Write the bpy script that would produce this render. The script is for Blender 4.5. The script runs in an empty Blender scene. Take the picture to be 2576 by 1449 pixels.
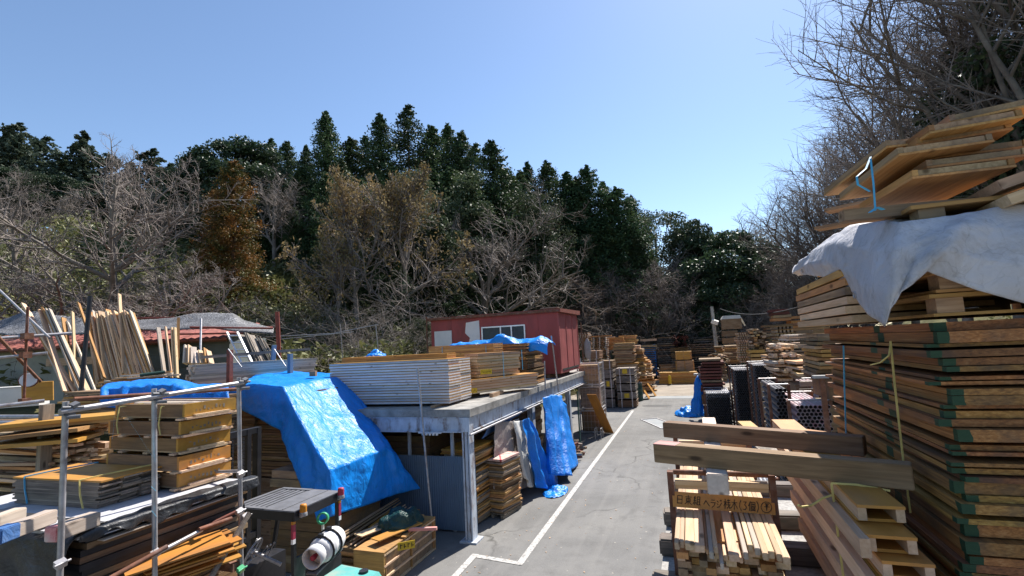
import bpy, bmesh, math, random
import numpy as np
from mathutils import Vector, Matrix, Euler, noise as mnoise
random.seed(7)
R = math.radians
C = bpy.context.scene.collection
# ------------------------------------------------------------------ camera
F, EYE = 1244.0, 4.0                      # focal length in pixels of a 2576 px wide frame, eye height
TH, PI_, RO = R(19.3), R(6.6), R(2.9)
fw = Vector((-math.sin(TH)*math.cos(PI_), math.cos(TH)*math.cos(PI_), math.sin(PI_)))
r0 = Vector((math.cos(TH), math.sin(TH), 0)); u0 = r0.cross(fw)
rt = math.cos(RO)*r0 - math.sin(RO)*u0
up = math.sin(RO)*r0 + math.cos(RO)*u0
EYEP = Vector((0, 0, EYE))
def ray(x, y): return rt*((x-1288)/F) - up*((y-724.5)/F) + fw
def at(x, y, z=None, Y=None, X=None, d=None):
    """world point seen at (x, y), on the plane z=, Y=, X= or at depth d"""
    v = ray(x, y)
    t = d if d is not None else (z-EYE)/v.z if z is not None else Y/v.y if Y is not None else X/v.x
    return EYEP + v*t
cam = bpy.data.cameras.new('camera'); co = bpy.data.objects.new('camera', cam); C.objects.link(co)
cam.sensor_width = 36; cam.lens = 36*F/2576; cam.clip_end = 2000; cam.clip_start = .05
m = Matrix((rt, up, -fw)).transposed().to_4x4(); m.translation = EYEP; co.matrix_world = m
bpy.context.scene.camera = co
# ------------------------------------------------------------------ light
SUN_AZ, SUN_EL = 15.5, 51.0              # azimuth east of +Y
sd = Vector((math.sin(R(SUN_AZ))*math.cos(R(SUN_EL)), math.cos(R(SUN_AZ))*math.cos(R(SUN_EL)), math.sin(R(SUN_EL))))
sl = bpy.data.lights.new('sun', 'SUN'); so = bpy.data.objects.new('sun', sl); C.objects.link(so)
sl.energy = 5.0; sl.angle = R(.5); sl.color = (1, .95, .88)
so.rotation_euler = sd.to_track_quat('Z', 'Y').to_euler(); so.location = (0, 0, 60)
w = bpy.data.worlds.new('World'); bpy.context.scene.world = w; w.use_nodes = True
nt = w.node_tree; bg = nt.nodes['Background']
sk = nt.nodes.new('ShaderNodeTexSky'); sk.sky_type = 'NISHITA'; sk.sun_disc = False
sk.sun_elevation = R(SUN_EL); sk.sun_rotation = R(SUN_AZ); sk.air_density = 1.0; sk.dust_density = .25; sk.ozone_density = 3.0
nt.links.new(sk.outputs[0], bg.inputs[0]); bg.inputs[1].default_value = .10
vs = bpy.context.scene.view_settings; vs.view_transform = 'Standard'; vs.look = 'None'; vs.gamma = 1; vs.exposure = .86
bpy.context.scene.cycles.max_bounces = 6
bpy.context.scene.cycles.transparent_max_bounces = 6
# ------------------------------------------------------------------ materials
def newmat(name):
    mt = bpy.data.materials.new(name); mt.use_nodes = True
    return mt, mt.node_tree, mt.node_tree.nodes['Principled BSDF']
def nd(t, kind, **kw):
    n = t.nodes.new('ShaderNode'+kind)
    for k, v in kw.items():
        if k.startswith('i_'): n.inputs[int(k[2:]) if k[2:].isdigit() else k[2:].replace('_', ' ')].default_value = v
        else: setattr(n, k, v)
    return n
def ramp(t, fac, stops):
    r = t.nodes.new('ShaderNodeValToRGB'); cr = r.color_ramp
    while len(cr.elements) < len(stops): cr.elements.new(.5)
    for e, (p, c) in zip(cr.elements, stops):
        e.position = p; e.color = (*c, 1) if len(c) == 3 else c
    t.links.new(fac, r.inputs[0]); return r.outputs[0]
def mixc(t, fac, a, b, mode='MIX'):
    n = t.nodes.new('ShaderNodeMix'); n.data_type = 'RGBA'; n.blend_type = mode
    for s, v in ((n.inputs[0], fac), (n.inputs[6], a), (n.inputs[7], b)):
        if isinstance(v, (int, float)): s.default_value = v
        elif isinstance(v, tuple): s.default_value = (*v, 1)
        else: t.links.new(v, s)
    return n.outputs[2]
def noi(t, scale, detail=4, vec=None, rough=.55, dist=0):
    n = nd(t, 'TexNoise'); n.inputs['Scale'].default_value = scale; n.inputs['Detail'].default_value = detail
    n.inputs['Roughness'].default_value = rough; n.inputs['Distortion'].default_value = dist
    if vec is not None: t.links.new(vec, n.inputs['Vector'])
    return n.outputs['Fac']
def coords(t, scale=(1, 1, 1), kind='Object', rnd=True):
    tc = nd(t, 'TexCoord'); mp = nd(t, 'Mapping'); mp.inputs['Scale'].default_value = scale
    t.links.new(tc.outputs[kind], mp.inputs['Vector'])
    oi = nd(t, 'ObjectInfo')
    if rnd:
        ml = nd(t, 'Math', operation='MULTIPLY'); ml.inputs[1].default_value = 37.
        t.links.new(oi.outputs['Random'], ml.inputs[0]); cx = nd(t, 'CombineXYZ')
        for i in range(3): t.links.new(ml.outputs[0], cx.inputs[i])
        t.links.new(cx.outputs[0], mp.inputs['Location'])
    return mp.outputs[0], oi.outputs['Random'], tc.outputs[kind]
def bump(t, b, h, strength=.3, dist=.01):
    n = nd(t, 'Bump'); n.inputs['Strength'].default_value = strength; n.inputs['Distance'].default_value = dist
    t.links.new(h, n.inputs['Height']); t.links.new(n.outputs[0], b.inputs['Normal'])
def vary(t, col, rnd, lo=.72, hi=1.22, hue=.012):
    mr = nd(t, 'MapRange'); mr.inputs[3].default_value = lo; mr.inputs[4].default_value = hi; t.links.new(rnd, mr.inputs[0])
    fr = nd(t, 'Math', operation='FRACT'); ml = nd(t, 'Math', operation='MULTIPLY'); ml.inputs[1].default_value = 7.31
    t.links.new(rnd, ml.inputs[0]); t.links.new(ml.outputs[0], fr.inputs[0])
    mh = nd(t, 'MapRange'); mh.inputs[3].default_value = .5-hue; mh.inputs[4].default_value = .5+hue; t.links.new(fr.outputs[0], mh.inputs[0])
    hs = nd(t, 'HueSaturation'); t.links.new(mh.outputs[0], hs.inputs['Hue']); t.links.new(mr.outputs[0], hs.inputs['Value']); t.links.new(col, hs.inputs['Color'])
    return hs.outputs[0]
def wood(name, light, dark, stain=None, stain_amt=.35, rough=.75, grain=(1.3, 24, 24), lo=.72, hi=1.2, spec=.25, knots=True):
    mt, t, b = newmat(name)
    v, rnd, raw = coords(t, grain)
    g = noi(t, 2.2, 5, v, .6, .6)
    col = ramp(t, g, [(.3, dark), (.62, light)])
    v2, _, _ = coords(t, (1.1, 4, 4))
    s = noi(t, 1.7, 3, v2)
    if stain:
        sm = ramp(t, s, [(.45, (0, 0, 0)), (.72, (stain_amt*2.2,)*3)])
        col = mixc(t, sm, col, stain)
    if knots:
        vk, _, _ = coords(t, (3.2, 9, 9)); vo = nd(t, 'TexVoronoi'); vo.inputs['Scale'].default_value = 1.; t.links.new(vk, vo.inputs['Vector'])
        km = ramp(t, vo.outputs['Distance'], [(.07, (1, 1, 1)), (.16, (0, 0, 0))])
        col = mixc(t, km, col, tuple(c*.42 for c in dark))
    col = vary(t, col, rnd, lo, hi)
    t.links.new(col, b.inputs['Base Color']); b.inputs['Roughness'].default_value = rough; b.inputs['Specular IOR Level'].default_value = spec
    bump(t, b, g, .35, .004)
    return mt
def plain(name, col, rough=.6, metal=0, var=.25, scale=6, dirt=None, dirt_amt=.5, bmp=.12, spec=.4, grain=(1, 1, 1), obj_lo=.9, obj_hi=1.1):
    mt, t, b = newmat(name)
    v, rnd, _ = coords(t, grain); n = noi(t, scale, 5, v, .6)
    c = ramp(t, n, [(.3, tuple(x*(1-var) for x in col)), (.7, tuple(min(1, x*(1+var)) for x in col))])
    if dirt:
        d = noi(t, scale*.45, 6, v, .7); dm = ramp(t, d, [(.5, (0, 0, 0)), (.66, (dirt_amt,)*3)])
        c = mixc(t, dm, c, dirt)
    c = vary(t, c, rnd, obj_lo, obj_hi, .005)
    t.links.new(c, b.inputs['Base Color']); b.inputs['Roughness'].default_value = rough; b.inputs['Metallic'].default_value = metal
    b.inputs['Specular IOR Level'].default_value = spec
    if bmp: bump(t, b, n, bmp, .01)
    return mt
M = {}
M['fresh'] = wood('fresh timber', (.68, .48, .315), (.53, .345, .20), (.40, .29, .19), .22)
M['bluepale'] = wood('whitish planed timber', (.66, .62, .60), (.54, .48, .45), (.42, .40, .42), .3)
M['pale'] = wood('pale timber', (.62, .52, .42), (.50, .40, .31), (.36, .32, .30), .3)
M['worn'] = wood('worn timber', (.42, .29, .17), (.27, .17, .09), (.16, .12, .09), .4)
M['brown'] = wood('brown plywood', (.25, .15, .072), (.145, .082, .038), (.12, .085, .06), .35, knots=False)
M['orange'] = wood('orange coated plywood', (.52, .255, .045), (.42, .19, .03), (.30, .16, .06), .3, rough=.5, grain=(1, 5, 5), lo=.85, hi=1.12, spec=.4, knots=False)
M['honey'] = wood('honey timber', (.54, .30, .11), (.38, .19, .065), (.22, .13, .07), .3)
M['grey'] = wood('grey weathered timber', (.30, .25, .20), (.18, .145, .115), (.11, .095, .085), .4)
M['dark'] = wood('dark old beam', (.27, .165, .09), (.14, .082, .045), (.36, .26, .17), .25)
M['sleeper'] = wood('sun bleached sleeper', (.27, .225, .19), (.14, .11, .09), (.08, .07, .06), .5)
M['redwood'] = wood('red brown frames', (.17, .055, .04), (.09, .03, .025), None)
M['pinkend'] = wood('pink painted panel', (.62, .30, .26), (.50, .16, .15), (.55, .45, .38), .5, knots=False)
M['black'] = plain('black rubber', (.015, .015, .017), .55, 0, .4, 5)
M['galv'] = plain('galvanised steel', (.42, .41, .42), .45, .55, .25, 12, (.24, .16, .12), .45, .1)
M['rust'] = plain('rusty steel', (.16, .065, .035), .8, 0, .45, 14, (.30, .24, .22), .35, .3)
M['ironred'] = plain('red oxide steel', (.22, .055, .04), .65, 0, .3, 8, (.12, .05, .035), .6, .2)
M['shedpaint'] = plain('weathered white blue steel paint', (.46, .50, .56), .6, 0, .16, 9, (.15, .085, .055), .9, .2, grain=(1, 1, .45))
M['redpaint'] = plain('faded red wall paint', (.33, .062, .055), .6, 0, .2, 1.6, (.16, .05, .042), .75, .1, grain=(1, 1, .35))
M['redend'] = plain('faded red paint of the sunlit end', (.40, .10, .09), .6, 0, .18, 1.6, (.25, .07, .06), .5, .05)  # lighter copy of the wall red: sunlight on the cabin end painted in
M['whitepaint'] = plain('white painted board', (.66, .64, .60), .6, 0, .1, 2, (.45, .40, .35), .3, .05)
M['alu'] = plain('window aluminium', (.6, .61, .63), .35, .6, .1, 6)
M['glass'] = plain('dark window glass', (.03, .05, .065), .25, 0, .3, 3, None, 0, 0, .25)
M['concrete'] = plain('weathered concrete', (.34, .325, .30), .9, 0, .3, 3.5, (.13, .12, .11), .7, .35, .2)
M['deckc'] = plain('rough deck concrete', (.36, .345, .325), .92, 0, .3, 30, (.18, .165, .15), .6, .4, .2)
M['bluewall'] = plain('blue grey corrugated sheet', (.11, .165, .24), .55, 0, .12, 2, (.13, .15, .18), .4, .05)
M['cream'] = plain('old plaster wall', (.42, .40, .33), .85, 0, .15, 1.2, (.25, .22, .18), .5, .15)
M['greywall'] = plain('grey green hut wall', (.16, .185, .185), .8, 0, .15, 1.2, (.09, .09, .085), .5, .1)
M['tile'] = plain('red roof tile', (.34, .11, .095), .6, 0, .3, 5, (.17, .07, .06), .5, .2)
M['white'] = plain('white enamel', (.74, .73, .73), .3, 0, .06, 3, (.5, .47, .45), .25, .03)
M['teal'] = plain('worn teal paint', (.115, .43, .40), .45, 0, .1, 3, (.48, .40, .30), .55, .08)
M['red'] = plain('red plastic', (.34, .03, .06), .5, 0, .1, 4)
M['amber'] = plain('amber plastic', (.55, .22, .015), .45, 0, .1, 4)
M['green'] = plain('green plastic', (.05, .35, .16), .4, 0, .1, 4)
M['darkgreen'] = plain('dark green drum paint', (.02, .055, .04), .5, 0, .2, 4)
M['blackmetal'] = plain('black painted metal', (.022, .022, .026), .45, .2, .3, 8, (.07, .06, .055), .4, .1)
M['greytop'] = plain('dusty grey steel plate', (.17, .17, .18), .55, .2, .2, 6, (.09, .085, .08), .5, .1)
M['rope'] = plain('yellow packing band', (.62, .50, .17), .6, 0, .2, 9)
M['bluerope'] = plain('light blue packing tape', (.08, .40, .62), .4, 0, .2, 6)
M['cloth'] = plain('dark work clothes', (.022, .023, .032), .9, 0, .3, 9)
M['skin'] = plain('skin', (.42, .22, .15), .6, 0, .1, 9)
M['yellow'] = plain('yellow plate', (.55, .36, .02), .5, 0, .2, 6)
M['ink'] = plain('black marker ink', (.025, .015, .01), .7, 0, .1, 6)
M['pipeblue'] = plain('dull pipe steel', (.34, .35, .38), .45, .4, .25, 10, (.18, .12, .10), .4, .1, obj_lo=.75, obj_hi=1.2)
M['pipepink'] = plain('pipe with pink paint', (.44, .36, .37), .5, .25, .25, 3, (.42, .14, .17), .7, .1, obj_lo=.75, obj_hi=1.15)
M['pipedark'] = plain('shaded dirty pipe', (.12, .12, .13), .5, .4, .3, 10, (.1, .05, .04), .5, .1, obj_lo=.7, obj_hi=1.3)  # shade inside the cages is put into this darker pipe colour
M['hole'] = plain('inside of pipe', (.012, .01, .01), .9, 0, .2, 5)

def tarpmat(name, col, rough, crinkle, dirt=None, spec=.5, scale=9, stretch=(1, 1, 1), trans=.0):
    mt, t, b = newmat(name)
    v, rnd, raw = coords(t, stretch, rnd=False)
    n1 = noi(t, scale, 6, v, .62, 1.2); n2 = noi(t, scale*.35, 3, v, .5, .8)
    vo = nd(t, 'TexVoronoi', feature='DISTANCE_TO_EDGE'); vo.inputs['Scale'].default_value = scale*.8
    wn = nd(t, 'TexNoise'); wn.inputs['Scale'].default_value = scale*.5; t.links.new(v, wn.inputs['Vector'])
    vm = nd(t, 'VectorMath', operation='MULTIPLY_ADD'); vm.inputs[1].default_value = (.35, .35, .35)
    t.links.new(wn.outputs['Color'], vm.inputs[0]); t.links.new(v, vm.inputs[2]); t.links.new(vm.outputs[0], vo.inputs['Vector'])
    c = ramp(t, n2, [(.3, tuple(x*.86 for x in col)), (.7, tuple(min(1, x*1.1) for x in col))])
    if dirt:
        dn = noi(t, scale*.3, 8, v, .75, .5); dm = ramp(t, dn, [(.5, (0, 0, 0)), (.68, (.55,)*3)])
        c = mixc(t, dm, c, dirt)
        cr = ramp(t, vo.outputs['Distance'], [(.0, (.5,)*3), (.035, (0, 0, 0))]); gm = mixc(t, 1., cr, ramp(t, dn, [(.42, (0,)*3), (.6, (1,)*3)]), 'MULTIPLY')
        c = mixc(t, mixc(t, 1., gm, (.55, .55, .55), 'MULTIPLY'), c, tuple(x*.5 for x in dirt))
        st = nd(t, 'Mapping'); st.inputs['Scale'].default_value = (2.2, 2.2, .6); st.inputs['Rotation'].default_value = (.5, .3, .7); t.links.new(raw, st.inputs[0])
        sn = noi(t, scale*.6, 9, st.outputs[0], .78, 1.); c = mixc(t, ramp(t, sn, [(.55, (0,)*3), (.68, (.35,)*3)]), c, tuple(x*.55 for x in dirt))
    t.links.new(c, b.inputs['Base Color']); b.inputs['Roughness'].default_value = rough; b.inputs['Specular IOR Level'].default_value = spec
    ad = nd(t, 'Math', operation='MULTIPLY_ADD'); ad.inputs[1].default_value = .6
    t.links.new(vo.outputs['Distance'], ad.inputs[0]); t.links.new(n1, ad.inputs[2])
    bump(t, b, ad.outputs[0], crinkle, .045)
    if trans:
        tr = nd(t, 'BsdfTranslucent'); t.links.new(c, tr.inputs[0]); mx = nd(t, 'MixShader'); mx.inputs[0].default_value = trans
        t.links.new(b.outputs[0], mx.inputs[1]); t.links.new(tr.outputs[0], mx.inputs[2]); t.links.new(mx.outputs[0], t.nodes['Material Output'].inputs[0])
    return mt
M['bluetarp'] = tarpmat('blue polyethylene tarpaulin', (.008, .27, .84), .34, .75, None, .45, 7, (.55, 1.1, .55), .12)
M['bluetarp2'] = tarpmat('blue tarpaulin matt', (.01, .21, .70), .45, .5, None, .35, 10, (1, 1, 1), .08)
M['oldblue'] = tarpmat('faded blue sheet', (.07, .17, .40), .5, .4, (.22, .27, .36), .35, 5)
M['whitetarp'] = tarpmat('dirty white tarpaulin', (.56, .56, .60), .6, .35, (.24, .205, .165), .25, 11, (1, 1, 1), .12)
M['canvas'] = tarpmat('grey brown canvas', (.33, .29, .27), .8, .4, (.2, .17, .16), .2, 6)
M['canvaslight'] = tarpmat('pale canvas', (.62, .60, .55), .8, .4, (.42, .38, .33), .2, 6)
M['blacksheet'] = tarpmat('black plastic sheet', (.022, .023, .026), .42, .5, (.10, .10, .105), .5, 8)
M['greensheet'] = tarpmat('dark green sheet', (.01, .05, .045), .35, .8, None, .5, 10)
M['silver'] = tarpmat('pale grey panel sheet', (.52, .51, .53), .5, .1, (.38, .36, .36), .3, 5)
def netmat():
    mt, t, b = newmat('black shade netting')
    v, rnd, raw = coords(t, (1, 1, 1), rnd=False)
    n = noi(t, 26, 3, v, .8); n2 = noi(t, 1.1, 3, v, .5)
    c = ramp(t, n, [(.47, (.022, .023, .025)), (.64, (.48, .48, .5))])
    t.links.new(mixc(t, ramp(t, n2, [(.4, (0, 0, 0)), (.6, (.5,)*3)]), c, (.05, .05, .055)), b.inputs['Base Color']); b.inputs['Roughness'].default_value = .55
    bump(t, b, n, .5, .03); return mt
M['net'] = netmat()
def markedpanel():
    """formwork panel edges: orange brown wood, green spray on the front corner and on a band along the long side"""
    mt, t, b = newmat('formwork panel edge with green spray')
    v, rnd, raw = coords(t, (1.2, 20, 60)); g = noi(t, 2., 5, v, .6, .5)
    c = ramp(t, g, [(.28, (.13, .06, .02)), (.5, (.34, .15, .035)), (.72, (.50, .27, .095))])
    vs_, _, _ = coords(t, (1.1, 3, 3)); s = noi(t, 1.6, 4, vs_); c = mixc(t, ramp(t, s, [(.5, (0,)*3), (.68, (.75,)*3)]), c, (.12, .075, .045))
    c = vary(t, c, rnd, .5, 1.12, .02)
    vn, _, _ = coords(t, (8, 8, 8)); jn = noi(t, 1.5, 3, vn)
    sp = nd(t, 'SeparateXYZ'); t.links.new(raw, sp.inputs[0])
    def band(sock, lo, hi):
        a = nd(t, 'Math', operation='MULTIPLY_ADD'); a.inputs[1].default_value = .05; t.links.new(jn, a.inputs[0]); t.links.new(sock, a.inputs[2])
        g1 = nd(t, 'Math', operation='GREATER_THAN'); g1.inputs[1].default_value = lo+.025; g2 = nd(t, 'Math', operation='LESS_THAN'); g2.inputs[1].default_value = hi+.025
        t.links.new(a.outputs[0], g1.inputs[0]); t.links.new(a.outputs[0], g2.inputs[0])
        ml = nd(t, 'Math', operation='MULTIPLY'); t.links.new(g1.outputs[0], ml.inputs[0]); t.links.new(g2.outputs[0], ml.inputs[1]); return ml.outputs[0]
    def strict(sock, op, val):
        n = nd(t, 'Math', operation=op); n.inputs[1].default_value = val; t.links.new(sock, n.inputs[0]); return n.outputs[0]
    side = strict(sp.outputs[1], 'GREATER_THAN', .498)   # the long side face
    front = strict(sp.outputs[0], 'LESS_THAN', -.998)    # the short front face        # on the short front side
    e1 = band(sp.outputs[0], -1.1, -.955); e2 = band(sp.outputs[0], -.30, -.19); e3 = band(sp.outputs[1], .452, .7)
    def mm(a, bb, op):
        n = nd(t, 'Math', operation=op); t.links.new(a, n.inputs[0]); t.links.new(bb, n.inputs[1]); return n.outputs[0]
    green = mm(mm(side, mm(e1, e2, 'MAXIMUM'), 'MULTIPLY'), mm(front, e3, 'MULTIPLY'), 'MAXIMUM')
    c = mixc(t, green, c, (.013, .05, .02))
    t.links.new(c, b.inputs['Base Color']); b.inputs['Roughness'].default_value = .7; bump(t, b, g, .4, .004)
    return mt
M['marked'] = markedpanel()
def redcross():
    mt, t, b = newmat('pink panel face with red cross')
    v, rnd, raw = coords(t, (1, 1, 1), rnd=False); sp = nd(t, 'SeparateXYZ'); t.links.new(raw, sp.inputs[0])
    vn, _, _ = coords(t, (5, 5, 5)); jn = noi(t, 1.5, 4, vn)
    ab = []
    for i in (0, 1):
        a = nd(t, 'Math', operation='ABSOLUTE'); t.links.new(sp.outputs[i], a.inputs[0]); ab.append(a.outputs[0])
    k = nd(t, 'Math', operation='MULTIPLY'); k.inputs[1].default_value = .667; t.links.new(ab[0], k.inputs[0])
    d = nd(t, 'Math', operation='SUBTRACT'); t.links.new(k.outputs[0], d.inputs[0]); t.links.new(ab[1], d.inputs[1])
    d2 = nd(t, 'Math', operation='ABSOLUTE'); t.links.new(d.outputs[0], d2.inputs[0])
    s = nd(t, 'Math', operation='MULTIPLY_ADD'); s.inputs[1].default_value = .05; t.links.new(jn, s.inputs[0]); t.links.new(d2.outputs[0], s.inputs[2])
    cross = nd(t, 'Math', operation='LESS_THAN'); cross.inputs[1].default_value = .048; t.links.new(s.outputs[0], cross.inputs[0])
    c = mixc(t, cross.outputs[0], ramp(t, jn, [(.35, (.62, .34, .29)), (.65, (.66, .50, .42))]), (.48, .06, .08))
    t.links.new(c, b.inputs['Base Color']); b.inputs['Roughness'].default_value = .6
    return mt
M['redcross'] = redcross()
def leafmat(name, cols, rough=.5, spec=.35, scale=.7, trans=.2):
    mt, t, b = newmat(name)
    v, rnd, raw = coords(t, (1, 1, 1)); n = noi(t, scale, 4, v, .7)
    k = len(cols); c = ramp(t, n, [(.28+.44*i/(k-1), cc) for i, cc in enumerate(cols)])
    c = vary(t, c, rnd, .75, 1.25, .02)
    t.links.new(c, b.inputs['Base Color']); b.inputs['Roughness'].default_value = rough; b.inputs['Specular IOR Level'].default_value = spec
    tr = nd(t, 'BsdfTranslucent'); t.links.new(c, tr.inputs[0]); mx = nd(t, 'MixShader'); mx.inputs[0].default_value = trans
    t.links.new(b.outputs[0], mx.inputs[1]); t.links.new(tr.outputs[0], mx.inputs[2]); t.links.new(mx.outputs[0], t.nodes['Material Output'].inputs[0])
    return mt
M['cedar'] = leafmat('dark cedar needles', [(.022, .048, .024), (.05, .085, .036), (.095, .12, .045)], .6, .2)
M['pine'] = leafmat('grey green pine needles', [(.04, .065, .05), (.07, .095, .065), (.11, .125, .075)], .6, .2)
M['rustcedar'] = leafmat('rust tinted cedar needles', [(.03, .05, .014), (.08, .085, .022), (.24, .12, .03), (.36, .15, .035)], .6, .2, .55)
M['evergreen'] = leafmat('glossy evergreen leaves', [(.02, .04, .02), (.04, .065, .03), (.085, .11, .055)], .5, .35, .8)
M['ivyleaf'] = leafmat('grey green ivy leaves', [(.04, .055, .03), (.08, .10, .05), (.13, .155, .10)], .6, .2, .8)
M['catkin'] = leafmat('yellow brown catkins', [(.15, .12, .05), (.24, .19, .08), (.32, .26, .12)], .7, .1)
M['sasa'] = leafmat('olive bamboo grass leaves', [(.08, .085, .03), (.16, .16, .06), (.27, .24, .11)], .5, .3, .25)
M['bark'] = plain('grey brown bark', (.17, .145, .125), .9, 0, .4, 3, (.30, .28, .25), .5, .4, .1)
M['twig'] = plain('fine twigs', (.25, .215, .195), .9, 0, .25, 2, None, 0, 0, .1, obj_lo=.8, obj_hi=1.2)
M['twigdark'] = plain('shaded fine twigs', (.115, .095, .085), .9, 0, .25, 2, None, 0, 0, .1, obj_lo=.8, obj_hi=1.2)
M['cedarbark'] = plain('cedar bark', (.10, .065, .045), .9, 0, .4, 3, None, 0, .4, .1)
def earth():
    mt, t, b = newmat('leaf litter and soil')
    v, rnd, raw = coords(t, (1, 1, 1), rnd=False); n = noi(t, .18, 6, v, .65); n2 = noi(t, 3.5, 5, v, .7)
    c = ramp(t, n, [(.35, (.065, .065, .03)), (.5, (.11, .11, .045)), (.65, (.16, .15, .065))])
    c = mixc(t, ramp(t, n2, [(.4, (0,)*3), (.65, (.7,)*3)]), c, (.10, .075, .05))
    t.links.new(c, b.inputs['Base Color']); b.inputs['Roughness'].default_value = 1; b.inputs['Specular IOR Level'].default_value = .05; bump(t, b, n2, .8, .2)
    return mt
M['earth'] = earth()
def asphalt():
    mt, t, b = newmat('dusty asphalt')
    v, rnd, raw = coords(t, (1, 1, 1), rnd=False)
    big = noi(t, .35, 5, v, .6, .4); mid = noi(t, 2.2, 6, v, .65); fine = noi(t, 120, 2, v, .7)
    c = ramp(t, big, [(.32, (.125, .122, .117)), (.5, (.18, .175, .168)), (.68, (.235, .226, .21))])
    c = mixc(t, ramp(t, mid, [(.5, (0,)*3), (.68, (.6,)*3)]), c, (.105, .10, .095))
    oil = noi(t, .8, 3, v, .5, 1.); c = mixc(t, ramp(t, oil, [(.66, (0,)*3), (.74, (.65,)*3)]), c, (.05, .048, .045))
    c = mixc(t, .35, c, ramp(t, fine, [(.3, (.06,)*3), (.7, (.27, .265, .255))]))
    vo = nd(t, 'TexVoronoi', feature='DISTANCE_TO_EDGE'); vo.inputs['Scale'].default_value = .22
    wn = nd(t, 'TexNoise'); wn.inputs['Scale'].default_value = 1.1; wn.inputs['Detail'].default_value = 5; t.links.new(v, wn.inputs['Vector'])
    vm = nd(t, 'VectorMath', operation='MULTIPLY_ADD'); vm.inputs[1].default_value = (1.2, 1.2, 1.2); t.links.new(wn.outputs['Color'], vm.inputs[0]); t.links.new(v, vm.inputs[2]); t.links.new(vm.outputs[0], vo.inputs['Vector'])
    crack = ramp(t, vo.outputs['Distance'], [(.0, (.75,)*3), (.011, (0,)*3)])
    c = mixc(t, mixc(t, 1., crack, ramp(t, big, [(.45, (0,)*3), (.6, (1,)*3)]), 'MULTIPLY'), c, (.045, .043, .04))
    sp = nd(t, 'SeparateXYZ'); t.links.new(raw, sp.inputs[0])
    st = nd(t, 'Mapping'); st.inputs['Scale'].default_value = (3.5, .12, 1); t.links.new(raw, st.inputs[0])   # tyre-worn lengthwise streaks
    sn = noi(t, 1., 3, st.outputs[0]); c = mixc(t, ramp(t, sn, [(.48, (0,)*3), (.66, (.28,)*3)]), c, (.24, .23, .215))
    fl = noi(t, 9, 2, v, .5); c = mixc(t, ramp(t, fl, [(.735, (0,)*3), (.75, (.7,)*3)]), c, (.42, .38, .32))
    t.links.new(c, b.inputs['Base Color']); b.inputs['Roughness'].default_value = .9; b.inputs['Specular IOR Level'].default_value = .25
    bump(t, b, fine, .35, .006); return mt
M['asphalt'] = asphalt()
M['yardconc'] = plain('tan yard concrete', (.30, .26, .21), .9, 0, .2, .9, (.20, .18, .16), .5, .15, .2)
M['steelplate'] = plain('grey steel plate', (.20, .215, .225), .6, .1, .2, 2, (.28, .25, .21), .4, .05)
def linepaint():
    mt, t, b = newmat('worn white road paint')
    v, rnd, raw = coords(t, (1, 1, 1), rnd=False); n = noi(t, 14, 6, v, .75); n2 = noi(t, 1.5, 4, v)
    c = mixc(t, ramp(t, n, [(.47, (0,)*3), (.60, (.9,)*3)]), (.52, .50, .475), (.18, .175, .165))
    c = mixc(t, ramp(t, n2, [(.4, (0,)*3), (.7, (.45,)*3)]), c, (.36, .345, .32))
    t.links.new(c, b.inputs['Base Color']); b.inputs['Roughness'].default_value = .8; return mt
M['line'] = linepaint()
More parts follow.
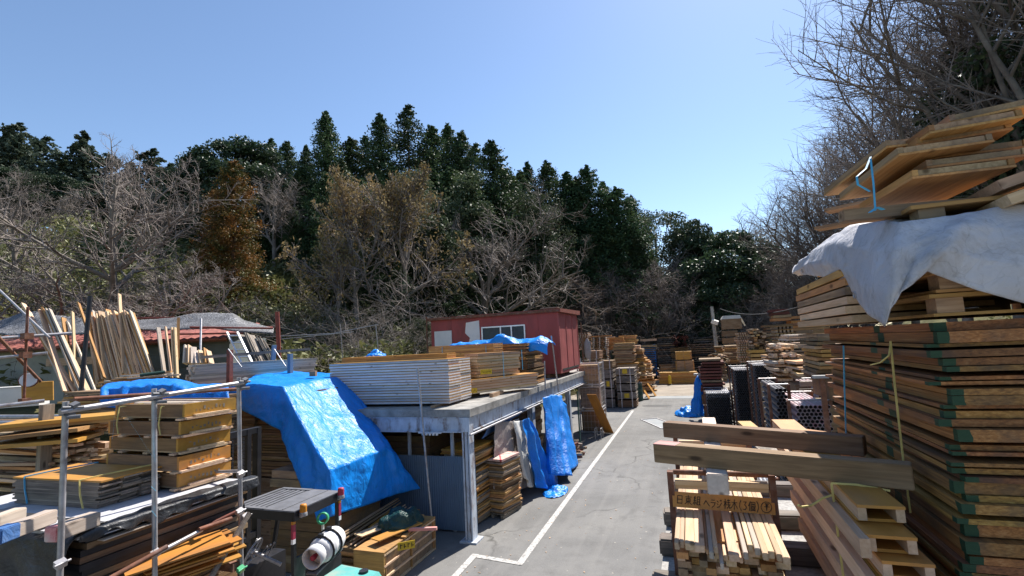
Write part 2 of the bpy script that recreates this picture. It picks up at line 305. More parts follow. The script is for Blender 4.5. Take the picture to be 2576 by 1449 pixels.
# ------------------------------------------------------------------ mesh helpers
class MB:
    def __init__(s): s.v = []; s.f = []; s.mi = []; s.sm = []
    def add(s, vs, fs, mi=0, smooth=False):
        o = len(s.v); s.v += [tuple(p) for p in vs]
        for f in fs: s.f.append([i+o for i in f]); s.mi.append(mi); s.sm.append(smooth)
        return s
    def box(s, c, d, mi=0, rot=None, taper=1):
        hx, hy, hz = d[0]/2, d[1]/2, d[2]/2
        vs = [Vector((x*(taper if z > 0 else 1), y*(taper if z > 0 else 1), z)) for z in (-hz, hz) for x, y in ((-hx, -hy), (hx, -hy), (hx, hy), (-hx, hy))]
        if rot is not None: vs = [rot @ v for v in vs]
        vs = [v+Vector(c) for v in vs]
        return s.add(vs, [(3, 2, 1, 0), (4, 5, 6, 7), (0, 1, 5, 4), (1, 2, 6, 5), (2, 3, 7, 6), (3, 0, 4, 7)], mi)
    def bar(s, p, q, wy, wz, mi=0, upv=Vector((0, 0, 1))):
        p, q = Vector(p), Vector(q); d = q-p; x = d.normalized()
        y = upv.cross(x)
        if y.length < 1e-4: y = Vector((1, 0, 0)).cross(x)
        y.normalize(); z = x.cross(y)
        return s.box((p+q)/2, (d.length, wy, wz), mi, Matrix((x, y, z)).transposed())
    def tube(s, p, q, r, n=8, mi=0, r2=None, caps=True):
        p, q = Vector(p), Vector(q); r2 = r if r2 is None else r2; d = (q-p)
        a = d.orthogonal().normalized(); b = d.normalized().cross(a); vs = []
        for k, rr in ((p, r), (q, r2)):
            for i in range(n):
                t = 2*math.pi*i/n; vs.append(k+a*(rr*math.cos(t))+b*(rr*math.sin(t)))
        s.add(vs, [(i, (i+1) % n, n+(i+1) % n, n+i) for i in range(n)], mi, n > 5)
        if caps: s.add(vs, [tuple(range(n-1, -1, -1)), tuple(range(n, 2*n))], mi)
        return s
    def path(s, pts, r, n=6, mi=0, closed=False):
        pts = [Vector(p) for p in pts]; L = len(pts)
        for i in range(L if closed else L-1): s.tube(pts[i], pts[(i+1) % L], r, n, mi)
        return s
    def pipe(s, p, q, r, n=10, wall=.12, mi=0, mh=1):
        """open pipe with dark bore at both ends"""
        p, q = Vector(p), Vector(q); s.tube(p, q, r, n, mi, None, False)
        d = (q-p).normalized()
        for e, sg in ((p, -1), (q, 1)):
            a = d.orthogonal().normalized(); b = d.cross(a); o = []; i_ = []; k_ = []
            for i in range(n):
                t = 2*math.pi*i/n; c = a*math.cos(t)+b*math.sin(t)
                o.append(e+c*r); i_.append(e+c*r*(1-wall)); k_.append(e+c*r*(1-wall)-d*sg*r*1.5)
            vs = o+i_+k_
            s.add(vs, [(i, (i+1) % n, n+(i+1) % n, n+i) for i in range(n)], mi)
            s.add(vs, [(n+i, n+(i+1) % n, 2*n+(i+1) % n, 2*n+i) for i in range(n)]+[tuple(range(2*n, 3*n))], mh)
        return s
    def lathe(s, prof, n=16, mi=0, mat=None):
        vs = [Vector((r*math.cos(2*math.pi*i/n), r*math.sin(2*math.pi*i/n), z)) for r, z in prof for i in range(n)]
        if mat is not None: vs = [mat @ v for v in vs]
        k = len(prof)
        s.add(vs, [(j*n+i, j*n+(i+1) % n, (j+1)*n+(i+1) % n, (j+1)*n+i) for j in range(k-1) for i in range(n)], mi, True)
        s.add(vs, [tuple(range(n-1, -1, -1)), tuple(range((k-1)*n, k*n))], mi)
        return s
    def mesh(s, name, mats):
        me = bpy.data.meshes.new(name); me.from_pydata(s.v, [], s.f)
        for mt in (mats if isinstance(mats, (list, tuple)) else [mats]): me.materials.append(M[mt] if isinstance(mt, str) else mt)
        me.polygons.foreach_set('material_index', s.mi); me.polygons.foreach_set('use_smooth', s.sm); me.update(); return me
def link(name, me, parent=None, loc=(0, 0, 0), rot=(0, 0, 0)):
    o = bpy.data.objects.new(name, me); C.objects.link(o); o.location = loc
    o.rotation_euler = rot if not isinstance(rot, (int, float)) else (0, 0, rot)
    if parent: o.parent = parent
    return o
def tag(o, label, cat, group=None, kind=None):
    o['label'] = label; o['category'] = cat
    if group: o['group'] = group
    if kind: o['kind'] = kind
    return o
def struct(o, label, cat='ground', kind='structure'): return tag(o, label, cat, None, kind)
def thing(name, label, cat, loc=(0, 0, 0), rot=0, group=None):
    o = link(name, None, None, loc, rot); o.empty_display_size = .1; return tag(o, label, cat, group)
def part(name, mb, mats, parent, loc=(0, 0, 0), rot=(0, 0, 0)): return link(name, mb.mesh(name, mats), parent, loc, rot)
def recenter(mb):
    """move a builder's verts to their base centre, return that point"""
    a = np.array(mb.v); c = Vector(((a[:, 0].min()+a[:, 0].max())/2, (a[:, 1].min()+a[:, 1].max())/2, a[:, 2].min()))
    mb.v = [tuple(Vector(p)-c) for p in mb.v]; return c
def single(name, mb, mats, label, cat, group=None, kind=None):
    c = recenter(mb); return tag(link(name, mb.mesh(name, mats), None, c), label, cat, group, kind)
_cache = {}
def boxmesh(name, d, mat, bev=0):
    key = ('b', tuple(round(x, 3) for x in d), mat, bev)
    if key not in _cache:
        me = MB().box((0, 0, 0), d).mesh(name, mat)
        if bev:
            b = bmesh.new(); b.from_mesh(me); bmesh.ops.bevel(b, geom=b.edges[:], offset=bev, segments=2, affect='EDGES'); b.to_mesh(me); b.free()
        _cache[key] = me
    return _cache[key]
def board(name, d, c, rot, mat, label, cat, group=None, bev=0, parent=None):
    """one board: d = (length, width, thickness), c = centre, rot = z angle or euler"""
    o = link(name, boxmesh(name, d, mat, bev), parent, c, rot)
    if not parent: tag(o, label, cat, group)
    return o
def between(name, p, q, w, t, mat, label, cat, group=None, bev=0, roll=0):
    p, q = Vector(p), Vector(q); d = q-p
    o = link(name, boxmesh(name, (d.length, w, t), mat, bev), None, (p+q)/2)
    o.rotation_mode = 'QUATERNION'; x = d.normalized(); y = Vector((0, 0, 1)).cross(x)
    y = y.normalized() if y.length > 1e-4 else Vector((0, 1, 0)); z = x.cross(y)
    qn = Matrix((x, y, z)).transposed().to_quaternion(); 
    from mathutils import Quaternion
    o.rotation_quaternion = qn @ Quaternion((1, 0, 0), roll)
    return tag(o, label, cat, group)
def framedmesh(L, W, t, mats=('orange', 'fresh'), ply=.012, cross=3, bw=.05, up=1):
    """formwork panel: a plywood face on a batten frame (one mesh, two materials)"""
    key = ('f', round(L, 3), round(W, 3), round(t, 3), mats, cross, up)
    if key not in _cache:
        mb = MB(); s = up; h = t-ply
        mb.box((0, 0, s*(t/2-ply/2)), (L, W, ply), 0)
        z = -s*ply/2
        for y in (-1, 1): mb.box((0, y*(W/2-bw/2-.001), z), (L-.004, bw, h), 1)
        for k in range(cross): mb.box((-L/2+bw/2+.003+(L-bw-.006)*k/(cross-1), 0, z), (bw, W-2*bw-.004, h-.002), 1)
        _cache[key] = mb.mesh('formwork_panel', list(mats))
    return _cache[key]
def openmesh(L, W, t, mats=('orange', 'fresh'), ply=.014, cross=5, bw=.07):
    key = ('o', round(L, 3), round(W, 3), round(t, 3), mats, cross)
    if key not in _cache:
        mb = MB(); mb.box((0, 0, t/2-ply/2), (L, W, ply), 0); h = t-ply; mb.box((0, 0, -t/2+h*.15), (L-.03, .08, h*.3), 1)
        for k in range(cross):
            x = -L/2+bw/2+.003+(L-bw-.006)*k/(cross-1); mb.box((x, -W*.27, -ply/2), (bw, W*.45, h), 1); mb.box((x, W*.27, -ply/2), (bw, W*.45, h-.002), 1)
        _cache[key] = mb.mesh('formwork_panel', list(mats))
    return _cache[key]
def stack(name, label, cat, group, c, rot, z0, n, d, mats, gap=.002, jit=.012, jrot=.6, mesh=None, pick=None):
    """a pile of n boards or panels, each one an object"""
    z = z0; out = []
    for k in range(n):
        me = mesh if mesh is not None else boxmesh(name, d, mats if isinstance(mats, str) else random.choice(mats))
        o = link(name, me, None, (c[0]+random.gauss(0, jit), c[1]+random.gauss(0, jit), z+d[2]/2), rot+R(random.gauss(0, jrot)))
        tag(o, label, cat, group); z += d[2]+gap; out.append(o)
    return z
def cr(p0, p1, p2, p3, t):
    return .5*((2*p1)+(-p0+p2)*t+(2*p0-5*p1+4*p2-p3)*t*t+(-p0+3*p1-3*p2+p3)*t**3)
def sheet(name, grid, mat, su=8, sv=8, amp=.02, freq=2.5, thick=.004, seed=0, linear=False, folds=None, amp2=.0):
    """cloth: a grid of control points, smoothly interpolated, wrinkled along its normals, given thickness"""
    G = [[Vector(p) for p in row] for row in grid]; nr, nc = len(G), len(G[0])
    def interp(row, su_):
        out = []
        for i in range(len(row)-1):
            p0, p1, p2, p3 = row[max(i-1, 0)], row[i], row[i+1], row[min(i+2, len(row)-1)]
            for k in range(su_):
                t = k/su_; out.append(p1.lerp(p2, t) if linear else cr(p0, p1, p2, p3, t))
        return out+[row[-1].copy()]
    rows = [interp(r, sv) for r in G]
    cols = [interp([rows[i][j] for i in range(nr)], su) for j in range(len(rows[0]))]
    nu, nv = len(cols[0]), len(cols); P = [[cols[j][i] for j in range(nv)] for i in range(nu)]
    Q = []
    for i in range(nu):
        for j in range(nv):
            a = P[min(i+1, nu-1)][j]-P[max(i-1, 0)][j]; b = P[i][min(j+1, nv-1)]-P[i][max(j-1, 0)]
            n = a.cross(b); n = n.normalized() if n.length > 1e-9 else Vector((0, 0, 1)); p = P[i][j]
            h = mnoise.fractal(p*freq+Vector((seed, 0, 0)), 1., 2., 4)*amp + amp2*abs(mnoise.noise(p*freq*2.3+Vector((0, seed, 0))))
            if folds: h += folds(i/(nu-1), j/(nv-1))
            Q.append(p+n*h)
    F_ = [(i*nv+j, i*nv+j+1, (i+1)*nv+j+1, (i+1)*nv+j) for i in range(nu-1) for j in range(nv-1)]
    mb = MB(); mb.add(Q, F_, 0, True); c = recenter(mb)
    o = link(name, mb.mesh(name, mat), None, c)
    md = o.modifiers.new('thickness', 'SOLIDIFY'); md.thickness = thick; md.offset = -1
    return o
# ------------------------------------------------------------------ terrain
FOOT = [(-40, -36), (8, -30), (16, -26), (22, -19), (28, -14.5), (40, -10), (50, -7), (56, -1), (64, 7), (80, 14), (160, 46)]
RIGHT = [(-40, 7), (10, 9), (30, 13.5), (60, 21), (80, 27), (160, 60)]
def plin(T, y):
    for (a, b), (c, d) in zip(T, T[1:]):
        if y <= c: return b+(d-b)*max(0, (y-a))/(c-a)
    return T[-1][1]
def sstep(a, b, x):
    t = min(1, max(0, (x-a)/(b-a))); return t*t*(3-2*t)
def ground(x, y):
    dl = plin(FOOT, y)-x; dr = x-plin(RIGHT, y); h = 0
    if x < -9.5: h = 2.6*sstep(-10.1, -10.9, x)*(1-sstep(30, 38, y))
    if dl > 0: h = max(h, 0)+21*(1-math.exp(-dl*.026))
    if dr > 0: h += 17*(1-math.exp(-dr*.035))
    b = max(min(dl, 8), min(dr, 8), 0)/8
    return h+b*(mnoise.noise(Vector((x*.13, y*.13, 0)))*1.2+mnoise.noise(Vector((x*.5, y*.5, 3)))*.3)
mb = MB(); xs = [-150+3*i for i in range(17)]+[-99+1.2*i for i in range(142)]+[72+5*i for i in range(17)]; ys = [-30+2*i for i in range(15)]+[0+1.5*i for i in range(80)]+[121+5*i for i in range(20)]
mb.add([(x, y, ground(x, y)-.012) for y in ys for x in xs], [(j*len(xs)+i, j*len(xs)+i+1, (j+1)*len(xs)+i+1, (j+1)*len(xs)+i) for j in range(len(ys)-1) for i in range(len(xs)-1)], 0, True)
struct(link('terrain', mb.mesh('terrain', 'earth')), 'wooded hillside rising around the yard', 'hill')
mb = MB(); mb.add([(-600, -600, -.3), (600, -600, -.3), (600, 900, -.3), (-600, 900, -.3)], [(0, 1, 2, 3)])
struct(link('ground', mb.mesh('ground', 'earth')), 'open ground reaching the horizon', 'ground')
def flat(name, pts, z, mat, label, cat):
    mb = MB(); n = len(pts); mb.add([(x, y, z) for x, y in pts], [tuple(range(n))]); return struct(link(name, mb.mesh(name, mat)), label, cat)
flat('yard_asphalt', [(-9.4, -12), (8.6, -12), (11.5, 20), (14, 34.5), (-9.2, 34.5)], .004, 'asphalt', 'grey asphalt of the timber yard lane', 'road')
flat('yard_concrete', [(-9.2, 34.5), (14, 34.5), (14.5, 49.5), (-6.5, 49.5)], .006, 'yardconc', 'tan concrete at the far end of the yard', 'pavement')
mb = MB(); wl = .13
for (a, b) in [((-3.29, 9.05), (-3.33, 29.)), ((-4.26, 9.18), (-3.29, 9.05)), ((-4.2, 6.4), (-4.26, 9.18))]:
    a, b = Vector((*a, 0)), Vector((*b, 0)); d = (b-a).normalized(); n = Vector((-d.y, d.x, 0))*wl/2; e = d*wl/2
    mb.add([a-e-n, b+e-n, b+e+n, a-e+n], [(0, 1, 2, 3)])
for i, p in enumerate(mb.v): mb.v[i] = (p[0], p[1], .009+.003*(i//4))
struct(link('road_line', mb.mesh('road_line', 'line')), 'worn white line painted along the lane', 'road marking')
rs_ = np.random.RandomState(2); Pd = []
for k in range(420):
    y = rs_.uniform(6, 40); x = rs_.choice([rs_.normal(-3.6, .35), rs_.uniform(-4.2, .3), rs_.normal(-.3, .4)]); Pd.append((x, y, .012))
Pd = np.array(Pd); th_ = rs_.uniform(0, 6.28, len(Pd)); ln = rs_.uniform(.012, .06, len(Pd)); wd_ = rs_.uniform(.006, .02, len(Pd)); mb = MB()
for p_, a_, l_, w_ in zip(Pd, th_, ln, wd_): mb.box(p_, (l_, w_, .006), 0, Euler((0, 0, a_)).to_matrix())
tag(link('wood_chips', mb.mesh('wood_chips', 'fresh')), 'small pale wood chips scattered over the asphalt lane', 'wood chips', None, 'stuff')
def disc(name, c, rx, ry, z, mat, label, cat):
    n = 40; flat(name, [(c[0]+rx*math.cos(2*math.pi*i/n)*(1+.08*math.sin(5*i)), c[1]+ry*math.sin(2*math.pi*i/n)) for i in range(n)], z, mat, label, cat)
p = at(1653, 1021, z=0); disc('road_patch', p, .85, .5, .008, 'black', 'dark oval patch in the asphalt', 'road'); p = at(1780, 1017, z=0)
p = at(1730, 1019, z=0); disc('road_patch', p, .4, .3, .008, 'black', 'smaller dark patch in the asphalt', 'road')
mb = MB().box((0, 0, .012), (4.6, 1.5, .016)); p = at(1690, 1000, z=0)
tag(link('steel_plate', mb.mesh('steel_plate', 'steelplate'), None, (p.x, p.y, 0), R(-3)), 'grey steel plate laid flat across the lane', 'steel plate')
mb = MB(); q = [at(1612, 1055, z=.02), at(1652, 1052, z=.02), at(1706, 1072, z=.02), at(1664, 1078, z=.02)]
for s in range(4): mb.bar(q[s], q[(s+1) % 4], .05, .03)
t = thing('wire_lattice', 'flat rectangular wire lattice lying on the asphalt', 'lattice', ((q[0]+q[2])/2)-Vector((0, 0, .02)))
mb.v = [tuple(Vector(v)-t.location) for v in mb.v]; part('frame', mb, 'galv', t)
mb = MB(); mb.add([v-t.location-Vector((0, 0, .012)) for v in q], [(0, 1, 2, 3)]); part('mesh_sheet', mb, 'steelplate', t)
# ------------------------------------------------------------------ trees
def npmesh(name, V, Q, mats, mi=None, smooth=False):
    me = bpy.data.meshes.new(name); V = np.asarray(V, np.float32); Q = np.asarray(Q, np.int32); k = Q.shape[1]
    me.vertices.add(len(V)); me.vertices.foreach_set('co', V.ravel())
    me.loops.add(Q.size); me.loops.foreach_set('vertex_index', Q.ravel())
    me.polygons.add(len(Q)); me.polygons.foreach_set('loop_start', np.arange(0, Q.size, k, dtype=np.int32)); me.polygons.foreach_set('loop_total', np.full(len(Q), k, np.int32))
    for mt in mats: me.materials.append(M[mt])
    if smooth: me.polygons.foreach_set('use_smooth', np.ones(len(Q), bool))
    me.update(calc_edges=True); return me
def leaves(P, size, rs, flat_=.0, aspect=.55):
    """one leaf-like quad at every point"""
    n = len(P); a = rs.normal(size=(n, 3)); a[:, 2] *= 1-flat_; a /= np.linalg.norm(a, axis=1)[:, None]
    b = rs.normal(size=(n, 3)); b[:, 2] *= 1-flat_; b -= a*(a*b).sum(1)[:, None]; b /= np.linalg.norm(b, axis=1)[:, None]
    s = (size*rs.uniform(.6, 1.4, n))[:, None]; a = a*s; b = b*s*aspect
    V = np.stack([P-a*.5, P+b*.5, P+a*.5, P-b*.5], 1).reshape(-1, 3); Q = np.arange(4*n).reshape(-1, 4); return V, Q
class Wood:
    def __init__(s): s.V = []; s.Q = []; s.n = 0
    def tube(s, pts, r, k):
        pts = np.array(pts); m_ = len(pts); T = np.gradient(pts, axis=0); T /= np.linalg.norm(T, axis=1)[:, None]+1e-9
        a = np.cross(T, [.31, .22, .92]); a /= np.linalg.norm(a, axis=1)[:, None]+1e-9; b = np.cross(T, a)
        an = 2*np.pi*np.arange(k)/k; r = np.asarray(r)[:, None, None]
        V = pts[:, None]+r*(a[:, None]*np.cos(an)[None, :, None]+b[:, None]*np.sin(an)[None, :, None])
        i = np.arange(m_-1)[:, None]*k; j = np.arange(k)[None]; j2 = (j+1) % k
        Q = np.stack([i+j, i+j2, i+k+j2, i+k+j], -1).reshape(-1, 4)+s.n
        s.V.append(V.reshape(-1, 3)); s.Q.append(Q); s.n += m_*k
    def mesh(s, name, mat, smooth=True): return npmesh(name, np.concatenate(s.V), np.concatenate(s.Q), [mat], smooth=smooth)
def bare(seed, H=10, trunk=.22, nl=(7, 8, 8, 5), angs=(32, 45, 48, 45), lens=(.62, .5, .42, .45), fan=.25, tw=.006, lean=0, droop=0, low=.0, r0_=.017, wig=.12, catkins=0):
    rs = np.random.RandomState(seed); A, B = Wood(), Wood(); tips = []
    segs = (6, 6, 5, 4, 3); sides = (9, 6, 4, 3, 3)
    def grow(p, d, L, r, lv):
        n = segs[lv]; pts = [p]; q = p.copy(); dd = d.copy(); ds = [d]
        for k in range(n):
            dd = dd+rs.normal(size=3)*wig*(1 if lv else .35)
            dd[2] += (fan if lv in (1, 2) else .06)*.35 - (droop*.3 if lv >= 2 else 0)
            dd /= np.linalg.norm(dd); q = q+dd*L/n; pts.append(q); ds.append(dd)
        e = .45 if lv == 0 else .25
        rr = np.linspace(1, e, n+1)*r; rr = np.maximum(rr, tw*H/10*(.7 if lv == 4 else 1))
        (A if lv < 3 else B).tube(pts, rr, sides[lv])
        if lv >= 3: tips.extend(pts[1:])
        if lv == 4: return
        m_ = nl[lv]; m_ = max(2, int(m_*rs.uniform(.75, 1.3)))
        for k in range(m_):
            t = (.45+.55*(k+.6)/m_) if lv == 0 else (.15+low*0+.85*(k+.5)/m_)
            if lv == 0 and low: t = low+(1-low)*(k+.6)/m_
            i = min(n-1, int(t*n)); f = t*n-i; P = pts[i]*(1-f)+pts[i+1]*f; D = ds[i+1]
            ax = rs.normal(size=3) if lv else np.array([math.cos(2.4*k+seed), math.sin(2.4*k+seed), 0.])
            s_ = ax-D*(ax@D); s_ /= np.linalg.norm(s_)+1e-9; an = R(angs[lv]*rs.uniform(.7, 1.35))
            if lv == 0: an *= 1.5-.8*t
            nd_ = D*math.cos(an)+s_*math.sin(an); 
            if lv == 0: nd_ = np.array([0, 0, 1.])*math.cos(an)+s_*math.sin(an)
            grow(P, nd_, L*lens[lv]*(1.25-.55*t)*rs.uniform(.75, 1.25)*(1/ (trunk+.28) *.62 if lv == 0 else 1), max(r*(.62 if lv == 0 else .5)*(1.1-.4*t), tw*H/10), lv+1)
    grow(np.zeros(3), np.array([lean, 0, 1.])/math.hypot(lean, 1), H*(trunk+.28), H*r0_, 0)
    tk = A.mesh('trunk', 'bark'); B_ = B
    tips = np.array(tips); h = max(tips[:, 2].max(), 1)
    ct = B.mesh('crown', 'twig', False); out = [('trunk', tk), ('crown', ct)]
    if catkins:
        P = tips[rs.randint(0, len(tips), catkins)]+rs.normal(size=(catkins, 3))*.1; V, Q = leaves(P, .2*H/10, rs, 0, .45)
        out.append(('catkins', npmesh('catkins', V, Q, ['catkin'])))
    return out, h, np.abs(tips[:, :2]).max()
def conifer(seed, mat='cedar', H=18, Rm=4.4, n=560, power=.64, droop=.16, leaf=.215, gap=0., crown0=.1, bend=.35):
    rs = np.random.RandomState(seed); W = Wood(); zs = np.linspace(0, H*.985, 14); off = np.cumsum(rs.normal(size=(14, 2))*.05, 0)*0
    W.tube(np.stack([off[:, 0], off[:, 1], zs], 1), np.linspace(H*.016, .02, 14), 7); P = []
    for k in range(n):
        t = crown0+(1-crown0)*((k+rs.rand())/n); 
        if rs.rand() < gap: continue
        az = rs.uniform(0, 2*np.pi); Rr = (Rm*(1-t)**power*(.6+.6*rs.rand())+.06)*(1+.25*math.sin(az*2+seed+t*7))
        s = np.linspace(.12, 1, max(4, int(Rr*3.2))); zz = H*t+bend*Rr*.35*(s-.3)**2*1.3-droop*Rr*s+rs.normal()*.1
        pt = np.stack([np.cos(az)*s*Rr, np.sin(az)*s*Rr, zz], 1)
        if k % 3 == 0: W.tube(pt, np.linspace(.05, .012, len(pt)), 3)
        for q in pt:
            m_ = 12 if q[0]**2+q[1]**2 > (Rr*.45)**2 else 5
            P.append(q+rs.normal(size=(m_, 3))*np.array([.24, .24, .2])*min(1, .25+4*(1-t)))
    P = np.concatenate(P+[np.array([[0, 0, H*(1.01-.006*i)] for i in range(12)])+rs.normal(size=(12, 3))*.05]); V, Q = leaves(P, leaf, rs, .25, .6)
    return [('trunk', W.mesh('trunk', 'cedarbark')), ('crown', npmesh('crown', V, Q, [mat]))], H, Rm
def broadleaf(seed, mat='evergreen', H=12, Rm=4.5, blobs=46, per=240, leaf=.26, z0=.25):
    rs = np.random.RandomState(seed); W = Wood(); P = []
    W.tube(np.array([[0, 0, 0], [.1, .05, H*.25], [0, .1, H*.5], [.1, 0, H*.8]]), np.array([.2, .16, .11, .04])*H/12, 7)
    for k in range(blobs):
        u = rs.uniform(z0, 1); rad = Rm*math.sqrt(max(.05, 1-((u-.52)/.56)**2)); az = rs.uniform(0, 2*np.pi); rr = rad*math.sqrt(rs.uniform(.1, 1))*.85
        c = np.array([math.cos(az)*rr, math.sin(az)*rr, H*u*.93]); b = rs.uniform(.5, 1.25)*H/12
        d = rs.normal(size=(per, 3)); d /= np.linalg.norm(d, axis=1)[:, None]; P.append(c+d*b*np.array([1.2, 1.2, .8])*rs.uniform(.55, 1.05, (per, 1)))
        if k % 2 == 0: W.tube(np.array([[0, 0, H*u*.45], c*np.array([.5, .5, .0])+np.array([0, 0, H*u*.7]), c]), np.array([.07, .05, .02])*H/12, 4)
    V, Q = leaves(np.concatenate(P), leaf, rs, 0, .55)
    return [('trunk', W.mesh('trunk', 'bark')), ('crown', npmesh('crown', V, Q, [mat]))], H, Rm
PR = {}
PR['bigbare'] = [bare(3, 10, .2, (9, 9, 9, 6), (46, 46, 50, 45), (.80, .50, .42, .42), .22, .0042, r0_=.02, low=.3),
                 bare(5, 10, .16, (10, 9, 9, 6), (52, 44, 50, 48), (.85, .5, .42, .42), .2, .0042, r0_=.018, low=.25, wig=.14)]
PR['bare'] = [bare(11, 10, .3, (9, 8, 8, 5), (34, 42, 46, 45), (.66, .48, .44, .45), .3, .0046, low=.3), bare(12, 10, .25, (8, 8, 9, 5), (40, 45, 50, 45), (.7, .5, .42, .45), .25, .0046, low=.25),
              bare(13, 10, .3, (10, 8, 8, 5), (30, 40, 45, 45), (.66, .48, .44, .5), .3, .0046, low=.3)]
PR['fine'] = [bare(s, 14, .3, (10, 9, 9, 7), (38, 40, 44, 42), (.68, .5, .46, .5), .25, .0034, low=.28, r0_=.012, wig=.1) for s in (21, 22)]
PR['bush'] = [bare(31, 5, .08, (12, 8, 7, 4), (62, 40, 46, 45), (1.2, .5, .45, .45), .1,   .0065, low=.1, r0_=.012, wig=.16), bare(32, 5, .06, (13, 8, 7, 4), (68, 42, 46, 45), (1.3, .5, .45, .45), .05,   .0065, low=.1, r0_=.012, wig=.18)]
PR['catkin'] = [bare(41, 10, .3, (9, 8, 8, 5), (34, 42, 46, 45), (.6, .48, .44, .45), .3, .007, low=.3, catkins=3600)]
PR['cedar'] = [conifer(51), conifer(52, Rm=3.9, n=560), conifer(53, Rm=4.6, power=.58), conifer(54, Rm=4.6, n=400, power=.72, gap=.2, droop=.0, bend=.6)]
PR['pine'] = [conifer(61, 'pine', 14, 2.6, 130, .55, -.05, .4, .2, .3), conifer(62, 'pine', 14, 3., 120, .5, .05, .42, .25, .35)]
PR['rust'] = [conifer(71, 'rustcedar', 17, 3.9, 420, .5, .15, .22, .05, .06)]
PR['evergreen'] = [broadleaf(81, blobs=60, per=460, leaf=.24), broadleaf(82, 'evergreen', 12, 3.8, blobs=54, per=460, leaf=.24), broadleaf(83, 'evergreen', 12, 5.2, 84, 460, .25)]
PR['ivy'] = [broadleaf(91, 'ivyleaf', 12, 3.6, 40, 340, .19), broadleaf(92, 'ivyleaf', 12, 4.4, 44, 320, .2)]
KIND = {'bigbare': ('bare_tree', 'tree'), 'bare': ('bare_tree', 'tree'), 'fine': ('bare_tree', 'tree'), 'bush': ('bare_bush', 'bush'), 'catkin': ('catkin_tree', 'tree'), 'cedar': ('cedar_tree', 'tree'), 'pine': ('pine_tree', 'tree'), 'rust': ('cedar_tree', 'tree'), 'evergreen': ('evergreen_tree', 'tree'), 'ivy': ('evergreen_tree', 'tree')}
TK = [0]
def plant(kind, P, h, label, group=None, wide=1., rot=None, which=None):
    pr = PR[kind]; parts, H, Rr = pr[(TK[0] if which is None else which) % len(pr)]; TK[0] += 1; nm, cat = KIND[kind]
    t = thing(nm, label, cat, P, random.uniform(0, 6.28) if rot is None else rot, group); s = h/H; t.scale = (s*wide, s*wide, s)
    for n, me in parts: link(n, me, t)
    return t
def tree(kind, x, ytop, d, label, group=None, wide=1., minh=2.5, **k):
    """a tree whose top is seen at (x, ytop) from a depth of d metres; it stands on the terrain there"""
    while True:
        P = at(x, ytop, d=d)
        mg = {'bush': 4, 'bigbare': 4, 'bare': 2, 'ivy': 2.5, 'cedar': 6, 'evergreen': 5}.get(kind, 1.5)
        if P.y > 50.5+mg or P.x < -10.9-(mg if P.y > 24 else 0) or P.x > plin(RIGHT, P.y)-.5: break
        d += 1.5
    g = ground(P.x, P.y); h = max(minh, P.z-g); return plant(kind, (P.x, P.y, g-.15), h, label, group, wide, **k)
SKY = 'dark cedars along the hill crest'
for x, y, d, wd, lab in [(820, 280, 50, .95, 'tallest dark cedar, sharp tipped, left of the crest'), (1025, 264, 56, 1.05, 'open branched blue green cedar at the top of the crest'), (955, 285, 52, .8, 'narrow dark cedar just left of the open branched one'),
        (1235, 355, 50, 1.05, 'round shouldered cedar standing alone right of the crest'), (1475, 418, 56, 1.1, 'broad dark cedar above the descending ridge'), (1375, 405, 54, 1.05, 'dense cedar with a rounded double top on the ridge'), (1548, 470, 58, 1.2, 'lowest bushy cedar on the descending ridge')]:
    tree('cedar', x, y, d, lab, SKY, wd, which={820: 1, 1025: 3, 955: 1, 1235: 0, 1475: 2, 1375: 2, 1548: 2}[x])
for x, y, d in [(682, 348, 60), (722, 356, 58), (770, 365, 56), (880, 345, 52), (918, 340, 57), (1085, 318, 58), (1125, 312, 62), (1160, 330, 60), (1195, 360, 58), (1325, 408, 58), (1425, 432, 58), (1585, 492, 60), (1290, 440, 54), (1272, 425, 56), (1308, 428, 58), (1450, 445, 60), (1515, 455, 60)]:
    tree('cedar', x, y, d, 'dark cedar crowded among its neighbours on the skyline', 'crowded cedars of the skyline', random.uniform(.85, 1.15))
for x, y, d in [(860, 400, 45), (760, 420, 46), (910, 450, 42), (820, 430, 41), (990, 420, 46), (1060, 430, 48), (1130, 420, 50), (1180, 440, 46), (1270, 470, 47), (1340, 500, 48), (1400, 500, 50), (1450, 520, 52), (1500, 540, 52), (1540, 570, 54), (1590, 590, 56), (520, 470, 44), (470, 470, 52), (490, 540, 42), (660, 470, 50), (700, 500, 46), (740, 520, 42), (560, 500, 46), (1640, 640, 56), (1230, 520, 42), (1010, 540, 38), (870, 540, 37), (940, 590, 36), (800, 600, 36), (1100, 560, 38), (1200, 600, 37), (1310, 590, 40), (1000, 650, 34), (880, 680, 33)]:
    tree('cedar', x, y, d, 'shaded dark cedar filling the slope below the skyline', 'shaded cedars of the middle slope', random.uniform(1.0, 1.3))
for x, y, d in [(12, 332, 60), (45, 312, 56), (112, 342, 62), (212, 338, 58), (275, 385, 60), (382, 378, 62), (425, 410, 60), (330, 410, 58), (160, 390, 56), (70, 380, 54), (-40, 330, 56)]:
    tree('pine', x, y, d, 'thin grey green pine on the left skyline', 'pines of the left skyline', random.uniform(1., 1.35))
for x, y, d in [(20, 420, 52), (90, 430, 50), (180, 440, 52), (260, 450, 50), (340, 460, 50), (410, 470, 50), (-30, 450, 48)]:
    tree('evergreen', x, y, d, 'dim evergreen in the thicket below the left pines', 'evergreens below the left pines', 1.2)
tree('cedar', 462, 402, 54, 'small pale cedar left of the big evergreen dome', None, .9, which=0)
tree('evergreen', 590, 348, 46, 'big evergreen with a wide domed crown behind the rust tinted cedar', None, 1.15, which=2)
tree('evergreen', 530, 380, 48, 'evergreen with a lower shoulder left of the domed crown', None, 1.0, which=0)
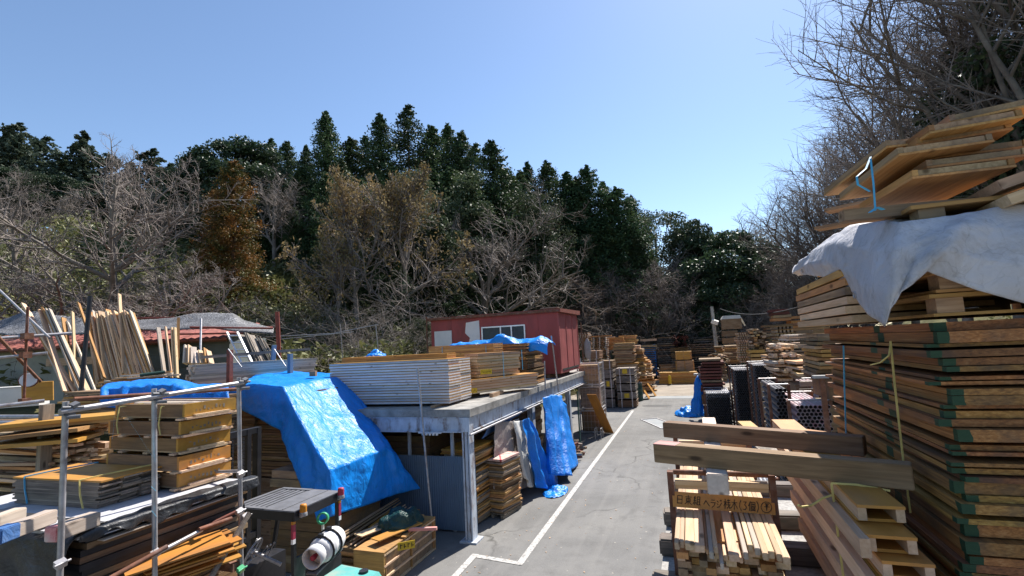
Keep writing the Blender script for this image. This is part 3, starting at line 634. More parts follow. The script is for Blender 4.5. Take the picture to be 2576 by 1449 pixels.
tree('rust', 590, 400, 32, 'rust orange tinted cedar behind the hut roof', None, 1.0, rot=.6)
tree('rust', 545, 470, 33, 'darker cedar with orange tips left of the rust tinted cedar', None, .95, rot=2.2)
tree('ivy', 1100, 398, 44, 'glossy evergreen with grey green sheen in the middle of the slope', None, 1.1)
tree('ivy', 1340, 470, 44, 'pale leaved evergreen hanging down the ridge right of the catkin trees', None, .7)
tree('ivy', 1455, 575, 44, 'pale leaved evergreen below the broad cedar', None, .6)
tree('evergreen', 1310, 560, 44, 'dark round evergreen among the bare trees right of the catkin trees', None, 1.2)
tree('evergreen', 1490, 640, 50, 'dark round evergreen below the broad cedar', None, 1.3)
tree('evergreen', 960, 560, 42, 'dark evergreen in the hollow between the catkin trees', None, 1.3)
tree('ivy', 1375, 640, 38, 'small light green evergreen among the bare trees', None, .6)
tree('ivy', 1640, 520, 66, 'rounded pale green crown at the low end of the ridge', None, 1.1)
tree('evergreen', 1740, 545, 60, 'dark evergreen with a knobbly top by the gap in the trees', None, .85)
tree('evergreen', 1805, 562, 58, 'dark evergreen sloping down to the gap in the trees', None, 1.1)
tree('evergreen', 1770, 640, 54, 'evergreen in front of the gap, dark and full to its foot', None, 1.1)
tree('evergreen', 1700, 690, 50, 'dark evergreen above the back stacks of frames', None, .9)
tree('ivy', 1765, 790, 47, 'rounded grey green bush behind the back stacks', None, 1.6, minh=3)
tree('ivy', 1690, 770, 46, 'grey green ivy clump left of the rounded bush', None, .8)
tree('ivy', 1560, 800, 44, 'grey green clump behind the orange bundles', None, .8)
tree('ivy', 1060, 790, 26, 'green ivy column at the left end of the red cabin', None, .7)
tree('catkin', 893, 428, 33, 'yellow brown catkin tree, the left one with a narrow top', None, .8)
tree('catkin', 1005, 402, 35, 'yellow brown catkin tree, the taller one in the middle', None, .8)
tree('catkin', 850, 575, 32, 'low yellow brown catkin tree with a spreading skirt', None, .85)
tree('bigbare', 300, 355, 27, 'big bare tree with a forked grey trunk behind the leaning planks', None, 1.05, which=0, rot=.4)
tree('bigbare', 1205, 470, 30, 'big bare spreading tree behind the red cabin', None, 1.15, which=1, rot=1.)
tree('bare', 60, 420, 30, 'bare tree at the left edge with a pale trunk', None, 1.1)
tree('bigbare', 130, 600, 24, 'low bare tree with crooked spreading limbs behind the nets', None, 1.7, which=1, rot=3)
tree('bigbare', 420, 610, 26, 'low crooked bare tree right of the big forked one', None, 1.4, which=0, rot=2)
BG = 'bare trees on the left slope'
for x, y, d in [(170, 470, 44), (400, 440, 44), (10, 500, 44), (450, 540, 44)]:
    tree('bare', x, y, d, 'slender bare tree in the tangle on the left slope', BG, random.uniform(1., 1.3))
BC = 'bare trees on the middle slope'
for x, y, d in [(690, 400, 42), (1460, 640, 42), (1560, 650, 46), (1440, 700, 38), (1590, 700, 46), (1660, 650, 52), (1690, 600, 56), (1500, 730, 42), (1640, 720, 50), (1520, 680, 52), (1700, 660, 60), (1610, 690, 56), (1740, 690, 60), (1560, 740, 54), (1480, 660, 50)]:
    tree('bare', x, y, d, 'bare grey twigged tree in the tangle on the middle slope', BC, random.uniform(1., 1.4))
BB = 'bare bushes along the foot of the hill'
for x, y, d in [(900, 710, 28), (1010, 770, 26), (1300, 730, 32), (1380, 740, 34), (1460, 770, 40), (1540, 770, 46), (1600, 780, 50), (760, 720, 29), (1640, 790, 52), (1420, 780, 46), (1500, 790, 50), (1570, 800, 54), (1700, 790, 56)]:
    tree('bush', x, y, d, 'bare bush with pale arching twigs at the foot of the hill', BB, random.uniform(1.2, 1.6), minh=3)
# right side: tall bare trees over the stacks
BR = 'tall bare trees above the right stacks'
for x, y, d, wd in [(2390, -260, 26, 1.1), (2290, -60, 29, 1.05), (2520, -420, 24, 1.1), (2200, 150, 33, 1.1), (2110, 290, 36, 1.1), (2440, -60, 28, 1.1), (2040, 410, 40, 1.15), (2190, 340, 37, 1.05), (2320, 250, 33, 1.05)]:
    tree('fine', x, y, d, 'tall finely twigged bare tree above the right stacks', BR, wd)
BF = 'bare trees at the far right of the yard'
for x, y, d in [(1880, 545, 66), (1935, 560, 62), (1990, 520, 56), (1860, 680, 56), (1910, 660, 52), (1960, 640, 48), (2020, 600, 46), (2080, 560, 42), (1880, 740, 48), (1950, 720, 44), (2010, 700, 40), (2060, 650, 38), (2120, 560, 38), (1830, 720, 52)]:
    tree('bare', x, y, d, 'bare tree in the pale thicket at the far right', BF, random.uniform(1.1, 1.4))
tree('evergreen', 2590, -120, 25, 'dark evergreen at the right edge behind the bare twigs', None, .8)
tree('evergreen', 2600, 150, 25, 'lower dark evergreen at the right edge above the loose panels', None, .8)
tree('catkin', 1985, 700, 50, 'yellow green tree starting to leaf behind the right stacks', None, .8, minh=3)
for x, y, d in [(1930, 780, 42), (2000, 770, 38), (1880, 800, 44), (2060, 740, 34)]:
    tree('bush', x, y, d, 'bare bush behind the right stacks', 'bushes behind the right stacks', 1.5, minh=3)
# undergrowth: bamboo grass on the slopes (uncountable)
rs = np.random.RandomState(4); P = []
def scatter(n, cx, cy, sx, sy, h):
    k = 0
    while k < n:
        x, y = rs.uniform(cx-sx, cx+sx), rs.uniform(cy-sy, cy+sy); dl = plin(FOOT, y)-x; dr = x-plin(RIGHT, y)
        if dl < -3 and dr < -1 and not (x < -11.5 and y > 16.5 and x < -13): continue
        if mnoise.noise(Vector((x*.35, y*.35, 7))) < -.12 and rs.rand() < .75: continue
        m_ = 7; hh = h*(.55+.6*abs(mnoise.noise(Vector((x*.6, y*.6, 1)))))
        z = ground(x, y); P.append(np.stack([x+rs.normal(size=m_)*.16, y+rs.normal(size=m_)*.16, z+rs.uniform(.02, 1, m_)**.7*hh*1.4], 1)); k += 1
scatter(5200, -32, 20, 16, 11, 1.7); scatter(2600, -18, 27, 9, 8, 1.7); scatter(1500, -12, 42, 12, 10, 1.4); scatter(1500, 18, 38, 9, 22, 1.2)
V, Q = leaves(np.concatenate(P), .36, rs, .1, .4); o = link('undergrowth', npmesh('undergrowth', V, Q, ['sasa'])); tag(o, 'olive bamboo grass and scrub covering the foot of the hills', 'undergrowth', None, 'stuff')
# ------------------------------------------------------------------ left shed: concrete deck on painted steel columns
sx0, sx1, sy0, sy1, sz = -9.3, -4.5, 9.75, 24.0, 2.7
shed = thing('open_shed', 'open steel shed with a flat concrete roof loaded with timber', 'shed', ((sx0+sx1)/2, (sy0+sy1)/2, 0)); so_ = shed.location
def sp_(name, mb, mats): mb.v = [tuple(Vector(p)-so_) for p in mb.v]; return part(name, mb, mats, shed)
sp_('roof_slab', MB().box(((sx0+sx1)/2, (sy0+sy1)/2, sz-.08), (sx1-sx0, sy1-sy0, .16)), 'concrete')
def ibeam(mb, p, q, h=.32, wd=.16):
    p, q = Vector(p), Vector(q); mb.bar(p, q, .05, h-.04); o = Vector((0, 0, h/2-.01)); mb.bar(p+o, q+o, wd, .022); mb.bar(p-o, q-o, wd, .022)
b = MB(); ibeam(b, (sx0+.05, sy0+.1, 2.37), (sx1-.24, sy0+.1, 2.37)); sp_('front_beam', b, 'shedpaint')
b = MB(); ibeam(b, (sx1-.11, sy0+.22, 2.37), (sx1-.11, sy1-.1, 2.37)); sp_('side_beam', b, 'shedpaint')
for y in (sy0+.11, 14.35, 19.1, 23.8):
    b = MB()
    zt = 2.53 if y < 10 else 2.2
    b.box((sx1-.12, y, zt/2), (.06, .2, zt)); b.box((sx1-.19, y, zt/2), (.03, .23, zt-.01)); b.box((sx1-.05, y, zt/2), (.03, .23, zt-.01)); b.box((sx1-.12, y, .02), (.38, .38, .04))
    if y < 10:
        b.box((sx1-.12, y-.118, 2.38), (.2, .012, .3))
    sp_('column', b, 'shedpaint')
b = MB()
for k in range(4):
    for s in (0, 1): b.tube((sx1-.66+.09*s, sy0+.055, 2.28+.065*k), (sx1-.66+.09*s, sy0+.075, 2.28+.065*k), .016, 8)
b.box((sx1-.61, sy0+.078, 2.375), (.2, .014, .29)); sp_('bolt_plate', b, 'shedpaint')
b = MB()
for i in range(84):                                   # corrugated cladding
    x0 = sx0+.1+i*.0545; b.add([(x0, 10.2, .05), (x0+.018, 10.188, .05), (x0+.036, 10.188, .05), (x0+.0545, 10.2, .05), (x0, 10.2, 1.62), (x0+.018, 10.188, 1.62), (x0+.036, 10.188, 1.62), (x0+.0545, 10.2, 1.62)], [(0, 1, 5, 4), (1, 2, 6, 5), (2, 3, 7, 6)])
sp_('front_cladding', b, 'bluewall')
for x in (-5.2, -6.3): sp_('wall_stud', MB().box((x, 10.27, 1.07), (.06, .06, 2.14)), 'shedpaint')
sp_('back_wall', MB().box((sx0+.1, (sy0+sy1)/2, 1.25), (.1, sy1-sy0-.8, 2.5)), 'bluewall')
b = MB()
for k in range(5): b.tube((-5.62+.085*k, 9.72, 2.16), (-5.62+.085*k, 9.72, 2.2), .03, 8)
b.box((-5.45, 9.72, 2.21), (.55, .05, .02)); sp_('lamp_bar', b, 'white')
b = MB().tube((-4.47, 9.66, 2.185), (-4.47, 23.5, 2.185), .024, 8); single('scaffold_pipe', b, 'galv', 'long thin pipe tied along the side beam of the open shed', 'pipe')
# pipe posts leaning against the shed
def pipe_(p, q, r, mat, label, cat='pipe', group=None, name='scaffold_pipe'):
    p, q = Vector(p), Vector(q); c = (p+q)/2; mb = MB().pipe(p-c, q-c, r, 10, .13, 0, 1); return tag(link(name, mb.mesh(name, [mat, 'hole']), None, c), label, cat, group)
pipe_(at(1050, 925, Y=9.5), at(1086, 1312, Y=9.5), .024, 'galv', 'grey pipe post standing before the front of the open shed')
pipe_(at(1372, 985, X=-4.38), at(1372, 820+128, X=-4.38)+Vector((0, 0, .5)), .024, 'galv', 'short pipe post clamped to the roof edge beside the red cabin')
pipe_(at(1405, 985, X=-4.4), at(1387, 845, X=-4.4), .026, 'galv', 'grey pipe post standing at the corner of the red cabin')
# ------------------------------------------------------------------ red cabin on the roof
cx0, cx1, cy0, cy1, cz0, cz1 = -10.0, -4.62, 18.2, 21.55, 2.86, 5.16
cab = thing('site_cabin', 'red site cabin with peeling paint standing on the shed roof', 'cabin', ((cx0+cx1)/2, (cy0+cy1)/2, sz)); co_ = cab.location
def cp(name, mb, mats, par=None): mb.v = [tuple(Vector(p)-co_) for p in mb.v]; return part(name, mb, mats, par or cab)
b = MB().box(((cx0+cx1)/2, (cy0+cy1)/2, (cz0+cz1)/2), (cx1-cx0, cy1-cy0, cz1-cz0))
for x in (-9.1, -8.2, -7.3, -5.4): b.box((x, cy0-.006, (cz0+cz1)/2), (.03, .012, cz1-cz0-.02))
cp('wall', b, 'redpaint')
b = MB().box((cx1+.012, (cy0+cy1)/2, (cz0+cz1)/2), (.024, cy1-cy0-.01, cz1-cz0-.01))
for y in (cy0+.05, cy0+1.2, cy0+2.3, cy1-.05): b.box((cx1+.034, y, (cz0+cz1)/2+.05), (.02, .07, cz1-cz0-.2))
cp('end_door', b, 'redend')
cp('vent_slot', MB().box((cx1+.03, (cy0+cy1)/2, cz0+.13), (.02, cy1-cy0-.5, .07)), 'hole')
b = MB().add([(cx0-.15, cy0-.12, cz1), (cx1+.16, cy0-.12, cz1), (cx1+.16, cy1+.12, cz1+.02), (cx0-.15, cy1+.12, cz1+.02), (cx0-.15, cy0-.12, cz1+.11), (cx1+.16, cy0-.12, cz1+.13), (cx1+.16, cy1+.12, cz1+.2), (cx0-.15, cy1+.12, cz1+.18)], [(3, 2, 1, 0), (4, 5, 6, 7), (0, 1, 5, 4), (1, 2, 6, 5), (2, 3, 7, 6), (3, 0, 4, 7)])
cp('roof', b, 'ironred')
cp('roof_trim', MB().box(((cx0+cx1)/2, cy0-.135, cz1+.055), (cx1-cx0+.2, .03, .07)), 'rust')
cp('patched_board', MB().box((-9.45, cy0-.018, 4.22), (.78, .03, 1.0)), 'whitepaint')
b = MB(); pts = [at(1172, 812, Y=cy0-.02), at(1205, 806, Y=cy0-.02), at(1208, 862, Y=cy0-.02), at(1178, 868, Y=cy0-.02), at(1182, 850, Y=cy0-.02), at(1170, 838, Y=cy0-.02)]; b.add(pts, [tuple(range(5, -1, -1))]); cp('bare_patch', b, 'whitepaint')
wx0, wx1, wz0, wz1 = at(1215, 860, Y=cy0).x, at(1322, 860, Y=cy0).x, 3.85, 4.75
b = MB()
for x in (wx0, (wx0+wx1)/2-.1, (wx0+wx1)/2+.35, wx1): b.box((x, cy0-.03, (wz0+wz1)/2), (.05, .06, wz1-wz0))
for z in (wz0, wz1): b.box(((wx0+wx1)/2, cy0-.032, z), (wx1-wx0+.05, .05, .05))
wn = cp('window', b, 'alu'); b = MB().box(((wx0+wx1)/2, cy0-.012, (wz0+wz1)/2), (wx1-wx0, .012, wz1-wz0)); cp('pane', b, 'glass', wn)
for x in (cx0+.6, -7.3, cx1-.5): cp('skid', MB().box((x, (cy0+cy1)/2, (sz+cz0)/2), (.14, cy1-cy0-.1, cz0-sz)), 'dark')
pipe_((-10.12, 18.05, 2.7), (-10.12, 18.05, 5.35), .03, 'rust', 'rusty pipe post at the left end of the red cabin')
between('roof_board', at(1362, 775, Y=18.4)-Vector((0, 0, .02)), at(1405, 773, Y=18.4), .3, .03, 'grey', 'small grey board lying on the cabin roof', 'board')
# ------------------------------------------------------------------ stacks on the shed roof
panelW = framedmesh(3.3, .62, .056, ('orange', 'bluepale'))
def skids(name, x0, x1, y, z0, z1, label, group, mat='worn', n=2, w=.09, L=.7):
    for k in range(n): board(name, (L, w, z1-z0), (x0+(x1-x0)*k/max(1, n-1), y, (z0+z1)/2), R(90), mat, label, 'skid', group)
skids('skid', -7.9, -5.5, 10.6, sz+.002, 2.76, 'wooden skid under the white edged panel pile', 'skids under the white edged panels', L=1.3)
for k, (x, y, lab, n) in enumerate([(-6.87, 10.56, 'white edged panel in the front pile on the shed roof', 16), (-6.9, 11.2, 'white edged panel in the second pile behind the front one', 16)]):
    stack('formwork_panel', lab, 'panel', ['front pile of white edged panels', 'second pile of white edged panels'][k], (x, y), 0, 2.765, n, (3.3, .62, .058), None, .005, .006, .1, panelW)
hp = framedmesh(3.0, .5, .06, ('orange', 'honey'))
stack('formwork_panel', 'orange edged panel lying on top of the white edged piles', 'panel', 'orange panels on the white edged piles', (-7.0, 10.95), R(1), 3.77, 2, (3.0, .5, .06), None, .004, .01, .5, hp)
skids('skid', -7.2, -5.8, 14.4, sz+.002, 2.8, 'skid under the orange banded bundle', 'skids under the orange bundle', L=1.)
stack('formwork_panel', 'orange brown panel in the long banded bundle before the red cabin', 'panel', 'long banded bundle before the red cabin', (-6.65, 14.3), 0, 2.81, 21, (2.2, .8, .058), None, .003, .012, .3, framedmesh(2.2, .8, .058, ('orange', 'honey')))
skids('skid', -5.6, -4.9, 12.35, sz+.002, 2.80, 'skid under the pale panels at the roof edge', 'skids under the pale roof edge panels', L=.8)
stack('formwork_panel', 'pale panel in the long low pile at the roof edge', 'panel', 'long low pile at the roof edge', (-5.08, 12.9), R(62), 2.81, 5, (2.5, .55, .07), None, .004, .03, 1.2, framedmesh(2.5, .55, .07, ('orange', 'fresh')))
stack('formwork_panel', 'pale panel in the short crooked pile above the long low one', 'panel', 'short crooked pile on the roof', (-5.22, 12.95), R(62), 3.2, 8, (1.5, .62, .075), None, .004, .03, 1.5, framedmesh(1.5, .62, .075, ('honey', 'fresh')))
stack('formwork_panel', 'orange panel in the small pile between white and pale panels', 'panel', 'small orange pile on the roof', (-6.0, 12.3), 0, 2.72, 15, (.75, .8, .06), None, .003, .02, .6, framedmesh(.75, .8, .06, ('orange', 'honey')))
stack('plywood_sheet', 'dark edged sheet in the pile under the blue cover by the cabin', 'sheet', 'pile under the blue cover by the cabin', (-5.35, 15.9), R(90), 2.72, 28, (1.8, .95, .036), ['brown', 'brown', 'honey'], .012, .03, .8)
stack('plywood_sheet', 'dark sheet in the wide pile behind the banded bundle', 'sheet', 'wide pile behind the banded bundle', (-7.1, 16.0), 0, 2.72, 28, (2.1, 1.0, .036), ['brown', 'honey'], .012, .03, .8)
for c_, lab in [((1174, 935, 9.98), 'blue band round')]: pass
def strap(pts, r, mat, label, cat='packing band', group=None, name='packing_band', n=4):
    mb = MB(); mb.path(pts, r, n); return single(name, mb, mat, label, cat, group)
for x in (1112, 1222):
    a, b_ = at(x, 872 if x > 1200 else 876, Y=13.86), at(x+4, 945, Y=13.86); strap([a+Vector((0, .04, .03)), a, b_], .008, 'bluerope', 'pale blue band round the long banded bundle', group='bands round the long bundle')
for x, y0, y1, Y in [(1265, 885, 950, 12.2), (1312, 880, 930, 12.0), (1180, 915, 960, 11.8)]:
    strap([at(x, y0, Y=Y), at(x+3, y1, Y=Y)], .007, 'bluerope', 'pale blue band hanging on the pale panels of the roof', group='bands on the pale panels')
mb = MB().box((0, 0, 0), (.28, .012, .13)); 
for k, (x, y, Y, lab) in enumerate([(1223, 935, 12.02, 'yellow name plate on the short crooked pile'), (1168+18, 983, 11.72, 'yellow name plate on the long low pile')]):
    P = at(x, y, Y=Y); t = thing('name_plate', lab, 'plate', P, R(35)); part('plate', MB().box((0, 0, 0), (.30, .014, .12)), 'yellow', t)
    b = MB(); rr = random.Random(k)
    for i in range(7): b.box((-.115+.038*i, -.009, rr.uniform(-.012, .012)), (.006, .004, .06)); b.box((-.105+.038*i, -.009, rr.uniform(-.03, .03)), (.022, .004, .006))
    part('lettering', b, 'ink', t)
# blue cover on the roof pile
g = []
for i, (dy, dz) in enumerate([(.15, -.32), (0, 0), (-.2, .06), (0.9, .12)]): pass
x0, x1 = at(1128, 860, Y=15.4).x, at(1378, 860, Y=15.4).x
rows = []
for (Y, z) in [(15.28, 3.82), (15.32, 4.08), (15.6, 4.2), (16.4, 4.16)]:
    rows.append([(x0+(x1-x0)*u, Y+.05*math.sin(u*19), z+.05*math.sin(u*11+Y*3)+(.14 if abs(u-.58) < .08 and Y > 15.3 else 0)-(.2 if u > .93 else .0)-(.12*(u < .05))) for u in np.linspace(0, 1, 13)])
tag(sheet('tarpaulin', rows, 'bluetarp', 8, 6, .06, 3.2, .006, 3), 'crumpled blue tarpaulin over the roof pile before the cabin', 'tarpaulin')
# pipe railing and bits beyond the roof
RG = 'thin pipes of the railing behind the roof stacks'
for p, q in [((862, 905), (856, 815)), ((951, 880), (945, 815))]: pipe_(at(*p, d=23), at(*q, d=23), .024, 'galv', 'upright pipe of the thin railing behind the roof stacks', 'pipe', RG)
for p, q in [((690, 855), (890, 835)), ((842, 838), (952, 816)), ((620, 850), (860, 838))]: pipe_(at(*p, d=23.1), at(*q, d=23.1), .02, 'galv', 'level pipe of the thin railing behind the roof stacks', 'pipe', 'level pipes of the thin railing')
mb = MB()
for i in range(2): mb.path([at(790+0, 893+i*0, d=22)+Vector((0, 0, -i*.0)), at(940, 886, d=22), at(1085, 862, d=22)], .008, 4)
single('wire', mb, 'black', 'thin dark wire strung behind the roof stacks', 'wire')
P = at(945, 897, d=15); rows = [[P+Vector((.42*math.cos(a)*r, .42*math.sin(a)*r, .42*(1-r*r)-.25)) for a in np.linspace(0, 6.283, 9)] for r in (.05, .5, .85, 1.0)]
tag(sheet('tarpaulin', rows, 'bluetarp', 4, 4, .16, 3.5, .006, 5), 'crumpled heap of blue tarpaulin behind the white edged piles', 'tarpaulin')
for k in range(4): P = at(918+11*k, 910, d=14.6); board('batten', (.34, .04, .05), P, (0, R(90), 0), 'pale', 'short pale batten standing left of the blue heap', 'batten', 'short battens by the blue heap')
# ------------------------------------------------------------------ things under the shed along the lane
stack('formwork_panel', 'worn panel in the pile with the red crossed top', 'panel', 'panels under the red crossed top', (-4.62, 11.65), R(80), .12, 24, (.85, .62, .04), ['worn', 'grey', 'brown', 'honey'], .008, .022, 3)
board('formwork_panel', (.86, .64, .05), (-4.62, 11.65, 1.32), R(80), 'redcross', 'pink panel with a red cross on top of its pile', 'panel')
p = thing('pallet', 'grey wooden pallet under the red crossed pile', 'pallet', (-4.62, 11.65, 0), R(80))
b = MB()
for y in (-.26, 0, .26): b.box((0, y, .05), (.88, .08, .07))
part('stringers', b, 'grey', p); b = MB()
for i in range(6): b.box((-.37+.148*i, 0, .1), (.1, .64, .022))
part('deck_boards', b, 'grey', p)
for k, (z0, n, yy) in enumerate([(.05, 16, 10.98), (.75, 12, 11.02), (1.32, 10, 11.05)]):
    stack('plywood_sheet', ['sheet in the lowest bundle behind the corner column', 'sheet in the middle bundle behind the corner column', 'sheet in the topmost bundle behind the corner column'][k], 'sheet', ['lowest', 'middle', 'topmost'][k]+' bundle behind the corner column', (-5.15, yy), R(86), z0, n, (1.2, .75, .034), ['worn', 'honey', 'grey', 'orange'], .006, .03, 2.5)
for k, (y, z1) in enumerate([(12.6, 1.9), (15.2, 2.), (17., 1.9)]):
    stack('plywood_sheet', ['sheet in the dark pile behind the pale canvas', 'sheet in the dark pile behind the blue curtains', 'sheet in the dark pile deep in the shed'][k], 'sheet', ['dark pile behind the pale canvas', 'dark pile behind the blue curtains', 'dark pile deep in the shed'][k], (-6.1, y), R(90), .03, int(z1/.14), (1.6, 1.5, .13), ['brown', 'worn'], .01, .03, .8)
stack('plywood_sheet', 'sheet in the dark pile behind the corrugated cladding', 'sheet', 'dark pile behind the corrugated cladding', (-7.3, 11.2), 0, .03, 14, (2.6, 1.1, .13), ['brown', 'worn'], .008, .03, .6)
def curtain(pts_top, pts_bot, mat, label, folds=.06, nf=7, amp=.03, seed=1, flare=.0, rows=5, name='tarpaulin', bulge=0):
    n = 13; rws = []
    T = [Vector(p) for p in pts_top]; Bm = [Vector(p) for p in pts_bot]
    def samp(P, u): i = min(int(u*(len(P)-1)), len(P)-2); f = u*(len(P)-1)-i; return P[i].lerp(P[i+1], f)
    out = Vector((1, -.25, 0)).normalized()
    for r in range(rows):
        t = r/(rows-1); row = []
        for j in range(n):
            u = j/(n-1); p = samp(T, u).lerp(samp(Bm, u), t)+out*(folds*(.35+.8*t)*math.sin(u*nf*3.14159+seed)+flare*t*t+bulge*math.sin(t*3.14)); row.append(p)
        rws.append(row)
    return tag(sheet(name, rws, mat, 7, 5, amp, 2.2, .006, seed), label, 'tarpaulin')
A = lambda x, y, X: at(x, y, X=X)
curtain([A(1245, 1062, -4.62), A(1290, 1058, -4.6), A(1303, 1052, -4.55)], [A(1243, 1230, -4.62), A(1290, 1245, -4.55), A(1330, 1220, -4.5)], 'canvas', 'grey brown canvas sheet hanging in the shed behind the red crossed pile', .05, 3, .04, 4, .05)
curtain([A(1290, 1060, -4.5), A(1315, 1058, -4.45), A(1330, 1075, -4.42)], [A(1312, 1200, -4.42), A(1325, 1225, -4.34), A(1338, 1222, -4.3)], 'canvaslight', 'pale sunlit canvas hanging at the edge of the shed', .05, 4, .05, 6, .08)
curtain([A(1312, 1058, -4.3), A(1332, 1050, -4.25), A(1348, 1082, -4.2)], [A(1338, 1226, -4.22), A(1372, 1228, -4.05), A(1412, 1218, -3.9)], 'bluetarp2', 'smaller blue curtain gathered at the middle column of the shed', .09, 5, .06, 2, .05)
curtain([A(1365, 1002, -4.25), A(1388, 993, -4.22), A(1412, 995, -4.25), A(1428, 1030, -4.3)], [A(1372, 1192, -4.0), A(1400, 1195, -3.8), A(1425, 1195, -3.7), A(1448, 1162, -3.95)], 'bluetarp2', 'tall blue curtain hanging from the roof edge to the asphalt', .1, 9, .05, 8, .08)
P = A(1395, 1196, -3.75); P.z = .02
tag(sheet('tarpaulin', [[P+Vector((math.cos(a)*r*.32, math.sin(a)*r*.55, .12*(1-r)**.6)) for a in np.linspace(0, 6.283, 11)] for r in (.05, .4, .75, 1.)], 'bluetarp', 5, 4, .07, 5, .006, 6), 'crumpled foot of blue tarpaulin lying on the asphalt by the shed', 'tarpaulin')
curtain([A(1240, 1052, -4.75), A(1290, 1032, -4.75), A(1340, 1010, -4.75)], [A(1212, 1105, -4.8), A(1262, 1072, -4.8), A(1345, 1020, -4.75)], 'oldblue', 'faded blue sheet sagging under the side beam of the shed', .03, 3, .03, 3, 0, 4)
# scrap heap and mesh cages at the end of the shed
rr = random.Random(9)
for k in range(26):
    P = A(1440+rr.uniform(-12, 14), 1112+rr.uniform(-10, 14), -4.15); P.z = rr.uniform(.03, .55)
    board('scrap_timber', (rr.uniform(.3, .9), .07, .07), P, (rr.uniform(-.25, .25), rr.uniform(-.3, .3), rr.uniform(-.6, 1.6)), rr.choice(['dark', 'grey', 'redwood']), 'dark offcut in the scrap heap at the end of the shed', 'offcut', 'scrap heap at the end of the shed')
def cage(c, d, label, group=None, rot=0, fill='grey', mat='galv', inner=.9):
    t = thing('mesh_cage', label, 'cage', c, rot, group); L, W_, H_ = d; b = MB()
    for x in (-L/2, L/2):
        for y in (-W_/2, W_/2): b.box((x, y, H_/2), (.05, .05, H_))
    for z in (.06, H_-.03):
        for y in (-W_/2, W_/2): b.box((0, y, z), (L-.05, .05, .05))
        for x in (-L/2, L/2): b.box((x, 0, z), (.05, W_-.05, .05))
    part('frame', b, mat, t); b = MB()
    for i in range(1, 6): b.box((-L/2+L*i/6, -W_/2, H_/2), (.008, .008, H_-.12))
    for i in range(1, 6): b.box((L/2, -W_/2+W_*i/6, H_/2), (.008, .008, H_-.12))
    for i in range(1, 4): b.box((0, -W_/2+.001, H_*i/4), (L-.05, .008, .008)); b.box((L/2+.001, 0, H_*i/4), (.008, W_-.05, .008))
    part('wire_mesh', b, mat, t); b = MB(); b.box((0, 0, .06+H_*inner/2), (L*.9, W_*.9, H_*inner-.08)); 
    for i in range(3): b.box((L*.3*(i-1), -W_*.452, .06+H_*inner/2), (L*.26, .02, H_*inner-.16))
    part('load', b, fill, t); return t
for k, (z, lab) in enumerate([(0, 'bottom mesh cage of the stack at the end of the shed'), (1.02, 'middle mesh cage of the stack at the end of the shed'), (2.04, 'top mesh cage of the stack at the end of the shed')]):
    cage((-4.35, 22.6-.0*k, z), (.95, 1.1, 1.), lab, None, 0, ['brown', 'grey', 'worn'][k])
P0, P1 = A(1533, 1100, -3.62), A(1488, 992, -4.0); P0.z = .02
between('leaning_board', P0, P1, .42, .03, 'orange', 'orange board leaning against the mesh cages beside the lane', 'board')
pipe_(A(1462, 1150, -4.2), A(1452, 985, -4.5), .03, 'darkgreen', 'dark green pole leaning at the end of the shed')
t = thing('hand_trolley', 'small steel trolley frame standing by the leaning board', 'trolley', (-3.85, 20.9, 0)); b = MB()
for s in (-.12, .12): b.path([(s, -.2, .0), (s, -.2, .42), (s, .25, .42), (s, .25, 0)], .02, 6)
part('frame', b, 'galv', t)
# ------------------------------------------------------------------ tall pile and the big blue tarpaulin
ta, tb, tc = at(560, 1100, Y=8.35).x, at(637, 1100, Y=8.35).x, at(742, 1100, Y=8.35).x
stack('plywood_sheet', 'thin brown sheet in the left column under the big blue tarpaulin', 'sheet', 'left column under the big blue tarpaulin', ((ta+tb)/2, 9.1), 0, 1.5, 36, (tb-ta-.03, 1.4, .045), ['brown', 'brown', 'worn'], .008, .012, .2)
stack('plywood_sheet', 'thin brown sheet in the right column under the big blue tarpaulin', 'sheet', 'right column under the big blue tarpaulin', ((tb+tc)/2-.05, 9.15), 0, 1.5, 32, (tc-tb-.15, 1.4, .045), ['brown', 'brown', 'dark'], .009, .03, .3)
for k in range(5): board('packed_sheets', (tc-ta-.2, 1.35, .28), ((ta+tc)/2, 9.15, .16+.29*k), 0, 'dark', 'block of dark packed sheets at the foot of the tall pile', 'sheets', 'packed sheets at the foot of the tall pile')  # dark timber tone stands in for the low shadows behind the forklift
stack('plywood_sheet', 'dark sheet in the low pile under the sloping part of the blue tarpaulin', 'sheet', 'low pile under the blue tarpaulin', (-7.05, 8.4), 0, .02, 12, (1.5, 1.35, .145), ['brown', 'worn'], .007, .02, .4)
stack('plywood_sheet', 'dark sheet in the pile carrying the long weathered timbers', 'sheet', 'pile carrying the long weathered timbers', (-10.9, 10.2), R(74), 2.6, 14, (3.0, .9, .05), ['brown', 'dark'], .006, .02, .5)
X1, X2 = -6.2, -6.12
def lerp(a, b, t): return a.lerp(b, t)
r0 = [at(574, 1014, Y=8.15), at(572, 970, Y=8.2), at(620, 954, Y=9.2), at(662, 938, Y=10.4), at(680, 934, Y=10.8)]
r1 = [at(650, 1052, Y=8.08), at(645, 967, Y=8.15), at(690, 954, Y=9.3), at(728, 937, Y=10.7), at(765, 935, Y=11)]
r2 = [at(704, 1082, Y=8.02), at(711, 974, Y=8.05), at(790, 959, Y=9.4), at(868, 946, Y=10.6), at(880, 944, Y=10.75)]
r5 = [at(758, 1222, Y=7.45), at(829, 1184, X=X1), at(900, 1156, X=X1+.02), at(972, 1128, X=X1+.04), at(1008, 1158, X=X1+.1)]
r6 = [at(800, 1312, Y=7.35), at(828, 1301, X=X2), at(915, 1273, X=X2), at(1000, 1242, X=X2+.04), at(1058, 1229, X=X2+.25)]
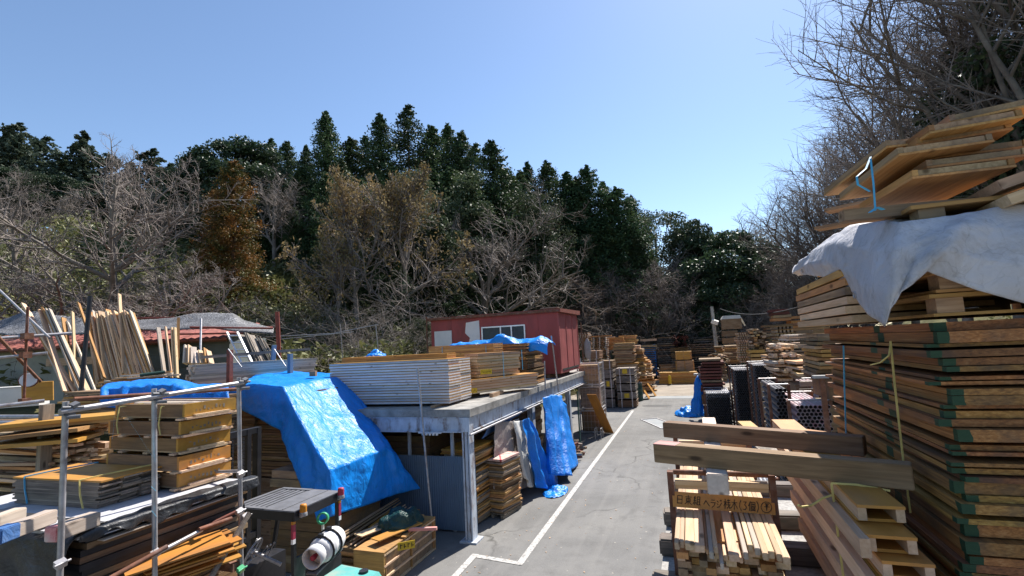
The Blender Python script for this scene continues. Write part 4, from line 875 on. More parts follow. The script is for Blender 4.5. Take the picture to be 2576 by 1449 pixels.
def slope(t, sag): return [lerp(a, b, t)+Vector((0, 0, -sag*(1 if i else .3))) for i, (a, b) in enumerate(zip(r2, r5))]
r3, r4 = slope(.33, .05), slope(.68, .06)
mid = lambda a, b, t=.5: [lerp(p, q, t) for p, q in zip(a, b)]
def tfold(u, v):
    s = sstep(.36, .5, u); return s*(.012*math.sin(v*46+3*math.sin(u*9))+.016*math.sin(v*21+u*4))*(1-.6*sstep(.82, .9, u))
big = sheet('tarpaulin', [r0, r1, r2, r3, r4, r5, mid(r5, r6), r6], 'bluetarp', 12, 16, .03, 3., .005, 11, True, tfold, .012)
tag(big, 'big bright blue tarpaulin sloping down over the tall pile', 'tarpaulin')
P = at(788, 940, Y=9.75); board('timber_block', (.14, .12, .12), P, R(20), 'dark', 'small dark block weighing down the top of the big blue tarpaulin', 'block')
g = [[at(266, 966, Y=7.6), at(335, 958, Y=7.7), at(440, 951, Y=7.8), at(500, 966, Y=7.7), at(572, 966, Y=7.7)],
     [at(254, 978, Y=6.9), at(330, 975, Y=6.95), at(425, 968, Y=6.95), at(490, 985, Y=6.95), at(578, 988, Y=6.95)],
     [at(256, 1000, Y=6.75), at(330, 1005, Y=6.85), at(420, 1005, Y=6.85), at(490, 1015, Y=6.85), at(580, 1010, Y=6.85)],
     [at(262, 1022, Y=6.75), at(330, 1042, Y=6.8), at(420, 1052, Y=6.8), at(500, 1052, Y=6.8), at(580, 1040, Y=6.8)]]
tag(sheet('tarpaulin', g, 'bluetarp2', 8, 12, .03, 2.4, .005, 21, True, lambda u, v: (.05*math.sin(v*34+u*2)+.035*math.sin(v*71))*sstep(.15, .5, u), .015), 'long low blue tarpaulin over the pile left of the big one', 'tarpaulin')
gx = (at(266, 990, Y=7.3).x+at(572, 990, Y=7.3).x)/2
stack('plywood_sheet', 'brown sheet in the pile under the long low blue tarpaulin', 'sheet', 'pile under the long low blue tarpaulin', (gx, 7.4), 0, 2.2, 20, (abs(at(266, 990, Y=7.3).x-at(572, 990, Y=7.3).x)*.93, .6, .05), ['brown', 'worn'], .006, .02, .3)
# ------------------------------------------------------------------ long weathered timbers held by steel stakes
p0, p1 = Vector((-11.3, 8.7, 3.40)), Vector((-10.42, 11.75, 3.40)); dv = (p1-p0).normalized(); ang = math.atan2(dv.y, dv.x); nv = Vector((-dv.y, dv.x, 0))
for k in range(9):
    for j in range(5):
        c = (p0+p1)/2+nv*(-.19+.088*j-.0)+Vector((0, 0, .03+.058*k))+dv*random.gauss(0, .03)
        board('long_timber', ((p1-p0).length*random.uniform(.985, 1.01), .085, .055), c, ang, 'pale', 'long weathered timber in the pile between the steel stakes', 'timber', 'long pile between the steel stakes')
def steelpost(x, y0, y1, Y, w, mat, label, Y2=None):
    a, b_ = at(x, y1, Y=Y), at(x, y0, Y=Y); return between('steel_stake', a, Vector((a.x, a.y, b_.z)), w, w, mat, label, 'stake')
steelpost(577, 880, 990, 8.95, .1, 'ironred', 'dark red steel stake holding the long weathered timbers')
steelpost(730, 890, 940, 10.55, .1, 'bluewall', 'blue grey steel stake holding the long weathered timbers')
between('long_board', at(505, 899, Y=8.9), at(780, 878, Y=11.6), .05, .07, 'grey', 'single long grey board lying above the weathered timbers', 'board')
for k, (a, b_) in enumerate([((574, 878), (608, 924)), ((690, 878), (719, 922))]):
    pipe_(at(*a, Y=8.8+1.2*k), at(*b_, Y=8.75+1.2*k), .013, 'galv', ['thin slanting rod hooked on the left half of the weathered timbers', 'thin slanting rod hooked on the right half of the weathered timbers'][k], 'rod', None, 'rod')
between('steel_stake', at(687, 905, Y=10.2), at(690, 868, Y=10.2), .12, .05, 'bluewall', 'short blue grey bracket standing behind the weathered timbers', 'bracket')
for k in range(9):
    x = 215+random.uniform(-5, 60)+k*8
    a = at(x, 972-3.6*k+random.uniform(-2, 2), Y=7.9); between('plank', a, at(x+130, 964-3.6*k, Y=8.5), .12, .035, random.choice(['fresh', 'pale', 'honey']), 'plank lying loose on the pile before the leaning planks', 'plank', 'loose planks before the leaning ones')
pl = at(300, 1000, Y=8.5)
stack('plank', 'plank in the pile that carries the loose planks', 'plank', 'pile that carries the loose planks', (pl.x, pl.y), R(8), 2.5, 16, (2.6, .7, .045), ['worn', 'honey'], .012, .05, 1)
pipe_(at(1500*.0+352, 944, Y=7.9), at(415, 936, Y=8.3), .04, 'darkgreen', 'dark green pipe lying on the loose planks')
# ------------------------------------------------------------------ hut with nets, leaning planks
H0, H1 = Vector((-29.5, 10.8, 2.5)), Vector((-17.5, 15.05, 2.5)); hd = (H1-H0).normalized(); hn = Vector((-hd.y, hd.x, 0)); hang = math.atan2(hd.y, hd.x); hl = (H1-H0).length
hut = thing('storage_hut', 'long low hut with a red tiled roof half covered in black nets', 'hut', (H0+H1)/2+hn*1.6, hang)
part('wall', MB().box((-hl*.26, 0, 1.2), (hl*.48, 3.0, 2.4)), 'cream', hut)
part('wall', MB().box((hl*.24, 0, 1.2), (hl*.52, 3.0, 2.4)), 'greywall', hut)
b = MB()
for i in range(46):
    x0 = -hl/2-.2+i*(hl+.4)/46; wv = (hl+.4)/46
    for r_ in range(4):
        y0, y1 = -2.0+r_*.62, -2.0+(r_+1)*.62+.06; z0_, z1_ = 2.34+r_*.17, 2.34+(r_+1)*.17+.015
        b.add([(x0, y0, z0_), (x0+wv*.45, y0, z0_+.05), (x0+wv, y0, z0_), (x0, y1, z1_), (x0+wv*.45, y1, z1_+.05), (x0+wv, y1, z1_), (x0, y0, z0_-.05), (x0+wv, y0, z0_-.05)], [(0, 1, 4, 3), (1, 2, 5, 4), (6, 7, 2, 1, 0)])
b.box((0, .9, 2.9), (hl+.3, 1.9, .1)); part('roof', b, 'tile', hut)
part('eave_board', MB().box((0, -1.93, 2.28), (hl+.3, .05, .1)), 'rust', hut)
part('window', MB().box((hl*.33, -1.52, 1.55), (2.2, .05, .55)), 'glass', hut)
part('lintel_board', MB().box((hl*.02, -1.56, 1.75), (2.4, .06, .3)), 'fresh', hut)
def net(top, bot, d0, d1, label, seed):
    n = len(top); rows = [[at(*p, d=d1) for p in top], [at(p[0]*.5+q[0]*.5, p[1]*.55+q[1]*.45, d=(d0+d1)/2)-Vector((0, 0, .08)) for p, q in zip(top, bot)], [at(*p, d=d0) for p in bot], [at(p[0], p[1]+3, d=d0-.02) for p in bot]]
    tag(sheet('shade_net', rows, 'net', 6, 7, .03, 1.6, .01, seed, True), label, 'net')
net([(-40, 800), (0, 806), (60, 786), (85, 783), (150, 795), (210, 801), (312, 812)], [(-40, 836), (0, 838), (60, 842), (100, 843), (160, 842), (215, 838), (300, 828)], 18.3, 20.4, 'black shade net over the left half of the hut roof', 2)
net([(345, 806), (383, 803), (430, 800), (484, 788), (584, 788), (615, 806), (689, 826)], [(340, 828), (383, 828), (440, 827), (538, 824), (602, 833), (640, 835), (687, 837)], 18.2, 20.6, 'black shade net sagging over the right half of the hut roof', 6)
pipe_(at(345, 800, d=20.9), at(440, 799, d=20.9), .035, 'ironred', 'red pipe above the black net')
pipe_(at(478, 823, d=18.1), at(686, 826, d=18.1), .035, 'ironred', 'upper red pipe along the edge of the right net')
pipe_(at(420, 841, d=18.0), at(612, 838, d=18.0), .035, 'ironred', 'lower red pipe along the edge of the right net')
pipe_(at(702, 900, d=17), at(697, 784, d=17), .07, 'ironred', 'thick dark red pipe post right of the hut', 'post', None, 'pipe_post')
pipe_(at(503, 930, d=16), at(506, 802, d=17), .035, 'galv', 'thin grey pole before the right net', 'pole', None, 'pole')
between('pole', at(447, 905, d=17), at(449, 800, d=17.6), .09, .09, 'honey', 'square wooden pole left of the thin grey pole', 'pole')
LP = 'planks leaning in a crowd against the hut'
mats_ = ['fresh', 'fresh', 'fresh', 'honey', 'pale']
def lean(xt, yt, xb, yb, label, grp, w=.13, dt=18.2, db=17.0, mat=None):
    a, b_ = at(xb, yb, d=db), at(xt, yt, d=dt)
    between('leaning_plank', a, b_, w, .045, mat or random.choice(mats_), label, 'plank', grp, roll=random.uniform(.2, 1.0))
rr = random.Random(5)
for k in range(76):
    u = k/75; xt = 222+112*u+rr.uniform(-5, 5); yt = 786+rr.uniform(-8, 24)+6*abs(u-.5); xb = 262+126*u+rr.uniform(-8, 8) if u > .25 else 240+150*u+rr.uniform(-6, 8)
    lean(xt, yt, xb, 962-14*u+rr.uniform(-6, 14), 'pale plank in the dense crowd leaning against the hut', LP, rr.uniform(.14, .22), dt=18.1+.3*rr.random())
lean(300, 740, 312, 940, 'tallest plank, rising above the dense crowd', None, .14, 18.4)
for xt, yt, xb, yb in [(58, 764, 205, 1012), (66, 778, 190, 1010), (75, 785, 176, 1008), (103, 780, 165, 985), (107, 775, 222, 1015), (125, 778, 232, 1020), (132, 800, 240, 1022), (118, 778, 214, 1010)]:
    lean(xt, yt, xb, yb, 'plank in the loose group tilting left of the crowd', 'loose group tilting left of the crowd', .15, 16, 14.5)
for xt, yt, xb, yb in [(160, 800, 185, 975), (182, 785, 192, 985), (197, 762, 262, 950), (170, 810, 240, 985)]:
    lean(xt, yt, xb, yb, 'single plank standing between the loose group and the crowd', 'single planks between the groups', .14, 17.5, 16)
for xt, yt, xb, yb in [(398, 824, 414, 945), (416, 822, 432, 950), (434, 824, 440, 948), (440, 824, 446, 950)]:
    lean(xt, yt, xb, yb, 'thin post standing right of the crowd of planks', 'thin posts right of the crowd', .12, 17, 16.5)
for k in range(7): lean(470+9*k+rr.uniform(-3, 3), 872+rr.uniform(-8, 12), 466+11*k, 915, 'short offcut standing behind the weathered timbers', 'short offcuts behind the weathered timbers', .16, 15, 14.6)
for k in range(9): lean(604+7.5*k+rr.uniform(-3, 3), 838+2.2*k+rr.uniform(-4, 6), 640+8*k, 925, 'grey slat leaning at the right end of the hut', 'grey slats at the right end of the hut', .2, 17.2, 16, 'grey')
lad = thing('ladder', 'aluminium ladder leaning behind the weathered timbers', 'ladder', at(620, 925, d=14)); lo_ = lad.location
a0, a1, b0, b1 = at(571, 836, d=14.6), at(612, 925, d=13.9), at(597, 836, d=14.6), at(640, 925, d=13.9)
mb = MB(); mb.bar(a0-lo_, a1-lo_, .05, .05); part('rail', mb, 'alu', lad); mb = MB(); mb.bar(b0-lo_, b1-lo_, .05, .05); part('rail', mb, 'alu', lad)
for k in range(5):
    t_ = .1+.2*k; part('rung', MB().tube(a0.lerp(a1, t_)-lo_, b0.lerp(b1, t_)-lo_, .025, 6), 'alu', lad)
pipe_(at(203, 992, d=13), at(227, 745, d=13.5), .055, 'blackmetal', 'grey steel pole standing before the dense crowd of planks', 'pole', None, 'steel_pole')
# ------------------------------------------------------------------ scaffold at the far left with its rails
t = thing('pipe_scaffold', 'pipe scaffold with crossing rails at the left edge', 'scaffold', at(62, 1010, d=8)); o_ = t.location
def tp(n, p, q, r, mt): c = MB().tube(Vector(p)-o_, Vector(q)-o_, r, 9); part(n, c, mt, t)
tp('post', at(60, 1010, d=8), at(70, 772, d=8), .02, 'rust')
tp('rail', at(-20, 852, d=8.1), at(180, 838, d=9), .026, 'galv'); tp('rail', at(-20, 902, d=8), at(120, 888, d=8.4), .026, 'galv'); tp('rail', at(-20, 1024, d=7.6), at(112, 1008, d=8), .03, 'galv')
tp('brace', at(-20, 712, d=9), at(125, 850, d=8.4), .018, 'galv'); tp('brace', at(-10, 842, d=8), at(102, 960, d=8.6), .026, 'rust')
for p in ((68, 846), (64, 893), (62, 1010)): part('clamp', MB().box(at(*p, d=7.97)-o_, (.12, .12, .1)), 'rust', t)
t = thing('white_cabinet', 'grey white cabinet lying on its side at the left edge', 'cabinet', at(30, 1022, d=9.5), R(45)); part('body', MB().box((0, 0, .17), (.95, .5, .36)), 'whitepaint', t); part('lid', MB().box((0, 0, .362), (.97, .52, .02)), 'whitepaint', t)
P = at(72, 956, d=8.5); t = thing('spot_lamp', 'small dark red lamp with a white face hanging at the left edge', 'lamp', P); mt_ = Matrix.Translation((0, 0, 0)) @ Euler((R(80), 0, R(50))).to_matrix().to_4x4()
part('housing', MB().lathe([(.06, -.1), (.12, -.06), (.13, .02)], 14, 0, mt_), 'ironred', t); part('lamp_glass', MB().lathe([(.12, .02), (.115, .03)], 14, 0, mt_), 'white', t)
board('plywood_sheet', (.45, .03, .35), at(95, 985, d=9), (R(8), 0, R(40)), 'orange', 'orange board standing behind the lamp at the left edge', 'board')
# ------------------------------------------------------------------ left pile: long boards and pipes running left
rr = random.Random(12)
for g_ in range(4):
    zb = 2.36+.30*g_; xr = -6.45+.03*g_
    for k in range(3):
        board('long_board', (3.4, .5, .03), (xr-1.7+rr.uniform(-.06, .05), 3.75, zb+.018+.033*k), R(rr.uniform(-1, 1)), rr.choice(['worn', 'brown', 'honey']), 'long board in the left pile with pipe ends', 'board', 'long boards of the left pile')
    for k in range(2):
        board('long_board', (3.2, .09, .06), (xr-1.5, 3.55+.3*k, zb+.15), R(rr.uniform(-1.5, 1.5)), rr.choice(['fresh', 'honey']), 'square timber between the boards of the left pile', 'timber', 'square timbers of the left pile')
    for k in range(5):
        y = 3.44+.075*k if k < 4 else 3.52; z = zb+.155+(.055 if k == 4 else 0); e = xr-.1-.07*(k % 3)
        pipe_((e-3, y, z), (e, y+.03, z), .026, 'galv', 'pipe end sticking out of the left pile', 'pipe', 'pipes of the left pile')
board('square_timber', (.9, .1, .07), at(112, 1130, X=-6.3), (0, R(90), 0), 'grey', 'upright grey timber against the left pile', 'timber')
for g_ in range(9):
    for k in range(9):
        z = 2.75+.075*g_+rr.uniform(-.02, .02); P = at(150+11.5*k, 1110, X=-6.2); e = -6.15+rr.uniform(-.12, .12)
        between('batten', (e-1.6, P.y+rr.uniform(-.1, .1), z+rr.uniform(-.05, .03)), (e, P.y+rr.uniform(-.05, .05), z), rr.uniform(.05, .09), .028, rr.choice(['fresh', 'honey', 'worn', 'fresh']), 'short batten end in the jumbled heap behind the scaffold post', 'batten', 'jumbled heap behind the scaffold post')
for k, (a, b_, mt_) in enumerate([((15, 1068), (320, 1040), 'orange'), ((0, 1098), (235, 1072), 'honey'), ((-30, 1120), (230, 1098), 'orange'), ((170, 1062), (330, 1052), 'fresh'), ((20, 1076), (325, 1047), 'honey')]):
    a, b_ = at(*a, X=-6.6), at(*b_, X=-5.9); between('long_board', a, b_, .5, .035, mt_, 'wide orange board lying on the top of the left pile', 'board', 'wide boards on the top of the left pile')
# ------------------------------------------------------------------ near scaffold frame with its shelf
SXX = -3.55
fr = thing('near_scaffold', 'near scaffold frame of grey pipes round the loaded shelf', 'scaffold', (SXX, 2.55, 0)); o_ = fr.location
def fp(n, p, q, r, mt, nn=12): part(n, MB().tube(Vector(p)-o_, Vector(q)-o_, r, nn), mt, fr)
posts = []
for k, (x, y, xb) in enumerate([(164, 1036, 150), (387, 1000, 389), (600, 968, 607)]):
    a = at(x, y, X=SXX); b_ = at(xb, 1449, X=SXX); d_ = (b_-a)/(a.z-b_.z); posts.append(a); fp('post', a+d_*(a.z-.05), a+Vector((0, 0, .06)), .0168, 'galv')
ra, rb = at(150, 1036, X=SXX+.05), at(612, 962, X=SXX+.05); fp('rail', ra, rb, .0168, 'galv')
fp('rail', at(186, 1004, X=-3.9), at(610, 978, X=-3.66), .0145, 'rust')
fp('rail', at(240, 1475, X=SXX+.05), at(420, 1375, X=SXX+.05), .015, 'rust'); fp('rail', at(395, 1392, X=SXX+.04), at(508, 1333, X=SXX+.04), .014, 'galv')
fp('rail', at(500, 1332, X=SXX+.05), at(582, 1316-12, X=SXX+.05), .0145, 'rust'); fp('rail', at(505, 1330, X=-3.7), at(604, 1282, X=-3.62), .012, 'ironred')
fp('rail', at(545, 1187, X=-3.9), at(606, 1185, X=SXX), .013, 'galv')
b = MB(); b.bar(at(628, 1290, X=SXX+.06)-o_, at(520, 1470, X=SXX+.06)-o_, .018, .036); part('brace', b, 'grey', fr)
for a in posts:
    b = MB(); c_ = a-o_; b.box(c_+Vector((.02, 0, .0)), (.05, .06, .04)); b.box(c_+Vector((.05, .02, .03)), (.036, .04, .042), 0, Euler((.4, .3, .2)).to_matrix()); b.tube(c_+Vector((.06, -.05, .03)), c_+Vector((.06, .06, .02)), .009, 6); b.tube(c_+Vector((.05, -.02, -.03)), c_+Vector((.09, .03, -.03)), .012, 6); part('clamp', b, 'greytop', fr)
for (x, y) in ((606, 1192), (603, 1287), (391, 1392), (618, 1300), (606, 1432), (152, 1418)):
    b = MB(); c_ = at(x, y, X=SXX+.02)-o_; b.box(c_, (.04, .05, .04), 0, Euler((.3, .5, .1)).to_matrix()); b.tube(c_+Vector((.02, -.04, 0)), c_+Vector((.02, .04, .01)), .007, 6); part('clamp', b, 'galv' if y != 1432 else 'green', fr)
b = MB()
for a in posts:
    for dz in (.85,): b.box(Vector((-4.6-SXX, a.y-2.55, 2.36)), (2.1, .06, .06))
part('shelf_bearer', b, 'rust', fr)
stack('plywood_sheet', 'dark panel in the flat pile under the black sheet of the shelf', 'sheet', 'flat pile under the black sheet', (-4.62, 2.78), R(90), 2.40, 13, (1.22, 1.82, .038), ['brown', 'dark', 'blackmetal', 'blackmetal'], .003, .012, .3)
for k, (c_, d_) in enumerate([((-4.62, 2.76, 2.945), (1.3, 1.9, .018)), ((-4.3, 2.72, 2.966), (1.26, 1.2, .018)), ((-5.2, 2.85, 2.966), (1.2, .5, .018))]):
    board('grey_sheet', d_, c_, R(90.+[0, .8, -1][k]), 'silver', ['largest pale grey panel spread over the shelf', 'pale grey panel nearest the scaffold posts on the shelf', 'narrow pale grey panel at the left of the shelf'][k], 'panel')
ex = -3.645
g = [[(ex-.10-.03*math.sin(y*5), y, 2.981+.003*math.sin(y*30)) for y in np.linspace(2.2, 3.45, 15)], [(ex, y, 2.978+.004*math.sin(y*41)) for y in np.linspace(2.12, 3.45, 15)], [(ex+.012, y, 2.95) for y in np.linspace(2.1, 3.45, 15)], [(ex+.014+.01*math.sin(y*17), y, 2.915+.022*math.sin(y*9)+.02*math.sin(y*31)) for y in np.linspace(2.1, 3.45, 15)]]
tag(sheet('black_sheet', g, 'blacksheet', 5, 4, .006, 9, .002, 31), 'torn black plastic sheet hanging over the long edge of the shelf', 'plastic sheet')
for k in range(6):
    board('thin_strip', (1.33-.05*k, .06, .006), (ex-.02-.004*(k%3), 2.78, 2.945-.013*k+.009), R(90+.4*(k%3-1)), ['silver', 'black', 'silver', 'grey', 'black', 'pale'][k], ['topmost thin strip along the long edge of the shelf', 'second thin strip along the long edge of the shelf', 'third thin strip along the long edge of the shelf', 'fourth thin strip along the long edge of the shelf', 'fifth thin strip along the long edge of the shelf', 'lowest thin strip along the long edge of the shelf'][k], 'strip') if k in (2, 5) else None
g = [[(x, 2.3, 2.982) for x in np.linspace(-5.6, -3.7, 12)], [(x, 2.09, 2.955) for x in np.linspace(-5.6, -3.66, 12)], [(x, 2.05, 2.86+.02*math.sin(x*9)) for x in np.linspace(-5.6, -3.66, 12)], [(x, 2.04+.02*math.sin(x*13), 2.62+.03*math.sin(x*7)) for x in np.linspace(-5.6, -3.66, 12)]]
tag(sheet('black_sheet', g, 'blacksheet', 5, 4, .02, 5, .003, 35), 'black plastic sheet hanging over the short near edge of the shelf', 'plastic sheet')
for k in range(8): pipe_((-4.6-.3, 1.86+.0*k, 2.62+.02*k) if 0 else (-5.3, 1.8+.028*k, 2.47), (-4.05, 1.86+.028*k, 2.47), .013, 'whitepaint', 'thin pale rod in the row below the shelf at the lower left', 'rod', 'thin pale rods below the shelf', 'rod')
for k, (a, b_, mt_, lab) in enumerate([((128, 1345), (240, 1304), 'pale', 'square timber with a red end lying on the shelf'), ((2, 1346), (130, 1298), 'pale', 'square timber with a blue grey end lying on the shelf'), ((-20, 1318), (52, 1292), 'pale', 'square timber at the left edge of the shelf')]):
    a, b_ = at(*a, z=3.03), at(*b_, z=3.03); tt = between('square_timber', a, b_, .085, .085, mt_, lab, 'timber', None, .006)
    if k < 2:
        L_ = (b_-a).length; e = link('painted_end', boxmesh('painted_end', (.05 if k == 0 else .12, .087, .087), 'pinkend' if k == 0 else 'oldblue', .006), tt, (-L_/2+.02, 0, 0))
# plywood bundle
rr = random.Random(3)
for k in range(15):
    for j in range(3 if k < 14 else 1):
        if k == 14: board('plywood_sheet', (.98, .45, .012), (-4.58, 2.69, 2.98+.0135*14), R(2), 'orange', 'orange sheet topping the tied bundle on the shelf', 'sheet')
        else: board('plywood_strip', (.93+rr.uniform(-.04, .05), .14, .012), (-4.60+rr.uniform(-.02, .03), 2.545+.145*j, 2.978+.0135*k+.007), R(2), 'grey', 'grey strip in the tied bundle on the shelf', 'strip', 'grey strips of the tied bundle')
for k, (xx, mt_) in enumerate([(-4.92, 'bluerope'), (-4.27, 'rope')]): strap([(xx+.1, 2.9, 3.19), (xx+.03, 2.6, 3.187), (xx, 2.45, 3.182), (xx+.005, 2.455, 3.08), (xx+.05, 2.452, 2.985)], .006, mt_, ['pale blue band round the tied bundle', 'yellow band round the tied bundle'][k])
# crates
for k in range(5):
    h = .125; z = 2.985+.137*k; off = (.02*math.sin(k*2), .015*math.cos(k*3)); t = thing('timber_crate', ['lowest crate of the orange ended stack on the shelf', 'second lowest crate of the orange ended stack on the shelf', 'middle crate of the orange ended stack on the shelf', 'second highest crate of the orange ended stack on the shelf', 'open topmost crate of the orange ended stack, tied with yellow bands'][k], 'crate', (-4.36+off[0]+(.03 if k > 2 else 0), 3.18+off[1], z), R(-3+1.5*(k % 2)))
    L_, W_ = .9, .46
    for s, mt_ in ((-1, 'brown'), (1, 'brown')): part('side_board', MB().box((0, s*(W_/2-.012), .027+h/2-.012), (L_-.05, .024, h-.024)), mt_, t)
    for s in (-1, 1): part('end_board', MB().box((s*(L_/2-.012), 0, .027+h/2-.012), (.024, W_, h-.024)), 'orange', t)
    part('floor', MB().box((0, 0, .022), (L_-.002, W_-.004, .012)), 'worn', t)
    for j in range(3): part('bottom_slat', MB().box((-.25+.33*j, 0, .008), (.06, W_+.05, .015)), 'fresh', t)
    for j in range(2): part('end_slat', MB().box((L_/2+.015, -.02+.02*j, .012+.018*j), (.03, W_*.9-.1*j, .016)), 'fresh', t)
    b = MB(); r3_ = random.Random(k)
    for j in range(8): b.box((L_/2+.0008, -.13+.035*j, .075+r3_.uniform(-.012, .012)), (.0014, r3_.uniform(.004, .02), r3_.uniform(.006, .035)))
    part('lettering', b, 'grey', t)
    if k == 4:
        for j in range(5): part('stored_batten', MB().box((0, -.16+.08*j, .11+.01*(j % 2)), (.82, .05, .02)), 'pale', t)
for k, (x0_, y0_, mt_) in enumerate([(300, 1030, 'rope'), (405, 1030, 'rope')]):
    P = at(x0_, y0_, Y=2.93); strap([P+Vector((.05, .2, .03)), P+Vector((0, 0, .02)), P+Vector((.0, -.015, -.12)), P+Vector((.03, -.02, -.2))], .005, mt_, 'yellow band hanging on the orange ended crates', group='yellow bands on the crates')
def ribbon(pts, wdt, mat, label, name='packing_tape'):
    mb = MB(); pts = [Vector(p) for p in pts]
    L_ = [p+Vector((0, -wdt/2*.6, 0))+Vector((wdt/2, 0, 0)) for p in pts]; R_ = [p-Vector((0, -wdt/2*.6, 0))-Vector((wdt/2, 0, 0)) for p in pts]
    mb.add(L_+R_, [(i, i+1, len(pts)+i+1, len(pts)+i) for i in range(len(pts)-1)]); mb.add([v+Vector((.001, .001, .002)) for v in L_+R_], [(len(pts)+i, len(pts)+i+1, i+1, i) for i in range(len(pts)-1)]); return single(name, mb, mat, label, 'tape')
ribbon([at(296, 1012, X=SXX+.08), at(288, 1035, X=SXX+.07), at(286, 1075, X=SXX+.06), at(282, 1105, X=SXX+.06)], .022, 'bluerope', 'short blue tape end hanging from the scaffold rail')
ribbon([at(299, 1013, X=SXX+.08), at(325, 1060, X=SXX+.05), at(355, 1105, X=SXX+.05), at(392, 1165, X=SXX+.03)], .018, 'bluerope', 'long blue tape slanting from the rail to the middle post')
ribbon([at(380, 1225, X=SXX+.03), at(392, 1236, X=SXX+.04)], .016, 'bluerope', 'blue tape wound round the middle post above the shelf')
ribbon([at(381, 1285, X=SXX+.03), at(393, 1300, X=SXX+.05), at(388, 1360, X=SXX+.04), at(384, 1400, X=SXX+.03)], .014, 'bluerope', 'blue tape wound round the middle post at the shelf edge')
# boards below the shelf
stack('plywood_sheet', 'brown sheet in the pile standing under the shelf', 'sheet', 'pile standing under the shelf', (-4.45, 2.75), R(90), 1.62, 18, (1.35, 1.2, .036), ['brown', 'dark', 'dark'], .003, .02, .5)
for k, (x, y, rz) in enumerate([(445, 1388, 35), (478, 1384, 20), (462, 1402, 42), (435, 1418, 38), (480, 1425, 30), (428, 1436, 33), (495, 1398, 28)]):
    P = at(x, y, X=-3.62-.02*k); board('orange_sheet', (.62, .3, .012), P, (R(4), R(-3), R(80-rz*.5)), 'orange', 'bright orange sheet in the fanned pile below the shelf', 'sheet', 'fanned orange sheets below the shelf')
for k in range(3):
    for j in range(5):
        P = at([492, 512, 540][k]-20, [1395, 1352, 1325][k]+j*6-8, X=-3.72); board('batten', (.5, .06, .012), P+Vector((-.2, -.06, 0)), R(88), 'fresh', 'thin batten in the small bundles below the shelf', 'batten', 'small batten bundles below the shelf')
stack('orange_sheet', 'orange sheet in the pile carrying the fanned ones', 'sheet', 'pile carrying the fanned orange sheets', (-3.85, 3.35), R(28), .4, 26, (.8, .55, .05), ['orange', 'honey'], .01, .03, 2)
stack('grey_sheet', 'dark panel in the base pile below the shelf', 'panel', 'base pile below the shelf', (-4.4, 2.8), R(90), .02, 26, (1.5, 1.3, .055), ['brown', 'dark'], .005, .02, .4)
# ------------------------------------------------------------------ forklift
fk = thing('forklift', 'black forklift with a teal counterweight and a white gas bottle', 'forklift', (-5.3, 5.5, 0)); o_ = fk.location
def kp(n, mb, mt, par=None): mb.v = [tuple(Vector(p)-o_) for p in mb.v]; return part(n, mb, mt, par or fk)
G = [at(622, 1290, z=2.08), at(735, 1291, z=2.08), at(822, 1232, z=2.08), at(700, 1229, z=2.08)]
gx0, gx1, gy0, gy1 = -5.78, -4.76, 5.06, 5.93
b = MB().box(((gx0+gx1)/2+.27, (gy0+gy1)/2, 2.09), (gx1-gx0-.54, gy1-gy0, .03)); b.box((gx0+.28, gy0+.03, 2.085), (.52, .06, .05)); b.box((gx0+.28, gy1-.03, 2.085), (.52, .06, .05)); b.box((gx0+.03, (gy0+gy1)/2, 2.085), (.06, gy1-gy0-.13, .05))
for i in range(6): b.box((gx0+.1+.085*i, (gy0+gy1)/2, 2.085), (.055, gy1-gy0-.13, .03))
b.box((gx1-.2, (gy0+gy1)/2, 2.108), (.012, gy1-gy0-.04, .008)); kp('overhead_guard', b, 'greytop')
b = MB()
for y in (gy0-.012, gy1+.012): b.box(((gx0+gx1)/2, y, 2.045), (gx1-gx0, .022, .11))
for x in (gx0-.012, gx1+.012): b.box((x, (gy0+gy1)/2, 2.045), (.022, gy1-gy0+.04, .11))
kp('guard_rim', b, 'blackmetal')
for x, y, lean_ in ((gx0+.02, gy0+.03, .25), (gx0+.02, gy1-.03, .25), (gx1-.04, gy0+.03, -.02), (gx1-.04, gy1-.03, -.02)):
    kp('guard_post', MB().bar((x-lean_, y, .85), (x, y, 2.07), .045, .045), 'blackmetal')
b = MB().box((-5.45, 5.5, .55), (1.5, .8, .5)); b.box((-5.82, 5.5, 1.02), (.26, .78, .5)); b.box((-5.1, 5.5, .86), (.62, .7, .2)); b.box((-6.08, 5.5, .6), (.24, .7, .6)); kp('body', b, 'blackmetal')
b = MB(); ring = []
prof = [(-4.86, .42), (-4.3, .42), (-4.02, .55), (-4.0, .95), (-4.14, 1.12), (-4.86, 1.16)]
for y, s in ((5.02, .0), (5.14, 1), (5.86, 1), (5.98, 0)):
    ring.append([Vector((x-(0 if s else .05*(x > -4.8)), y, z-(0 if s else .05*(z > .8)))) for x, z in prof])
n_ = len(prof)
b.add([p for r_ in ring for p in r_], [(j*n_+i, j*n_+(i+1) % n_, (j+1)*n_+(i+1) % n_, (j+1)*n_+i) for j in range(3) for i in range(n_)]+[tuple(range(n_-1, -1, -1)), tuple(range(3*n_, 4*n_))]); kp('counterweight', b, 'teal')
for y in (5.2, 5.8): kp('counterweight_recess', MB().tube((-4.3, y, 1.1), (-4.3, y, 1.155), .06, 12), 'blackmetal')
ca, cb_ = at(783, 1408, X=-4.42), at(850, 1345, X=-4.50); ax = (cb_-ca).normalized(); L_ = (cb_-ca).length
Mx = Matrix.Translation(ca) @ ax.to_track_quat('Z', 'Y').to_matrix().to_4x4()
bt = kp('gas_bottle', MB().lathe([(.06, .12), (.135, .14), (.155, .2), (.155, L_*.5), (.16, L_*.52), (.155, L_*.54), (.155, L_-.1), (.13, L_-.03), (.05, L_)], 20, 0, Mx), 'white')
b = MB(); k_ = [(.125, 0), (.125, .16), (.115, .16), (.115, 0)]
